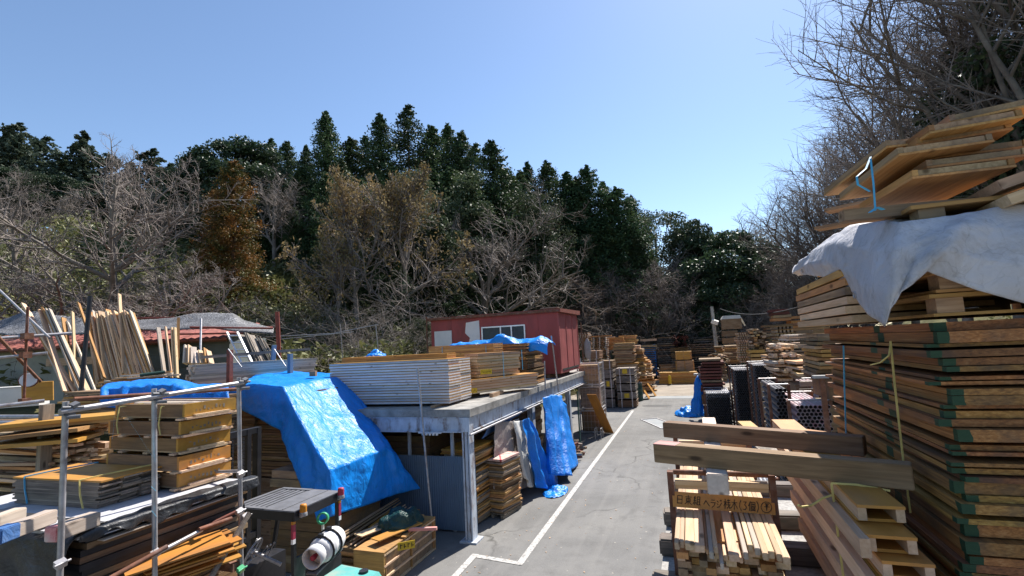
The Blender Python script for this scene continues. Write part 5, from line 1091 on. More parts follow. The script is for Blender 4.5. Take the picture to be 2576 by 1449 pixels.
vs = [Mx @ Vector((r_*math.cos(2*math.pi*i/20), r_*math.sin(2*math.pi*i/20), z)) for r_, z in k_ for i in range(20)]
b.add(vs, [(j*20+i, j*20+(i+1) % 20, ((j+1) % 4)*20+(i+1) % 20, ((j+1) % 4)*20+i) for j in range(4) for i in range(20)], 0, True); kp('bottle_collar', b, 'white', bt)
kp('bottle_valve', MB().lathe([(.03, .02), (.035, .05), (.02, .12)], 10, 0, Mx), 'red', bt)
for z in (.32, .58):
    b = MB(); b.path([Mx @ Vector((.165*math.cos(a), .165*math.sin(a), z*L_/.85)) for a in np.linspace(0, 6.283, 17)], .014, 5); b.box(Mx @ Vector((0, .17, z*L_/.85)), (.05, .05, .05)); kp('bottle_strap', b, 'blackmetal', bt)
cm = (ca+cb_)/2; kp('bottle_tray', MB().bar(ca-Vector((0, 0, .165)), cb_-Vector((0, 0, .165)), .14, .02), 'greytop')
b = MB().box((cm.x-.02, cm.y, cm.z-.24), (.12, .5, .14)); kp('tray_bracket', b, 'blackmetal')
b = MB(); P = at(757, 1402, z=1.25); b.box((-4.86, 5.45, 1.25), (.03, .62, .5)); b.box((-4.9, 5.45, 1.22), (.06, .5, .4)); kp('seat_back', b, 'blackmetal')
kp('seat', MB().box((-5.15, 5.5, .98), (.45, .46, .12)), 'greytop')
sc = at(637, 1388, X=-5.55); sm = Matrix.Translation(sc) @ Euler((R(18), R(-62), 0)).to_matrix().to_4x4()
b = MB(); b.path([sm @ Vector((.17*math.cos(a), .17*math.sin(a), 0)) for a in np.linspace(0, 6.283, 25)], .013, 6)
for a in (.6, 2.7, 4.7): b.tube(sm @ Vector((0, 0, 0)), sm @ Vector((.165*math.cos(a), .165*math.sin(a), 0)), .01, 5)
b.lathe([(.05, -.02), (.06, 0), (.04, .02)], 10, 0, sm); b.tube(sm @ Vector((0, 0, 0)), sm @ Vector((0, 0, -.4)), .025, 7); b.tube(sm @ Vector((.1, .08, 0)), sm @ Vector((.1, .08, .05)), .022, 7); kp('steering_wheel', b, 'galv')
for k in range(3):
    b = MB(); a = at(655+9*k, 1395+2*k, X=-5.7); b_ = at(672+9*k, 1372-5*k+4, X=-5.5); b.tube(a, b_, .007, 5); b.lathe([(.0, -.02), (.018, 0), (.0, .02)], 8, 0, Matrix.Translation(b_)); kp('lever', b, 'galv')
for x, y, mt, lab in [(gx1+.06, gy0+.09, 'amber', None), (gx1+.06, gy1-.07, 'red', None)]:
    bc = kp('beacon', MB().lathe([(.042, 2.1), (.043, 2.17), (.038, 2.195), (.015, 2.2)], 14, 0, Matrix.Translation((x, y, -.03))), mt)
    bc['label'] = 'amber rotating beacon' if mt == 'amber' else 'pinkish red rotating beacon'
    kp('beacon_base', MB().lathe([(.05, 2.03), (.05, 2.06), (.043, 2.075)], 14, 0, Matrix.Translation((x, y, 0))), 'galv', bc); kp('beacon_bracket', MB().box((x-.06, y, 2.05), (.1, .05, .07)), 'white', bc)
for y in (gy0+.01, gy1-.01):
    b = MB().box((gx1-.02, y, 1.86), (.03, .045, .17)); tl = kp('tail_light', b, 'red'); kp('reversing_lens', MB().box((gx1-.02, y, 1.745), (.032, .045, .055)), 'white', tl)
    kp('indicator_lens', MB().box((gx1-.02, y, 1.965), (.032, .045, .035)), 'amber', tl)
b = MB()
for y in (5.12, 5.3, 5.72, 5.9): b.box((-6.25, y, 1.55), (.1, .07, 2.84))
for z in (.3, 1.45, 2.93): b.box((-6.25, 5.51, z), (.09, .74, .08))
kp('mast', b, 'blackmetal')
for y in (5.42, 5.6):
    b = MB()
    for i in range(48): b.box((-6.19, y, .5+.05*i), (.02, .03, .036))
    kp('lift_chain', b, 'blackmetal')
for y in (5.38, 5.66): kp('lift_cylinder', MB().tube((-6.31, y, .3), (-6.31, y, 2.3), .035, 8), 'galv')
b = MB()
for y in (5.2, 5.75): b.box((-6.83, y, .12), (1.0, .11, .04)); b.box((-6.35, y, .4), (.05, .11, .6))
kp('fork', b, 'blackmetal')
for x, y in ((-6.05, 5.0), (-6.05, 6.0), (-4.65, 5.0), (-4.65, 6.0)):
    mw = Matrix.Translation((x, y, 0.29)) @ Euler((R(90), 0, 0)).to_matrix().to_4x4(); wl_ = kp('wheel', MB().lathe([(.2, -.09), (.28, -.085), (.29, 0), (.28, .085), (.2, .09)], 20, 0, mw), 'black'); kp('rim', MB().lathe([(.16, -.095), (.18, -.092), (.18, .092), (.16, .095)], 14, 0, mw), 'white', wl_)
P = at(812, 1304, X=-4.72); mt_ = Matrix.Translation(P) @ Euler((R(80), 0, R(25))).to_matrix().to_4x4(); b = MB()
vs = [mt_ @ Vector((r_*math.cos(2*math.pi*i/18), r_*math.sin(2*math.pi*i/18), z)) for r_, z in [(.075, -.03), (.075, .03), (.055, .03), (.055, -.03)] for i in range(18)]
b.add(vs, [(j*18+i, j*18+(i+1) % 18, ((j+1) % 4)*18+(i+1) % 18, ((j+1) % 4)*18+i) for j in range(4) for i in range(18)], 0, True); single('tape_roll', b, 'green', 'roll of green tape hanging at the back of the forklift', 'tape roll')
t = thing('hand_brush', 'pale flat brush hanging below the green tape roll', 'brush', P+Vector((0, 0, -.3))); part('handle', MB().box((0, 0, .14), (.03, .02, .2)), 'whitepaint', t); part('bristles', MB().box((0, 0, -.02), (.1, .03, .14), 0, None, .6), 'pale', t)
# ------------------------------------------------------------------ ribbed timber box and the lumber on it
bx = thing('ribbed_box', 'wooden box with pale ribs at the edge of the asphalt', 'box', (-5.46, 8.4, 0)); W_, L_, Hh = .62, 1.8, .62
part('core', MB().box((0, 0, Hh/2), (W_-.08, L_-.06, Hh-.02)), 'worn', bx)
for k in range(4): part('rib', MB().box((W_/2-.02, 0, .03+.185*k), (.04, L_-.02, .03)), 'fresh', bx)
for s in (-1, 1): part('end_board', MB().box((0, s*(L_/2-.012), Hh/2), (W_-.01, .024, Hh)), 'honey', bx)
for s in (-1, 0, 1): part('upright', MB().box((W_/2-.022, s*(L_/2-.06), Hh/2), (.03, .03, Hh-.03)), 'honey', bx)
part('top_board', MB().box((0, 0, Hh+.009), (W_, L_, .018)), 'honey', bx)
rr = random.Random(8)
for k in range(7):
    a, b_ = at(1018-14*k+rr.uniform(-6, 6), 1352-4*k, z=.66+.02*(k % 3)), at(1062-12*k, 1288+rr.uniform(-6, 8), z=.70+.02*(k % 2))
    between('batten', a, b_, .09, .025, rr.choice(['fresh', 'honey', 'orange', 'worn']), 'batten lying loose on the ribbed box', 'batten', 'loose battens on the ribbed box')
for k, (x, y, mt, lab) in enumerate([(1000, 1335, 'orange', 'wide orange board lying on the ribbed box'), (958, 1325, 'fresh', 'pale wide board lying on the ribbed box')]):
    P = at(x, y, z=.74); board('plywood_sheet', (1.0, .24, .018), P, R(72), mt, lab, 'board')
P = at(1028, 1332, z=.72); between('square_timber', P, P+Vector((.5, .16, 0)), .06, .05, 'pinkend', 'red ended square timber on the ribbed box', 'timber')
t = thing('name_plate', 'yellow plate with black letters on the ribbed box', 'plate', at(1022, 1372, z=.62), R(40)); part('plate', MB().box((0, 0, 0), (.3, .014, .13)), 'yellow', t); b = MB()
for i in range(4): b.box((-.1+.065*i, -.009, 0), (.014, .004, .07)); b.box((-.085+.065*i, -.009, .02-.03*(i % 2)), (.04, .004, .012))
part('lettering', b, 'ink', t)
P = at(1010, 1292, z=.9); tag(sheet('green_sheet', [[P+Vector((math.cos(a)*r*.42, math.sin(a)*r*.5, .34*(1-r*r)-.2)) for a in np.linspace(0, 6.283, 9)] for r in (.05, .45, .8, 1.)], 'greensheet', 5, 4, .14, 3.6, .004, 9), 'crumpled dark green plastic sheet behind the ribbed box', 'plastic sheet')
for k in range(34):
    x = -6.35+.017*k+rr.uniform(-.02, .02); z = .55+.3*rr.random()-.01*k; between('thin_rod', (x+.1, 7.75+rr.uniform(-.1, .1), z), (x+.02, 9.7, z+.03), .018, .018, rr.choice(['fresh', 'honey', 'worn']), 'thin wooden rod in the long bundle beside the ribbed box', 'rod', 'long rod bundle beside the ribbed box')
stack('long_timber', 'long brown timber in the pile below the hem of the blue tarpaulin', 'timber', 'timber pile below the tarpaulin hem', (-6.1, 8.7), R(90), .02, 10, (2.0, .5, .05), ['brown', 'honey'], .006, .03, .6)
# ------------------------------------------------------------------ right deck, sleepers
DZ = 2.45
dk = thing('loading_deck', 'concrete loading deck at the right, carrying the big stack', 'deck', (1.8, 1.2, 0)); 
part('slab', MB().box((0.19, 0, DZ-.09), (4.6, 9.0, .18)), 'deckc', dk)
for x in (-1.9, 2.2):
    for y in (-4, 0, 4.2): part('column', MB().box((x, y, (DZ-.18)/2), (.22, .22, DZ-.18)), 'shedpaint', dk)
for k, (x0, y0, x1, y1) in enumerate([(-.34, 2.62, 1.1, 2.5), (-.34, 3.3, 1.1, 3.28), (-.33, 3.92, .88, 3.95), (-.33, 4.5, .86, 4.62), (-.3, 5.42, .88, 5.48)]):
    between('sleeper', (x0, y0, DZ+.058), (x1, y1, DZ+.058), .15, .115, 'sleeper', 'weathered sleeper lying across the loading deck', 'sleeper', 'sleepers across the loading deck', .012)
# ------------------------------------------------------------------ steel rack with battens and sign
S = 1.15
def sc_(x, y, z): return Vector((x*S, y*S, 4+(z-4)*S))
rk = thing('batten_rack', 'rusty steel rack holding pale battens with an orange name board', 'rack', (.11, 3.9, DZ)); o_ = rk.location
rx0, rx1 = -.185, .385
for y in (3.34, 4.56):
    for x in (rx0, rx1): part('post', MB().box(Vector((x, y, (DZ+.115+3.17)/2))-o_, (.035, .055, 3.17-DZ-.115)), 'rust', rk)
    b = MB(); b.tube(Vector((rx0+.02, y, 3.165))-o_, Vector((rx1-.02, y, 3.165))-o_, .016, 8); part('top_bar', b, 'rust', rk)
    b = MB(); b.box(Vector(((rx0+rx1)/2, y, DZ+.14))-o_, (rx1-rx0-.04, .05, .05)); part('base_bar', b, 'rust', rk)
    for k in range(2): part('cross_board', MB().box(Vector(((rx0+rx1)/2+.001, y-.005+.03*k, 3.105-.03*k+.004))-o_, (rx1-rx0-.05, .06, .026)), 'fresh', rk)
part('side_bar', MB().box(Vector((rx0, 3.95, DZ+.14))-o_, (.03, 1.15, .04)), 'rust', rk); part('side_bar', MB().box(Vector((rx1, 3.95, DZ+.14))-o_, (.03, 1.15, .04)), 'rust', rk)
edges = [(195, 275, 0, 0), (275, 345, 0, .02), (345, 495, 0, .05), (495, 650, 0, .03), (652, 692, -.03, .1), (695, 765, -.012, .13), (766, 840, -.012, .14), (850, 905, -.05, .2), (906, 970, -.05, .19), (980, 1130, -.008, .14), (1132, 1188, -.045, .16), (1195, 1265, -.004, .12), (1290, 1365, -.002, .06), (1366, 1445, -.002, .07), (1460, 1540, 0, .1), (1541, 1640, 0, .11), (1642, 1715, 0, .12), (1716, 1815, 0, .13)]
zt = 2.955; rr = random.Random(4)
for (a, b_, dz, fy) in edges:
    x0 = -.16+(a-195)/1620*.515; x1 = -.16+(b_-195)/1620*.515; y0 = 2.74+fy*-.35+.03; th = .034 if dz > -.02 else .028
    board('batten', (2.15-rr.uniform(0, .25), x1-x0-.001, th), ((x0+x1)/2, y0+1.05, zt+dz-th/2), R(90+rr.uniform(-.15, .15)), rr.choice(['fresh', 'fresh', 'pale']) if a != 980 else 'fresh', 'pale batten in the top layer of the steel rack', 'batten', 'top layer of battens in the steel rack', .0025)
for lay in range(10):
    z = zt-.037-.034*lay
    if z < DZ+.18: break
    x = -.16
    while x < .33:
        w_ = rr.choice([.04, .05, .06, .07]); 
        board('batten', (2.1, w_-.001, .032), (x+w_/2, 2.90+1.05+rr.uniform(-.06, .08), z-.017-(.03 if lay == 0 else 0)*0), R(90), rr.choice(['fresh', 'honey', 'worn']), 'batten in the lower layers of the steel rack', 'batten', 'lower layers of battens in the steel rack'); x += w_
# name board with brush-written characters
sb = thing('name_board', 'orange board with black brush writing on the batten rack', 'sign', (.1, 3.305, 2.965), (R(-12), R(1.5), 0)); sb.location.z -= .006; sw, sh = .565, .088
part('board', MB().box((0, 0, sh/2), (sw, .012, sh)), 'orange', sb)
ST = {'日': [[(.2, .9), (.2, .05)], [(.2, .9), (.8, .9), (.8, .05)], [(.2, .5), (.8, .5)], [(.2, .08), (.8, .08)]],
 '東': [[(.1, .82), (.9, .82)], [(.25, .65), (.25, .32)], [(.25, .65), (.75, .65), (.75, .32)], [(.25, .49), (.75, .49)], [(.25, .33), (.75, .33)], [(.5, 1.), (.5, 0)], [(.48, .32), (.1, .05)], [(.52, .32), (.95, .03)]],
 '組': [[(.3, .98), (.12, .75), (.32, .72)], [(.38, .82), (.1, .5), (.42, .52)], [(.26, .5), (.26, .02)], [(.14, .35), (.05, .12)], [(.38, .35), (.45, .15)], [(.58, .92), (.58, .05)], [(.58, .92), (.88, .92), (.88, .05)], [(.58, .64), (.88, .64)], [(.58, .36), (.88, .36)], [(.48, .05), (1., .05)]],
 'ヘ': [[(.02, .3), (.38, .78), (1., .15)]], 'ラ': [[(.2, .9), (.8, .9)], [(.1, .6), (.88, .6), (.7, .25), (.35, .0)]], 'ジ': [[(.1, .85), (.3, .7)], [(.05, .55), (.25, .4)], [(.1, .05), (.5, .15), (.85, .6)], [(.6, 1.), (.7, .85)], [(.78, 1.), (.88, .85)]],
 '桟': [[(.02, .68), (.42, .68)], [(.22, 1.), (.22, 0)], [(.2, .62), (.02, .25)], [(.24, .6), (.42, .4)], [(.5, .82), (.95, .86)], [(.48, .6), (.98, .64)], [(.45, .38), (1., .42)], [(.66, 1.), (.72, .4), (.95, .02), (1., .15)], [(.92, .36), (.5, .02)]],
 '木': [[(.08, .68), (.92, .68)], [(.5, 1.), (.5, 0)], [(.48, .66), (.05, .12)], [(.52, .66), (.98, .1)]], '(': [[(.75, 1.05), (.4, .7), (.35, .3), (.75, -.1)]], ')': [[(.25, 1.05), (.6, .7), (.65, .3), (.25, -.1)]],
 '3': [[(.15, .88), (.75, .9), (.4, .58), (.8, .35), (.55, .05), (.1, .1)]], '個': [[(.3, 1.), (.05, .5)], [(.2, .7), (.2, 0)], [(.4, .92), (.4, 0)], [(.4, .92), (.95, .92), (.95, 0)], [(.5, .68), (.85, .68)], [(.67, .82), (.67, .42)], [(.54, .44), (.54, .16), (.8, .16), (.8, .44), (.54, .44)], [(.4, .04), (.95, .04)]],
 '平': [[(.25, .85), (.75, .85)], [(.35, .75), (.42, .58)], [(.65, .75), (.58, .58)], [(.15, .48), (.85, .48)], [(.5, .85), (.5, .05)]], 'O': [[(.5+.62*math.cos(a), .45+.58*math.sin(a)) for a in np.linspace(0, 6.283, 15)]]}
def writing(mb, text, x, z, h, wd, th=.0035, y=-.0075, slant=.12):
    for ch in text:
        w_ = wd*{'(': .55, ')': .55, '3': .7, ' ': .5, '~': .1}.get(ch, 1.)
        for stk in ST.get(ch, []):
            pts = [Vector((x+(u+slant*v)*w_*.9, y, z+v*h)) for u, v in stk]
            for i in range(len(pts)-1): mb.bar(pts[i], pts[i+1]+(pts[i+1]-pts[i]).normalized()*th*.4, .003, th*random.uniform(.8, 1.2), 0, Vector((0, 1, 0)).cross((pts[i+1]-pts[i]).normalized()))
        if ch != '~': x += w_
    return x
b = MB(); x = writing(b, '日東組', -.265, .02, .052, .049); x = writing(b, 'ヘラジ', x+.012, .014, .046, .036); x = writing(b, '桟木', x+.004, .014, .054, .04); x = writing(b, '(3個)', x, .014, .05, .042)
writing(b, 'O', x+.008, .016, .05, .05); writing(b, '平', x+.014, .02, .044, .042); part('lettering', b, 'ink', sb)
# long timber on the rack, crossing beams
zr = 3.182
between('square_timber', (.075, 2.84, zr+.052), (.1, 4.75, zr+.052), .104, .104, 'pale', 'pale square timber lying lengthwise on the batten rack', 'timber', None, .005)
BB_ = [(Vector((-.235, 3.10, 3.34)), Vector((.88, 2.72, 3.34)), 'near dark beam with a pink end lying across the rack'), (Vector((-.215, 3.86, 3.34)), Vector((.88, 3.36, 3.34)), 'far dark beam lying across the rack')]
for k, (a, b_, lab) in enumerate(BB_):
    a.z = b_.z = zr+.104+.0525; bm = between('dark_beam', a, b_, .1, .105, 'dark', lab, 'beam', None, .004)
    if k == 0: L_ = (b_-a).length; link('pink_end', boxmesh('pink_end', (.13, .1015, .004), 'pinkend'), bm, (-L_/2+.066, 0, .0515))
# framed long panels stepped beside the big stack
b = MB(); b.box((0, 0, .0315), (2.2, .165, .012), 0); b.box((.02, 0, -.0315), (2.16, .165, .012), 0)
for s in (-1, 1): b.box((0, s*.065, 0), (2.19, .03, .05), 1)
fm = b.mesh('hollow_shutter', ['orange', 'fresh'])
topz = zr+.104
for k in range(9):
    yb = 2.44-.0*k; off = [0, -.12, -.16, -.34, -.38, -.5, -.54, -.6, -.62][k]; dx = [0, .0, .045, .035, .075, .06, .1, .09, .1][k]
    z = topz-.0375-.078*k; 
    if z < DZ+.1: break
    tag(link('hollow_shutter', fm, None, (.665+dx*.55, 3.54+off*.9, z), (R(0), 0, R(90+random.uniform(-.5, .5)))), 'long narrow framed panel in the stepped pile beside the big stack', 'panel', 'stepped pile beside the big stack')
    if k % 2: 
        board('batten', (2.1, .035, .07), (.665+dx*.55-.105, 3.45+off*.9, z), R(90), 'fresh', 'batten packed beside the long narrow panels', 'batten', 'battens beside the long narrow panels')
strap([(.57, 2.75, topz-.5), (.565, 2.74, topz+.003), (.66, 2.72, topz+.006), (.78, 2.7, topz-.01)], .006, 'rope', 'yellow band round the stepped pile of long panels')
strap([(.565, 2.74, topz-.05), (.52, 2.72, topz-.06), (.46, 2.68, topz-.085), (.41, 2.62, topz-.075), (.39, 2.56, topz-.05)], .005, 'rope', 'loose curled end of the yellow band')
# ------------------------------------------------------------------ big stack of panels at the right
BX, BY = .915, 2.45; bl, bw = 1.72, .92*2
z = DZ+.004; rr = random.Random(2); k = 0
while z < 3.99:
    th = rr.choice([.036, .028, .024, .02, .014, .014, .046]); gap = rr.choice([.002, .003, .006, .012, .022])
    o = link('formwork_panel', boxmesh('formwork_panel', (2.0, 1.0, th), 'marked'), None, (BX+.85*.5*1.0+rr.choice([rr.uniform(-.012, .02), rr.uniform(-.01, .045)]), BY+bl/2+rr.choice([rr.uniform(-.015, .02), rr.uniform(-.01, .05)]), z+th/2), R(90+rr.gauss(0, .35))); o.scale = (bl/2, .85, 1)
    tag(o, 'orange brown panel with green sprayed corner in the big stack', 'panel', 'panels of the big green marked stack'); 
    o = link('formwork_panel', boxmesh('formwork_panel', (2.0, 1.0, th), 'brown' if k % 4 else 'worn'), None, (BX+.855+.46+rr.uniform(-.01, .01), BY+.04+bl/2+rr.uniform(-.03, .03), z+th/2), R(90+rr.gauss(0, .35))); o.scale = (bl/2, .85, 1)
    tag(o, 'brown panel in the right half of the big stack', 'panel', 'right half of the big stack'); z += th+gap; k += 1
ztop = z
for k in range(5):                                    # slatted pallets under the white tarpaulin
    t = thing('slatted_pallet', 'slatted pallet under the white tarpaulin of the big stack', 'pallet', (BX+.88, BY+.86+rr.uniform(-.02, .02), z), R(rr.uniform(-1, 1)), 'slatted pallets under the white tarpaulin')
    b = MB().box((0, 0, .084), (1.74, bl, .016)); b.box((0, 0, .008), (1.72, bl-.02, .012)); part('deck', b, 'honey', t)
    for i in range(4):
        for j in range(3): board('block', (.09, .09, .061), (-.8+.533*i+.001*k, -bl/2+.06+j*(bl/2-.06), .045), 0, 'worn', '', '', parent=t)
    z += .094
zt_ = z
A_ = lambda x, y, Y: at(x, y, Y=Y); Xf = BX-.03; Yf = BY-.03
top = [at(2030, 660, X=Xf-.02), at(2085, 600, X=Xf-.01), at(2140, 570, X=Xf+.02), at(2222, 560, X=Xf+.0), at(2262, 560, Y=Yf+.02), at(2340, 552, Y=Yf+.02), at(2440, 536, Y=Yf+.02), at(2530, 520, Y=Yf+.02), at(2620, 516, Y=Yf+.02)]
bot = [at(2008, 695, X=Xf-.06), at(2040, 688, X=Xf-.08), at(2108, 700, X=Xf-.06), at(2176, 770, X=Xf-.06), at(2226, 822, Y=Yf-.03), at(2262, 735, Y=Yf-.06), at(2330, 682, Y=Yf-.08), at(2450, 728, Y=Yf-.06), at(2620, 775, Y=Yf-.05)]
for L__, dz_ in ((top, .0), (bot, .03)):
    L__.append(L__[-1]+Vector((.6, 0, dz_))); L__.append(L__[-1]+Vector((.75, 0, -dz_)))
inner = [p+Vector((.35 if i < 4 else .05, .05 if i < 4 else .35, .03)) for i, p in enumerate(top)]
m1 = [lerp(a, b_, .33)+(Vector((-.05, 0, .01)) if i < 4 else Vector((0, -.05, .01))) for i, (a, b_) in enumerate(zip(top, bot))]
m2 = [lerp(a, b_, .68)+(Vector((-.05, 0, 0)) if i < 4 else Vector((0, -.05, 0))) for i, (a, b_) in enumerate(zip(top, bot))]
tag(sheet('white_tarpaulin', [inner, top, m1, m2, bot], 'whitetarp', 10, 10, .007, 5, .003, 14, True, lambda u, v: (.011*math.sin(v*31+u*4)+.006*abs(math.sin(v*52-u*7)))*sstep(.2, .6, u), .006), 'dirty white tarpaulin draped over the near corner of the big stack', 'tarpaulin')
for (x, y, X_, Y_) in [(2018, 680, Xf-.09, None), (2150, 742, Xf-.11, None)]:
    P = at(x, y, X=X_); b = MB(); b.path([P+Vector((0, .016*math.cos(a), .016*math.sin(a))) for a in np.linspace(0, 6.283, 11)], .004, 5); single('eyelet', b, 'galv', ['eyelet at the left tip of the white tarpaulin', 'eyelet near the hanging corner of the white tarpaulin'][x == 2150], 'eyelet')
# bundle with tags under the left edge of the tarpaulin
for k in range(6):
    board('formwork_panel', (1.3, .62, .04), (BX+.2, BY+1.25, ztop+.02+.05*k), R(90+rr.uniform(-2, 2)), rr.choice(['fresh', 'honey', 'worn']), 'pale panel showing below the left edge of the white tarpaulin', 'panel', 'pale panels below the tarpaulin edge')
# loose framed panels on top
base = Vector((BX+.02, BY+.05, zt_+.04))
LT = 'loose framed panels on the top of the big stack'
specs = [(2296, 450, 4, 0), (2332, 424, 3, .0), (2345, 400, 5, 0), (2262, 392, 9, 0), (2310, 366, 8, .0), (2232, 372, 14, 0), (2340, 336, 11, 0), (2392, 310, 6, 0)]
zz = None
for k, (x, y, rz, _) in enumerate(specs):
    P = at(x, y, Y=2.5+.06*(k % 3)); L_, W_, T_ = .56, .36, .038
    fmesh = framedmesh(L_, W_, T_, ('orange', 'fresh'), .012, 4, .05, -1)
    e = Euler((R([0, 0, 0, -3, -4, -2, -5, -6][k]), R([0, 0, 0, 4, 5, 6, 3, 2][k]), R(rz+90)))
    q = e.to_matrix() @ Vector((-L_/2, W_/2, -T_/2))
    t = thing('loose_shutter', ['lowest loose framed panel on the white tarpaulin', 'second loose framed panel above the tarpaulin, set back', 'third loose framed panel, pale edge over a dark gap', 'tilted framed panel with a long pale edge in the middle of the loose heap', 'tilted framed panel next to the top of the loose heap', 'framed panel sticking out to the left of the loose heap', 'second highest framed panel of the loose heap', 'topmost framed panel of the loose heap'][k], 'panel', P-q, e)
    b = MB().box((0, 0, -(T_/2-.005)), (L_, W_, .010)); part('plywood_face', b, 'honey', t); b = MB()
    h = T_-.012
    for yy in (-1, 1): part('long_batten', MB().box((0, yy*(W_/2-.0125), .006), (L_-.004, .022, h)), 'worn' if k % 2 else 'honey', t)
    for j in range(4): part('cross_batten', MB().box((-L_/2+.02+(L_-.04)*j/3, 0, .006), (.024, W_-.052, h-.002)), 'worn', t)
for k, (x, y, Y_) in enumerate([(2560, 455, 2.5), (2580, 490, 2.45)]):
    a = at(x-90, y+35, Y=Y_+.05); between('plank', a, a+Vector((.5, -.03, .14)), .3, .04, 'fresh', ['upper orange plank at the right edge on the white tarpaulin', 'lower orange plank at the right edge on the white tarpaulin'][k], 'plank')
board('square_timber', (.5, .06, .05), at(2275, 530, Y=2.6), R(7), 'worn', 'thick timber with a green end bearing the loose panels', 'timber')
for k, (x, y, X_) in enumerate([(2090, 532, 1.1), (2065, 577, 1.1)]):
    a = at(x-10, y, X=X_); between('plank', a, a+Vector((.4, -.22, -.0)), .14, .022, 'worn', ['upper plank end sticking out left under the loose panels', 'lower plank end sticking out left under the loose panels'][k], 'plank')
ribbon([at(2190, 395, Y=2.55), at(2178, 425, Y=2.5), at(2155, 445, Y=2.48), at(2158, 465, Y=2.47), at(2188, 482, Y=2.46)], .007, 'bluerope', 'bright blue tape curling beside the loose panels')
ribbon([at(2190, 400, Y=2.5), at(2197, 460, Y=2.46), at(2202, 530, Y=2.45)], .006, 'bluerope', 'blue tape stretched over the loose panels')
ribbon([at(2188, 535, Y=2.43), at(2206, 522, Y=2.43), at(2222, 528, Y=2.43)], .012, 'bluerope', 'blue tape knot above the white tarpaulin')
strap([at(2240, 858, X=BX-.02), at(2252, 980, X=BX-.025), at(2270, 1140, X=BX-.025), at(2290, 1290, X=BX-.02)], .005, 'rope', 'long yellow cord down the side of the big stack')
strap([at(2240, 865, X=BX-.02), at(2236, 895, X=BX-.04), at(2215, 912, X=BX-.05), at(2190, 918, X=BX-.05)], .004, 'rope', 'curled end of the yellow cord at the big stack')
strap([at(2122, 870, X=BX-.02), at(2124, 960, X=BX-.02), at(2128, 1090, X=BX-.02)], .005, 'bluerope', 'blue cord down the far part of the big stack')
for (a, b_) in [((2088, 690), (2140, 790)), ((2120, 680), (2168, 785))]: strap([at(*a, X=BX-.07), at(*b_, X=BX-.03)], .003, 'whitepaint', 'thin pale string holding the white tarpaulin', 'string', 'strings of the white tarpaulin', 'string')
# ------------------------------------------------------------------ far yard: helper places a pile by its front face
def pile(name, label, cat, group, xl, xr, yt, yb, Y, depth, th, mats, gap=.01, jit=.03, jrot=1, ground_=False, framed=None, nmax=40, rot=0, topmat=None):
    a, b_, c_ = at(xl, yb, Y=Y), at(xr, yb, Y=Y), at((xl+xr)/2, yt, Y=Y); w_ = b_.x-a.x; z0 = 0.03 if ground_ else max((a.z+b_.z)/2, .03); zt = c_.z
    n = max(1, min(nmax, int((zt-z0)/(th+gap)))); g_ = (zt-z0)/n-th; z = z0
    fmx = (openmesh if len(label) % 2 else framedmesh)(round(w_, 2), depth, th, framed) if framed else None
    for k in range(n):
        me = fmx or boxmesh(name, (round(w_, 2), depth, th), random.choice(mats) if not (topmat and k == n-1) else topmat)
        tag(link(name, me, None, ((a.x+b_.x)/2+random.gauss(0, jit), Y+depth/2+random.gauss(0, jit), z+th/2), R(rot+random.gauss(0, jrot))), label, cat, group); z += th+g_
    return (a.x+b_.x)/2, Y+depth/2, z0, zt, w_
def block_pile(name, label, cat, xl, xr, yt, yb, Y, depth, mat, topmat=None):
    a, b_, c_ = at(xl, yb, Y=Y), at(xr, yb, Y=Y), at((xl+xr)/2, yt, Y=Y); return tag(board(name, (b_.x-a.x, depth, c_.z-max(a.z, .03)), ((a.x+b_.x)/2, Y+depth/2, (c_.z+max(a.z, .03))/2), 0, mat, label, cat), label, cat)
# bundles of scaffold boards left of the lane
COLS = [(1484, 1517, 880, 0), (1517, 1549, 905, 0), (1553, 1603, 924, 0)]
nm_ = ['left', 'middle', 'right']
for ci, (xl, xr, yt, _) in enumerate(COLS):
    Y = 30.2; a, b_ = at(xl, 1020, Y=Y), at(xr, 1020, Y=Y); zt = at((xl+xr)/2, yt, Y=Y).z; n = 6 if ci == 0 else 5; hh = zt/n
    for k in range(n):
        t = thing('board_bundle', 'bundle of grey scaffold boards in the %s column beside the drum' % nm_[ci], 'bundle', ((a.x+b_.x)/2, Y+.7, hh*k), R(random.gauss(0, 1)), '%s column of scaffold board bundles' % nm_[ci]); w_ = b_.x-a.x-.06
        b = MB()
        for j in range(7): b.box((random.gauss(0, .012), 0, .05+(hh-.1)*(j+.5)/7), (w_, 1.3, (hh-.1)/7*.86))
        part('boards', b, random.choice(['grey', 'sleeper', 'dark']), t)
        for s in (-.28, .28):
            part('strap_post', MB().box((s*w_, -.68, hh/2), (.06, .05, hh-.02)), 'galv', t)
        if (k+ci) % 3 == 0: part('end_plate', MB().box((0, -.672, hh/2), (w_*.26, .03, hh*.55)), 'yellow' if ci else 'darkgreen', t)
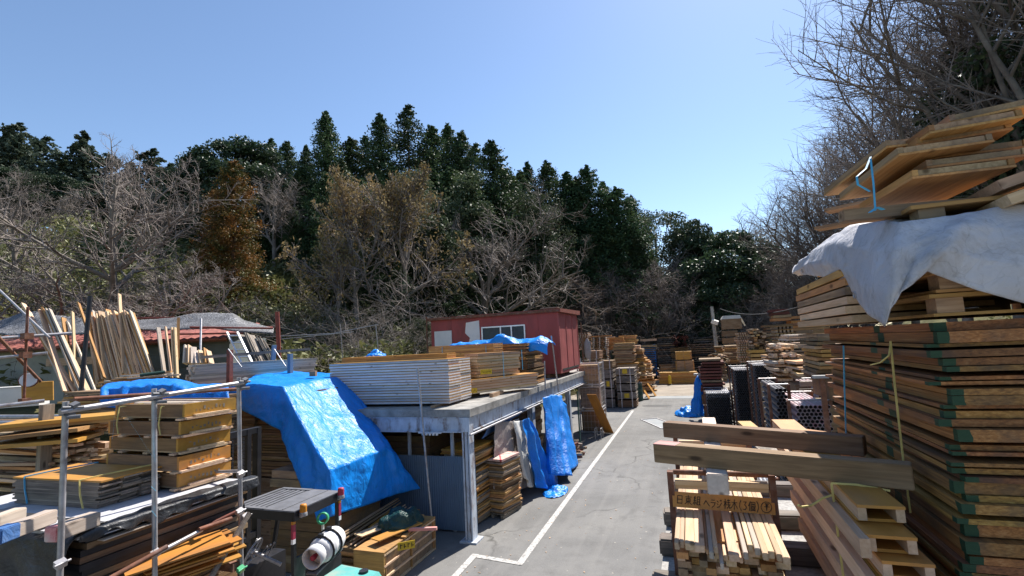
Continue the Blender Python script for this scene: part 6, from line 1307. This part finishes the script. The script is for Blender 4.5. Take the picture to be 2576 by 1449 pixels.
# piles behind them
FX = framedmesh
pile('formwork_panel', 'pale panel in the pile highest beside the cabin end', 'panel', 'pale pile beside the cabin end', 1466, 1528, 848, 905, 34, 1.2, .1, None, .02, .03, 1, False, ('honey', 'pale'))
pile('formwork_panel', 'pale panel in the short pile right beside the cabin end', 'panel', 'short pile right beside the cabin end', 1455, 1482, 836, 880, 36, 1.2, .1, None, .02, .03, 1, False, ('honey', 'pale'))
pile('formwork_panel', 'brown panel in the pile with blue bands behind the bundles', 'panel', 'brown pile with blue bands', 1545, 1596, 862, 912, 33, 1.3, .09, None, .015, .04, 1.5, False, ('orange', 'worn'))
pile('formwork_panel', 'orange brown panel in the pile topped with small bundles', 'panel', 'pile topped with small bundles', 1532, 1572, 848, 880, 35.5, 1.2, .09, None, .015, .04, 1, False, ('orange', 'honey'))
pile('formwork_panel', 'red brown panel in the small high bundle', 'panel', 'small high red brown bundle', 1558, 1600, 843, 866, 36, 1.2, .09, None, .015, .04, 1, False, ('honey', 'honey'))
pile('formwork_panel', 'worn panel in the pile between banded pile and drum', 'panel', 'worn pile above the drum', 1556, 1606, 912, 960, 33.2, 1.2, .09, ['worn', 'honey', 'fresh'], .02, .07, 4, topmat='orange')
pile('formwork_panel', 'sunlit panel end in the crooked column above the drum', 'panel', 'crooked sunlit column above the drum', 1596, 1622, 868, 955, 34.5, 1.4, .1, ['honey', 'fresh', 'worn', 'orange'], .02, .1, 5)
pile('formwork_panel', 'sunlit pale panel in the sloping pile behind the worker', 'panel', 'sloping pile behind the worker', 1612, 1638, 906, 955, 40, 1.6, .1, ['fresh', 'honey'], .01, .06, 3, topmat='orange')
pile('board', 'board of the low heap beside the worker', 'board', 'low heap beside the worker', 1606, 1640, 940, 985, 39, 1.6, .07, ['fresh', 'worn', 'orange', 'honey'], .02, .2, 18)
pile('board', 'long pale board lying across the top of the left piles', 'board', 'boards across the top of the left piles', 1495, 1545, 842, 850, 34.5, .5, .06, ['fresh', 'honey'], .02, .1, 8)
pile('plywood_sheet', 'dark sheet at the bottom of the left piles', 'sheet', 'dark base of the left piles', 1466, 1545, 905, 1015, 34.5, 1.2, .42, ['brown', 'worn', 'grey'], .02, .04, 1)
pile('plywood_sheet', 'dark sheet at the bottom under the banded pile', 'sheet', 'dark base under the banded pile', 1548, 1606, 912, 1010, 35, 1.2, .42, ['brown', 'worn', 'honey'], .02, .05, 1)
for (x, y0, y1) in ((1460, 900, 990), (1484, 858, 905)): pipe_(at(x, y1, Y=29), at(x, y0, Y=29), .04, 'galv', 'upright pipe beside the left piles', 'pipe', 'upright pipes beside the left piles')
P = at(1479, 862, Y=29); t = thing('canvas_bag', 'pale canvas bag hanging from a pole at the end of the cabin', 'bag', at(1480, 905, Y=29)); b = MB().lathe([(.06, 0), (.16, .15), (.2, .5), (.17, 1.), (.05, 1.25)], 12); part('bag', b, 'canvas', t); part('pole', MB().tube((-.3, 0, -2.0), (-.3, 0, 2.2), .04, 7), 'rust', t)
# drum
P = at(1603, 1008, z=0); t = thing('steel_drum', 'dark green steel drum beside the scaffold board bundles', 'drum', P); b = MB().lathe([(.40, 0), (.41, .02), (.40, .04), (.40, .38), (.415, .4), (.40, .42), (.40, .76), (.415, .78), (.40, .8), (.40, 1.12), (.415, 1.15)], 22); part('body', b, 'darkgreen', t); part('lid', MB().lathe([(.39, 1.14), (.39, 1.165), (.1, 1.165)], 22), 'galv', t)
for k, (x, y, lx) in enumerate([(1634, 1003, 1616), (1650, 996, 1634)]):
    a = at(x, y, z=.02); b_ = a+Vector((-.5, .12, .85)); between('leaning_board', a, b_, .9, .03, 'orange', ['orange board leaning near the drum, the one closer to it', 'orange board leaning near the drum, the farther one'][k], 'board', roll=R(12))
P = at(1582, 1015, z=0); between('leaning_board', P, P+Vector((-.3, .3, 1.3)), .25, .03, 'fresh', 'pale narrow board leaning left of the drum', 'board')
P = at(1590, 1010, z=0); board('timber_block', (.4, .3, .3), (P.x, P.y, .15), R(10), 'orange', 'small orange block at the foot of the drum', 'block')
pile('board', 'flat board on the ground before the drum', 'board', 'flat boards before the drum', 1570, 1605, 1020, 1026, 31, 1.2, .05, ['grey', 'pale'], .01, .05, 6, True)
# worker bending over
t = thing('person', 'worker in dark clothes and a cap bending over beside the orange timber pile', 'person', at(1643, 969, z=0), R(-25)); sk_ = bpy.data.meshes.new('body')
V_ = [(0, 0, .86), (.02, -.1, .9), (.05, -.12, .46), (.0, -.13, .07), (.13, -.14, .03), (-.02, .1, .9), (-.05, .14, .46), (-.12, .14, .07), (.01, .15, .03), (.12, 0, 1.05), (.3, 0, 1.2), (.42, 0, 1.27), (.52, 0, 1.3), (.6, 0, 1.28), (.38, -.19, 1.24), (.45, -.25, .98), (.58, -.2, .76), (.38, .19, 1.24), (.47, .24, .98), (.6, .16, .78)]
E_ = [(0, 1), (1, 2), (2, 3), (3, 4), (0, 5), (5, 6), (6, 7), (7, 8), (0, 9), (9, 10), (10, 11), (11, 12), (12, 13), (10, 14), (14, 15), (15, 16), (10, 17), (17, 18), (18, 19)]
rad = [.15, .11, .075, .05, .05, .11, .075, .05, .05, .15, .17, .07, .1, .09, .075, .055, .045, .075, .055, .045]
sk_.from_pydata(V_, E_, []); sk_.materials.append(M['cloth']); bo = link('body', sk_, t); md = bo.modifiers.new('skin', 'SKIN'); 
for i, r_ in enumerate(rad): sk_.skin_vertices[0].data[i].radius = (r_, r_)
sk_.skin_vertices[0].data[0].use_root = True; bo.modifiers.new('sub', 'SUBSURF').levels = 1
b = MB(); b.lathe([(.13, -.02), (.13, .06), (.09, .12), (.02, .14)], 14, 0, Matrix.Translation((.57, 0, 1.33)) @ Euler((0, R(50), 0)).to_matrix().to_4x4()); b.box((.7, 0, 1.3), (.12, .16, .02), 0, Euler((0, R(50), 0)).to_matrix()); part('cap', b, 'blackmetal', t)
b = MB(); b.lathe([(.02, -.1), (.09, -.06), (.1, .02), (.07, .1)], 12, 0, Matrix.Translation((.6, 0, 1.24)) @ Euler((0, R(60), 0)).to_matrix().to_4x4()); part('face', b, 'skin', t)
for y in (-.2, .16):
    b = MB(); hp_ = Vector((.6, y, .74)); b.box(hp_, (.05, .07, .08), 0, Euler((0, .3, 0)).to_matrix())
    for i in range(4): b.bar(hp_+Vector((.01, -.027+.018*i, -.03)), hp_+Vector((.035, -.03+.02*i, -.1-.012*(i in (1, 2)))), .014, .014)
    b.bar(hp_+Vector((.0, .03 if y < 0 else -.03, .01)), hp_+Vector((.05, .06 if y < 0 else -.06, -.04)), .016, .016); part('hand', b, 'skin', t)
P = at(1666, 955, z=.3); tag(sheet('white_sack', [[P+Vector((math.cos(a)*r*.45, math.sin(a)*r*.4, .6*(1-r*r)-.25)) for a in np.linspace(0, 6.283, 9)] for r in (.05, .5, .85, 1.)], 'canvaslight', 4, 4, .12, 3, .01, 41), 'white sack lying beside the worker', 'sack')
# orange timber pile at the end of the lane
pile('long_timber', 'long orange timber in the low pile at the end of the lane', 'timber', 'low orange pile at the end of the lane', 1658, 1757, 936, 966, 45, 1.2, .11, ['orange', 'honey'], .012, .03, .3, True, topmat='orange')
pile('long_timber', 'dark timber in the low pile behind the orange one', 'timber', 'dark low pile behind the orange one', 1662, 1745, 915, 938, 47, 1., .13, ['brown', 'worn', 'honey'], .02, .08, 1.5)
P = at(1687, 966, z=0); t = thing('bollard', 'small yellow bollard before the orange timber pile', 'bollard', (P.x, 44.3, 0)); part('base', MB().lathe([(.22, 0), (.22, .06), (.1, .09)], 14), 'black', t); part('post', MB().lathe([(.12, .08), (.12, .75), (.07, .82)], 14), 'yellow', t)
BKs = [(1612, 1652, 868, 935, 48.5, 'brown'), (1658, 1704, 845, 932, 49, 'grey'), (1740, 1815, 862, 930, 49.5, 'grey'), (1745, 1812, 845, 860, 51, 'grey')]
lb_ = ['dark frame in the stack with a pale board on top beside the blue cover', 'dark frame in the tallest stack at the back', 'dark frame in the wide stack at the back right', 'grey pipe frame in the upper stack at the back right']
for k, (xl, xr, yt, yb, Y, mt) in enumerate(BKs):
    pile('scaffold_section', lb_[k], 'frame', lb_[k].replace('dark frame in the', 'frames of the').replace('grey pipe frame in the', 'frames of the'), xl, xr, yt, yb, Y, 1.4, .09, ['dark', 'blackmetal', 'grey'], .09, .05, .8, False, None, 24)
pile('board', 'pale board on top of the dark stack beside the blue cover', 'board', None, 1610, 1650, 852, 858, 48.2, 1.4, .2, ['fresh'])
pile('board', 'second pale board lower on the dark stack beside the blue cover', 'board', None, 1612, 1652, 868, 873, 48.2, 1.4, .2, ['worn'])
P = at(1608, 872, Y=49); tag(sheet('tarpaulin', [[P+Vector((x, y, z)) for x in (0, .5, 1., 1.5)] for y, z in ((.8, .1), (0, .1), (-.25, -.1), (-.3, -1.4), (-.3, -2.8))], 'bluetarp2', 4, 4, .1, 1.5, .01, 51), 'blue cover hanging on the dark stack at the back left', 'tarpaulin')
for k in range(46):
    P = at(1692+random.uniform(0, 42), 845+random.uniform(0, 26), Y=48.3); pipe_(P, P+Vector((random.uniform(-.05, .05), 1.2, 0)), .07, 'ironred', 'red jack end in the cluster above the orange boxes', 'jack', 'cluster of red jacks above the orange boxes', 'steel_jack')
pile('plywood_sheet', 'dark sheet carrying the red jacks at the back', 'sheet', 'dark pile carrying the red jacks', 1692, 1738, 872, 940, 49, 1., .42, ['brown', 'dark'], .02, .02, .5)
for k, (xl, xr, yt, yb, mt, lab) in enumerate([(1700, 1741, 885, 905, 'orange', 'orange crate, the upper one of the two before the red jacks'), (1701, 1748, 908, 934, 'worn', 'worn crate, the lower one of the two before the red jacks')]):
    Y = 46.5; a, b_, c_ = at(xl, yb, Y=Y), at(xr, yb, Y=Y), at(xl, yt, Y=Y); t = thing('timber_crate', lab, 'crate', ((a.x+b_.x)/2, Y+.5, a.z)); w_ = b_.x-a.x; h_ = c_.z-a.z
    part('side_panel', MB().box((0, 0, h_/2), (w_, 1., h_)), mt, t)
    for x in (-w_/2+.06, 0, w_/2-.06): part('batten', MB().box((x, -.515, h_/2), (.1, .03, h_)), 'honey', t)
pile('plywood_sheet', 'sheet below the two crates at the end of the lane', 'sheet', 'pile below the two crates', 1700, 1748, 934, 962, 46.8, 1., .42, ['brown', 'worn'], .02, .03, 1)
# ---- right of the lane
A2 = lambda x, y, Y: at(x, y, Y=Y)
g = [[A2(1757, 944, 26.6), A2(1762, 943, 26.4), A2(1768, 950, 26.2)], [A2(1752, 952, 26.3), A2(1760, 950, 26.0), A2(1770, 970, 25.9)], [A2(1745, 1000, 26.2), A2(1756, 1000, 25.8), A2(1770, 1005, 25.7)], [A2(1738, 1040, 26.1), A2(1752, 1042, 25.6), A2(1772, 1050, 25.4)]]
tag(sheet('tarpaulin', g, 'bluetarp2', 7, 8, .08, 2.2, .008, 61, False, lambda u, v: .06*math.sin(v*20)), 'narrow blue tarpaulin hanging beside the right edge of the lane', 'tarpaulin')
P = at(1745, 1040, z=.1); tag(sheet('tarpaulin', [[P+Vector((math.cos(a)*r*.75-.1, math.sin(a)*r*.8, .45*(1-r*r)-.1)) for a in np.linspace(0, 6.283, 11)] for r in (.05, .4, .75, 1.)], 'bluetarp', 5, 5, .2, 3.5, .008, 63), 'crumpled blue tarpaulin heap lying at the right edge of the lane', 'tarpaulin')
P = at(1760, 944, Y=26); board('timber_block', (.5, .3, .1), P+Vector((0, .1, .04)), R(10), 'whitepaint', 'white block holding the narrow blue tarpaulin', 'block')
def pipe_rack(label, xl, xr, yt, Y, L_, r_, mat, group, z0=0, nmaxrow=12, racks=True, zt=None, ncap=None, rot=0, plabel='', topmat=None):
    """a cage of pipes with their ends towards the lane"""
    a, b_ = at(xl, yt, Y=Y), at(xr, yt, Y=Y); w_ = b_.x-a.x; zt = zt or a.z; cx_ = (a.x+b_.x)/2; p = 2*r_*1.02; ncol = int((w_-.1)/p); rows = int((zt-z0-.12)/(p*.9)); key = ('p', round(L_, 2), round(r_, 4), mat)
    if key not in _cache: _cache[key] = MB().pipe((0, -L_/2, 0), (0, L_/2, 0), r_, 10, .14, 0, 1).mesh('steel_pipe', [mat, 'hole'])
    me = _cache[key]; out = 0; rest = MB()
    for j in range(rows):
        for i in range(ncol - (j % 2)):
            x = cx_-(ncol-1)*p/2+i*p+(p/2 if j % 2 else 0); z = zt-.02-r_-j*p*.9
            y = Y+L_/2+random.gauss(0, .02)
            if ncap is None or out < ncap: tag(link('steel_pipe', me, None, (x, y, z)), plabel, 'pipe', group); out += 1
            else: rest.pipe((x, y-L_/2, z), (x, y+L_/2, z), r_, 8, .14, 0, 1)
    if racks:
        t = thing('pipe_cage', label, 'cage', (cx_, Y+L_/2, z0)); b = MB(); hh = zt-z0
        for x in (-w_/2, w_/2):
            for y in (-L_*.36, L_*.36): part('post', MB().box((x, y, hh/2), (.05, .06, hh+.05)), 'rust', t)
        for y in (-L_*.36, L_*.36): part('cross_bar', MB().box((0, y, .05), (w_-.06, .05, .06)), 'rust', t); part('top_bar', MB().tube((-w_/2, y, hh+.03), (w_/2, y, hh+.03), .014, 6), 'galv', t)
    return rest
rest_all = MB()
def addrest(r_):
    o = len(rest_all.v); rest_all.v += r_.v; rest_all.f += [[i+o for i in f] for f in r_.f]; rest_all.mi += r_.mi; rest_all.sm += r_.sm
addrest(pipe_rack('nearest pipe cage, full of pipes with pink painted ends', 1990, 2098, 1008, 9.6, 1.9, .032, 'pipepink', 'pipes with pink ends in the nearest cage', .9, zt=at(2035, 1016, Y=9.6).z, ncap=150, plabel='pipe with pink paint in the nearest cage'))
addrest(pipe_rack('pipe cage right of the narrow blue tarpaulin, the lowest one', 1772, 1842, 988, 23.0, 2.2, .036, 'pipeblue', 'grey pipes in the lowest cage by the blue tarpaulin', 0, ncap=40, plabel='grey pipe in the lowest cage by the blue tarpaulin'))
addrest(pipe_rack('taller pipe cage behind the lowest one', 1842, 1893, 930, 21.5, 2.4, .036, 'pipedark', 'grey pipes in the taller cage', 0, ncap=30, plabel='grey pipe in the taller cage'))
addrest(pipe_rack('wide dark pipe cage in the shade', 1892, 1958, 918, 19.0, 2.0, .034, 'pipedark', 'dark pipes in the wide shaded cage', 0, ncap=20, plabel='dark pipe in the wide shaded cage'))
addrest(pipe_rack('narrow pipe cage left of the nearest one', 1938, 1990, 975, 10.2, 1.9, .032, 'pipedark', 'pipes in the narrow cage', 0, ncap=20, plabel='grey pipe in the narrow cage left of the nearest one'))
addrest(pipe_rack('low pipe cage just beyond the loading deck', 1925, 1990, 1172, 6.6, 1.6, .026, 'pipeblue', 'pipes in the low cage beyond the deck', 0, ncap=12, zt=1.95, plabel='blue grey pipe in the low cage beyond the deck'))
addrest(pipe_rack('pipe cage with pale pipes behind the nearest one', 2045, 2110, 975, 12.4, 2.4, .04, 'pipepink', 'pale pipes behind the nearest cage', 0, ncap=20, plabel='pale pipe behind the nearest cage'))
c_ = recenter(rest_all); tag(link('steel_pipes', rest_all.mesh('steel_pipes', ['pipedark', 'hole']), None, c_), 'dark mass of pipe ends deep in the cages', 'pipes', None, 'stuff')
pile('red_shoring', 'dark red frame in the stack above the lowest pipe cage', 'frame', 'dark red frames beside the lane', 1766, 1822, 900, 985, 25.0, 1.4, .09, ['redwood', 'redwood', 'ironred', 'worn'], .05, .04, 1.5)
pile('plywood_sheet', 'sheet deep below the dark red frames', 'sheet', 'sheets below the dark red frames', 1772, 1822, 985, 1050, 25.4, 1.2, .42, ['dark', 'brown'], .03, .03, 1)
# towers
def jumble(label, group, xl, xr, yt, yb, Y, depth, n, mats, sz_=(.09, .05), name='batten', along='y', spread=.2):
    rr = random.Random(hash(group) % 1000 if 0 else len(group)*7+int(xl))
    for k in range(n):
        x, y = rr.uniform(xl, xr), rr.uniform(yt, yb); P = at(x, y, Y=Y+rr.uniform(-.15, .1)); L_ = depth*rr.uniform(.8, 1.2)
        board(name, (L_, sz_[0]*rr.uniform(.7, 1.3), sz_[1]), P+Vector((0, L_/2, 0)), (0, rr.uniform(-.03, .03), R(90+rr.uniform(-1, 1)*spread*20)), rr.choice(mats), label, 'batten', group)
jumble('batten end in the top of the tall jumbled tower', 'battens of the tall jumbled tower', 1889, 1926, 828, 876, 26, 1.4, 42, ['worn', 'honey', 'dark', 'fresh'], (.13, .08))
pile('plywood_sheet', 'dark sheet inside the tall jumbled tower', 'sheet', 'core of the tall jumbled tower', 1889, 1926, 832, 876, 26.3, 1.2, .1, ['dark', 'brown'], .03, .05, 1)
t_ = pile('timber_crate_board', 'orange board of the crate under the tall jumbled tower', 'board', 'orange crate boards under the tall tower', 1891, 1932, 877, 918, 25.6, 1.3, .13, ['orange', 'honey', 'orange'], .025, .03, .6)
pile('plywood_sheet', 'dark sheet carrying the tall jumbled tower', 'sheet', 'dark pile carrying the tall tower', 1893, 1932, 918, 1010, 25.8, 1.2, .42, ['dark', 'brown'], .03, .03, .8)
pile('formwork_panel', 'pale edged panel in the tower left of the jumbled one', 'panel', 'pale tower left of the jumbled one', 1862, 1889, 835, 912, 29, 1.4, .1, None, .02, .04, 1.5, False, ('honey', 'fresh'))
pile('formwork_panel', 'panel in the low tower with blue sheets behind the red frames', 'panel', 'low tower behind the red frames', 1830, 1862, 868, 915, 32, 1.4, .1, ['honey', 'worn', 'brown'], .02, .05, 2)
jumble('batten in the low heap behind the red frames', 'low heap behind the red frames', 1790, 1832, 890, 925, 30, 1.4, 26, ['worn', 'honey', 'fresh', 'dark'], (.14, .09), spread=1.)
pile('board', 'board below the low heap behind the red frames', 'board', 'boards below the low heap', 1792, 1832, 905, 960, 30.2, 1.2, .12, ['worn', 'brown'], .02, .06, 2)
pile('formwork_panel', 'worn panel in the narrow tower beside the lane end', 'panel', 'narrow tower beside the lane end', 1803, 1822, 870, 905, 34, 1.2, .1, ['worn', 'honey', 'brown'], .02, .05, 2)
pile('long_timber', 'long timber in the level row at the back right', 'timber', 'level row at the back right', 1925, 2065, 812, 850, 27, 1.2, .1, ['honey', 'worn', 'brown'], .02, .1, .8)
pile('long_timber', 'timber of the second level row at the back right', 'timber', 'second level row at the back right', 2010, 2100, 808, 850, 23.5, 1.2, .09, ['honey', 'fresh', 'brown'], .02, .08, 1)
pile('formwork_panel', 'dark gapped panel in the pink edged stack behind the pale pallets', 'panel', 'pink edged stack', 1955, 2000, 818, 862, 21, 1.3, .1, None, .03, .03, 1, False, ('orange', 'worn'))
pile('timber_block', 'brown block in the pile standing out above the back right', 'block', 'brown pile above the back right', 1946, 1992, 776, 806, 29, 1.2, .13, ['honey', 'worn', 'redwood'], .015, .04, 1)
pile('board', 'orange board beside the brown pile above the back right', 'board', 'orange boards above the back right', 1994, 2030, 790, 812, 29, 1.2, .13, ['orange', 'honey'], .02, .04, 2)
pile('plywood_sheet', 'dark sheet carrying the level rows at the back right', 'sheet', 'dark base of the level rows', 1930, 2100, 850, 960, 28, 1.2, .42, ['dark', 'brown'], .02, .03, .5)
pile('formwork_panel', 'pale topped panel in the left one of the twin stacks', 'panel', 'left twin stack', 1998, 2042, 858, 905, 17, 1.7, .07, None, .03, .02, .8, False, ('fresh', 'worn'))
pile('formwork_panel', 'pale topped panel in the right one of the twin stacks', 'panel', 'right twin stack', 2046, 2090, 850, 905, 17, 1.7, .07, None, .03, .02, .8, False, ('fresh', 'worn'))
pile('formwork_panel', 'pale panel lying on the left twin stack', 'panel', 'pale panels on the left twin stack', 1985, 2036, 840, 856, 17.6, 1.6, .05, ['fresh', 'pale'], .01, .04, 1)
pile('plywood_sheet', 'dark sheet carrying the twin stacks', 'sheet', 'dark base of the twin stacks', 2000, 2095, 905, 1000, 17.3, 1.3, .42, ['dark'], .01, .02, .5)
SHX = [(1934, 2010, 872, 884), (1940, 2006, 893, 910), (1944, 2004, 913, 932), (1950, 2010, 934, 958)]
for k, (xl, xr, yt, yb) in enumerate(SHX):
    pile('formwork_panel', ['panel at the top of the crooked sunlit stack before the twin stacks', 'panel in the upper part of the crooked sunlit stack', 'panel in the middle part of the crooked sunlit stack', 'panel in the lower part of the crooked sunlit stack'][k], 'panel', ['top', 'upper part', 'middle part', 'lower part'][k]+' of the crooked sunlit stack', xl+6, xr-10, yt, yb, 15-.25*k, 1.5, .06, None, .02, .06, 4, False, ('honey', 'fresh'))
    jumble('batten lying crosswise in the crooked sunlit stack', 'battens of the crooked sunlit stack', xl, xr, yt-4, yt+3, 14.9-.25*k, 1.2, 9, ['fresh', 'fresh', 'pale'], (.09, .07), spread=.4)
pile('plywood_sheet', 'dark sheet carrying the crooked sunlit stack', 'sheet', 'dark base of the crooked sunlit stack', 1945, 2005, 958, 1120, 14.6, 1.2, .42, ['dark', 'brown'], .02, .03, .5)
for k, (xl, xr, yt, yb, Y) in enumerate([(2006, 2062, 898, 915, 13.6), (2010, 2068, 918, 930, 13.3), (2012, 2075, 934, 946, 13.0)]):
    pile('formwork_panel', 'sunlit panel in the open pile right of the crooked stack', 'panel', 'open pile right of the crooked stack', xl, xr, yt, yb, Y, 1.2, .06, None, .02, .06, 5, False, ('orange', 'fresh'))
pile('plywood_sheet', 'dark sheet carrying the open pile', 'sheet', 'dark base of the open pile', 2010, 2072, 948, 1080, 13.4, 1., .42, ['dark'], .02, .03, .5)
for y, lab in ((966, 'upper grey timber lying before the pale pipes'), (985, 'lower grey timber lying before the pale pipes')):
    between('square_timber', at(2012, y, Y=11.8), at(2100, y-3, Y=11.8), .09, .1, 'grey', lab, 'timber')
t = thing('white_post', 'whitish steel post with a flat head beside the big stack', 'post', at(2104, 1260, Y=8.8)); a = at(2098, 950, Y=8.8); h_ = a.z-t.location.z; part('shaft', MB().box((0, 0, h_/2), (.07, .06, h_)), 'rust', t); part('head', MB().box((-.02, -.02, h_+.02), (.2, .14, .04)), 'concrete', t)
pile('formwork_panel', 'panel edge in the column behind the far end of the big stack', 'panel', 'column behind the big stack', 2066, 2110, 826, 960, 9.4, 1.4, .05, ['honey', 'worn', 'brown', 'orange'], .012, .03, 1)
pile('plywood_sheet', 'dark sheet deep behind the big stack', 'sheet', 'dark pile behind the big stack', 2100, 2300, 850, 1250, 9.8, 1.2, .42, ['dark', 'brown'], .02, .03, .5)
P = at(1890, 1068, Y=7.2); between('orange_board', at(1872, 1062, Y=7.4), at(1905, 1090, Y=6.6), .16, .03, 'orange', 'small orange board end beyond the far dark beam', 'board')
between('orange_board', at(2010, 1083, Y=7.4), at(2060, 1090, Y=7.0), .2, .03, 'orange', 'orange board below the nearest pipe cage', 'board')
for k in range(4): between('grey_board', at(1915+14*k, 1150, Y=6.3), at(1905+14*k, 1110, Y=7.4), .1, .02, 'grey', 'grey board lying on the low pipes beyond the deck', 'board', 'grey boards on the low pipes')
P = at(1908, 892, Y=24); tag(sheet('white_sheet', [[P+Vector((math.cos(a)*r*.8+.9, math.sin(a)*r*.6, .9*(1-r*r)-.9)) for a in np.linspace(0, 6.283, 9)] for r in (.05, .5, .85, 1.)], 'whitetarp', 4, 4, .16, 2, .01, 71), 'whitish plastic heap between the tower and the crooked stack', 'plastic sheet')
# white covered load and pole at the back
P0 = at(1842, 826, Y=40); t = thing('covered_load', 'load with a white cover standing high at the back', 'load', P0); part('load', MB().box((0, .6, .35), (1.35, 1.2, .8)), 'dark', t)
b = MB(); b.add([(-.7, -.1, .7), (.7, -.1, .7), (.6, -.05, .95), (-.55, -.05, .95), (-.7, 1.3, .7), (.7, 1.3, .7), (.6, 1.2, .95), (-.55, 1.2, .95), (.95, .2, .15), (.95, 1.2, .15)], [(0, 1, 2, 3), (3, 2, 6, 7), (4, 0, 3, 7), (1, 5, 6, 2), (5, 4, 7, 6), (1, 8, 9, 5), (5, 9, 8, 1)]); part('cover', b, 'canvaslight', t)
pile('plywood_sheet', 'dark sheet carrying the white covered load', 'sheet', 'dark pile carrying the covered load', 1824, 1862, 828, 900, 40, 1.4, .42, ['dark', 'brown', 'worn'], .03, .04, .8)
t = thing('utility_pole', 'grey pole rising from the stacks at the back', 'pole', at(1812, 960, Y=42)); h_ = at(1806, 770, Y=42).z-t.location.z; part('shaft', MB().tube((0, 0, 0), (-.1, 0, h_), .16, 10, 0, .12), 'concrete', t); P = at(1798, 810, Y=41.8)-t.location; part('floodlight', MB().box(P, (.5, .3, .3), 0, Euler((.3, .4, 0)).to_matrix()), 'whitepaint', t)
a, b_ = at(1812, 777, Y=42), at(2085, 748, Y=22); mb = MB(); mb.path([a.lerp(b_, u)-Vector((0, 0, 1.1*u*(1-u)*2)) for u in np.linspace(0, 1, 12)], .03, 5); single('power_cable', mb, 'black', 'black cable sagging from the pole to the right', 'cable')
pile('formwork_panel', 'pipe bundle frame below the pole', 'panel', 'frames below the pole', 1814, 1834, 868, 905, 41, 1.2, .14, ['grey', 'darkgreen'], .05, .04, 1)
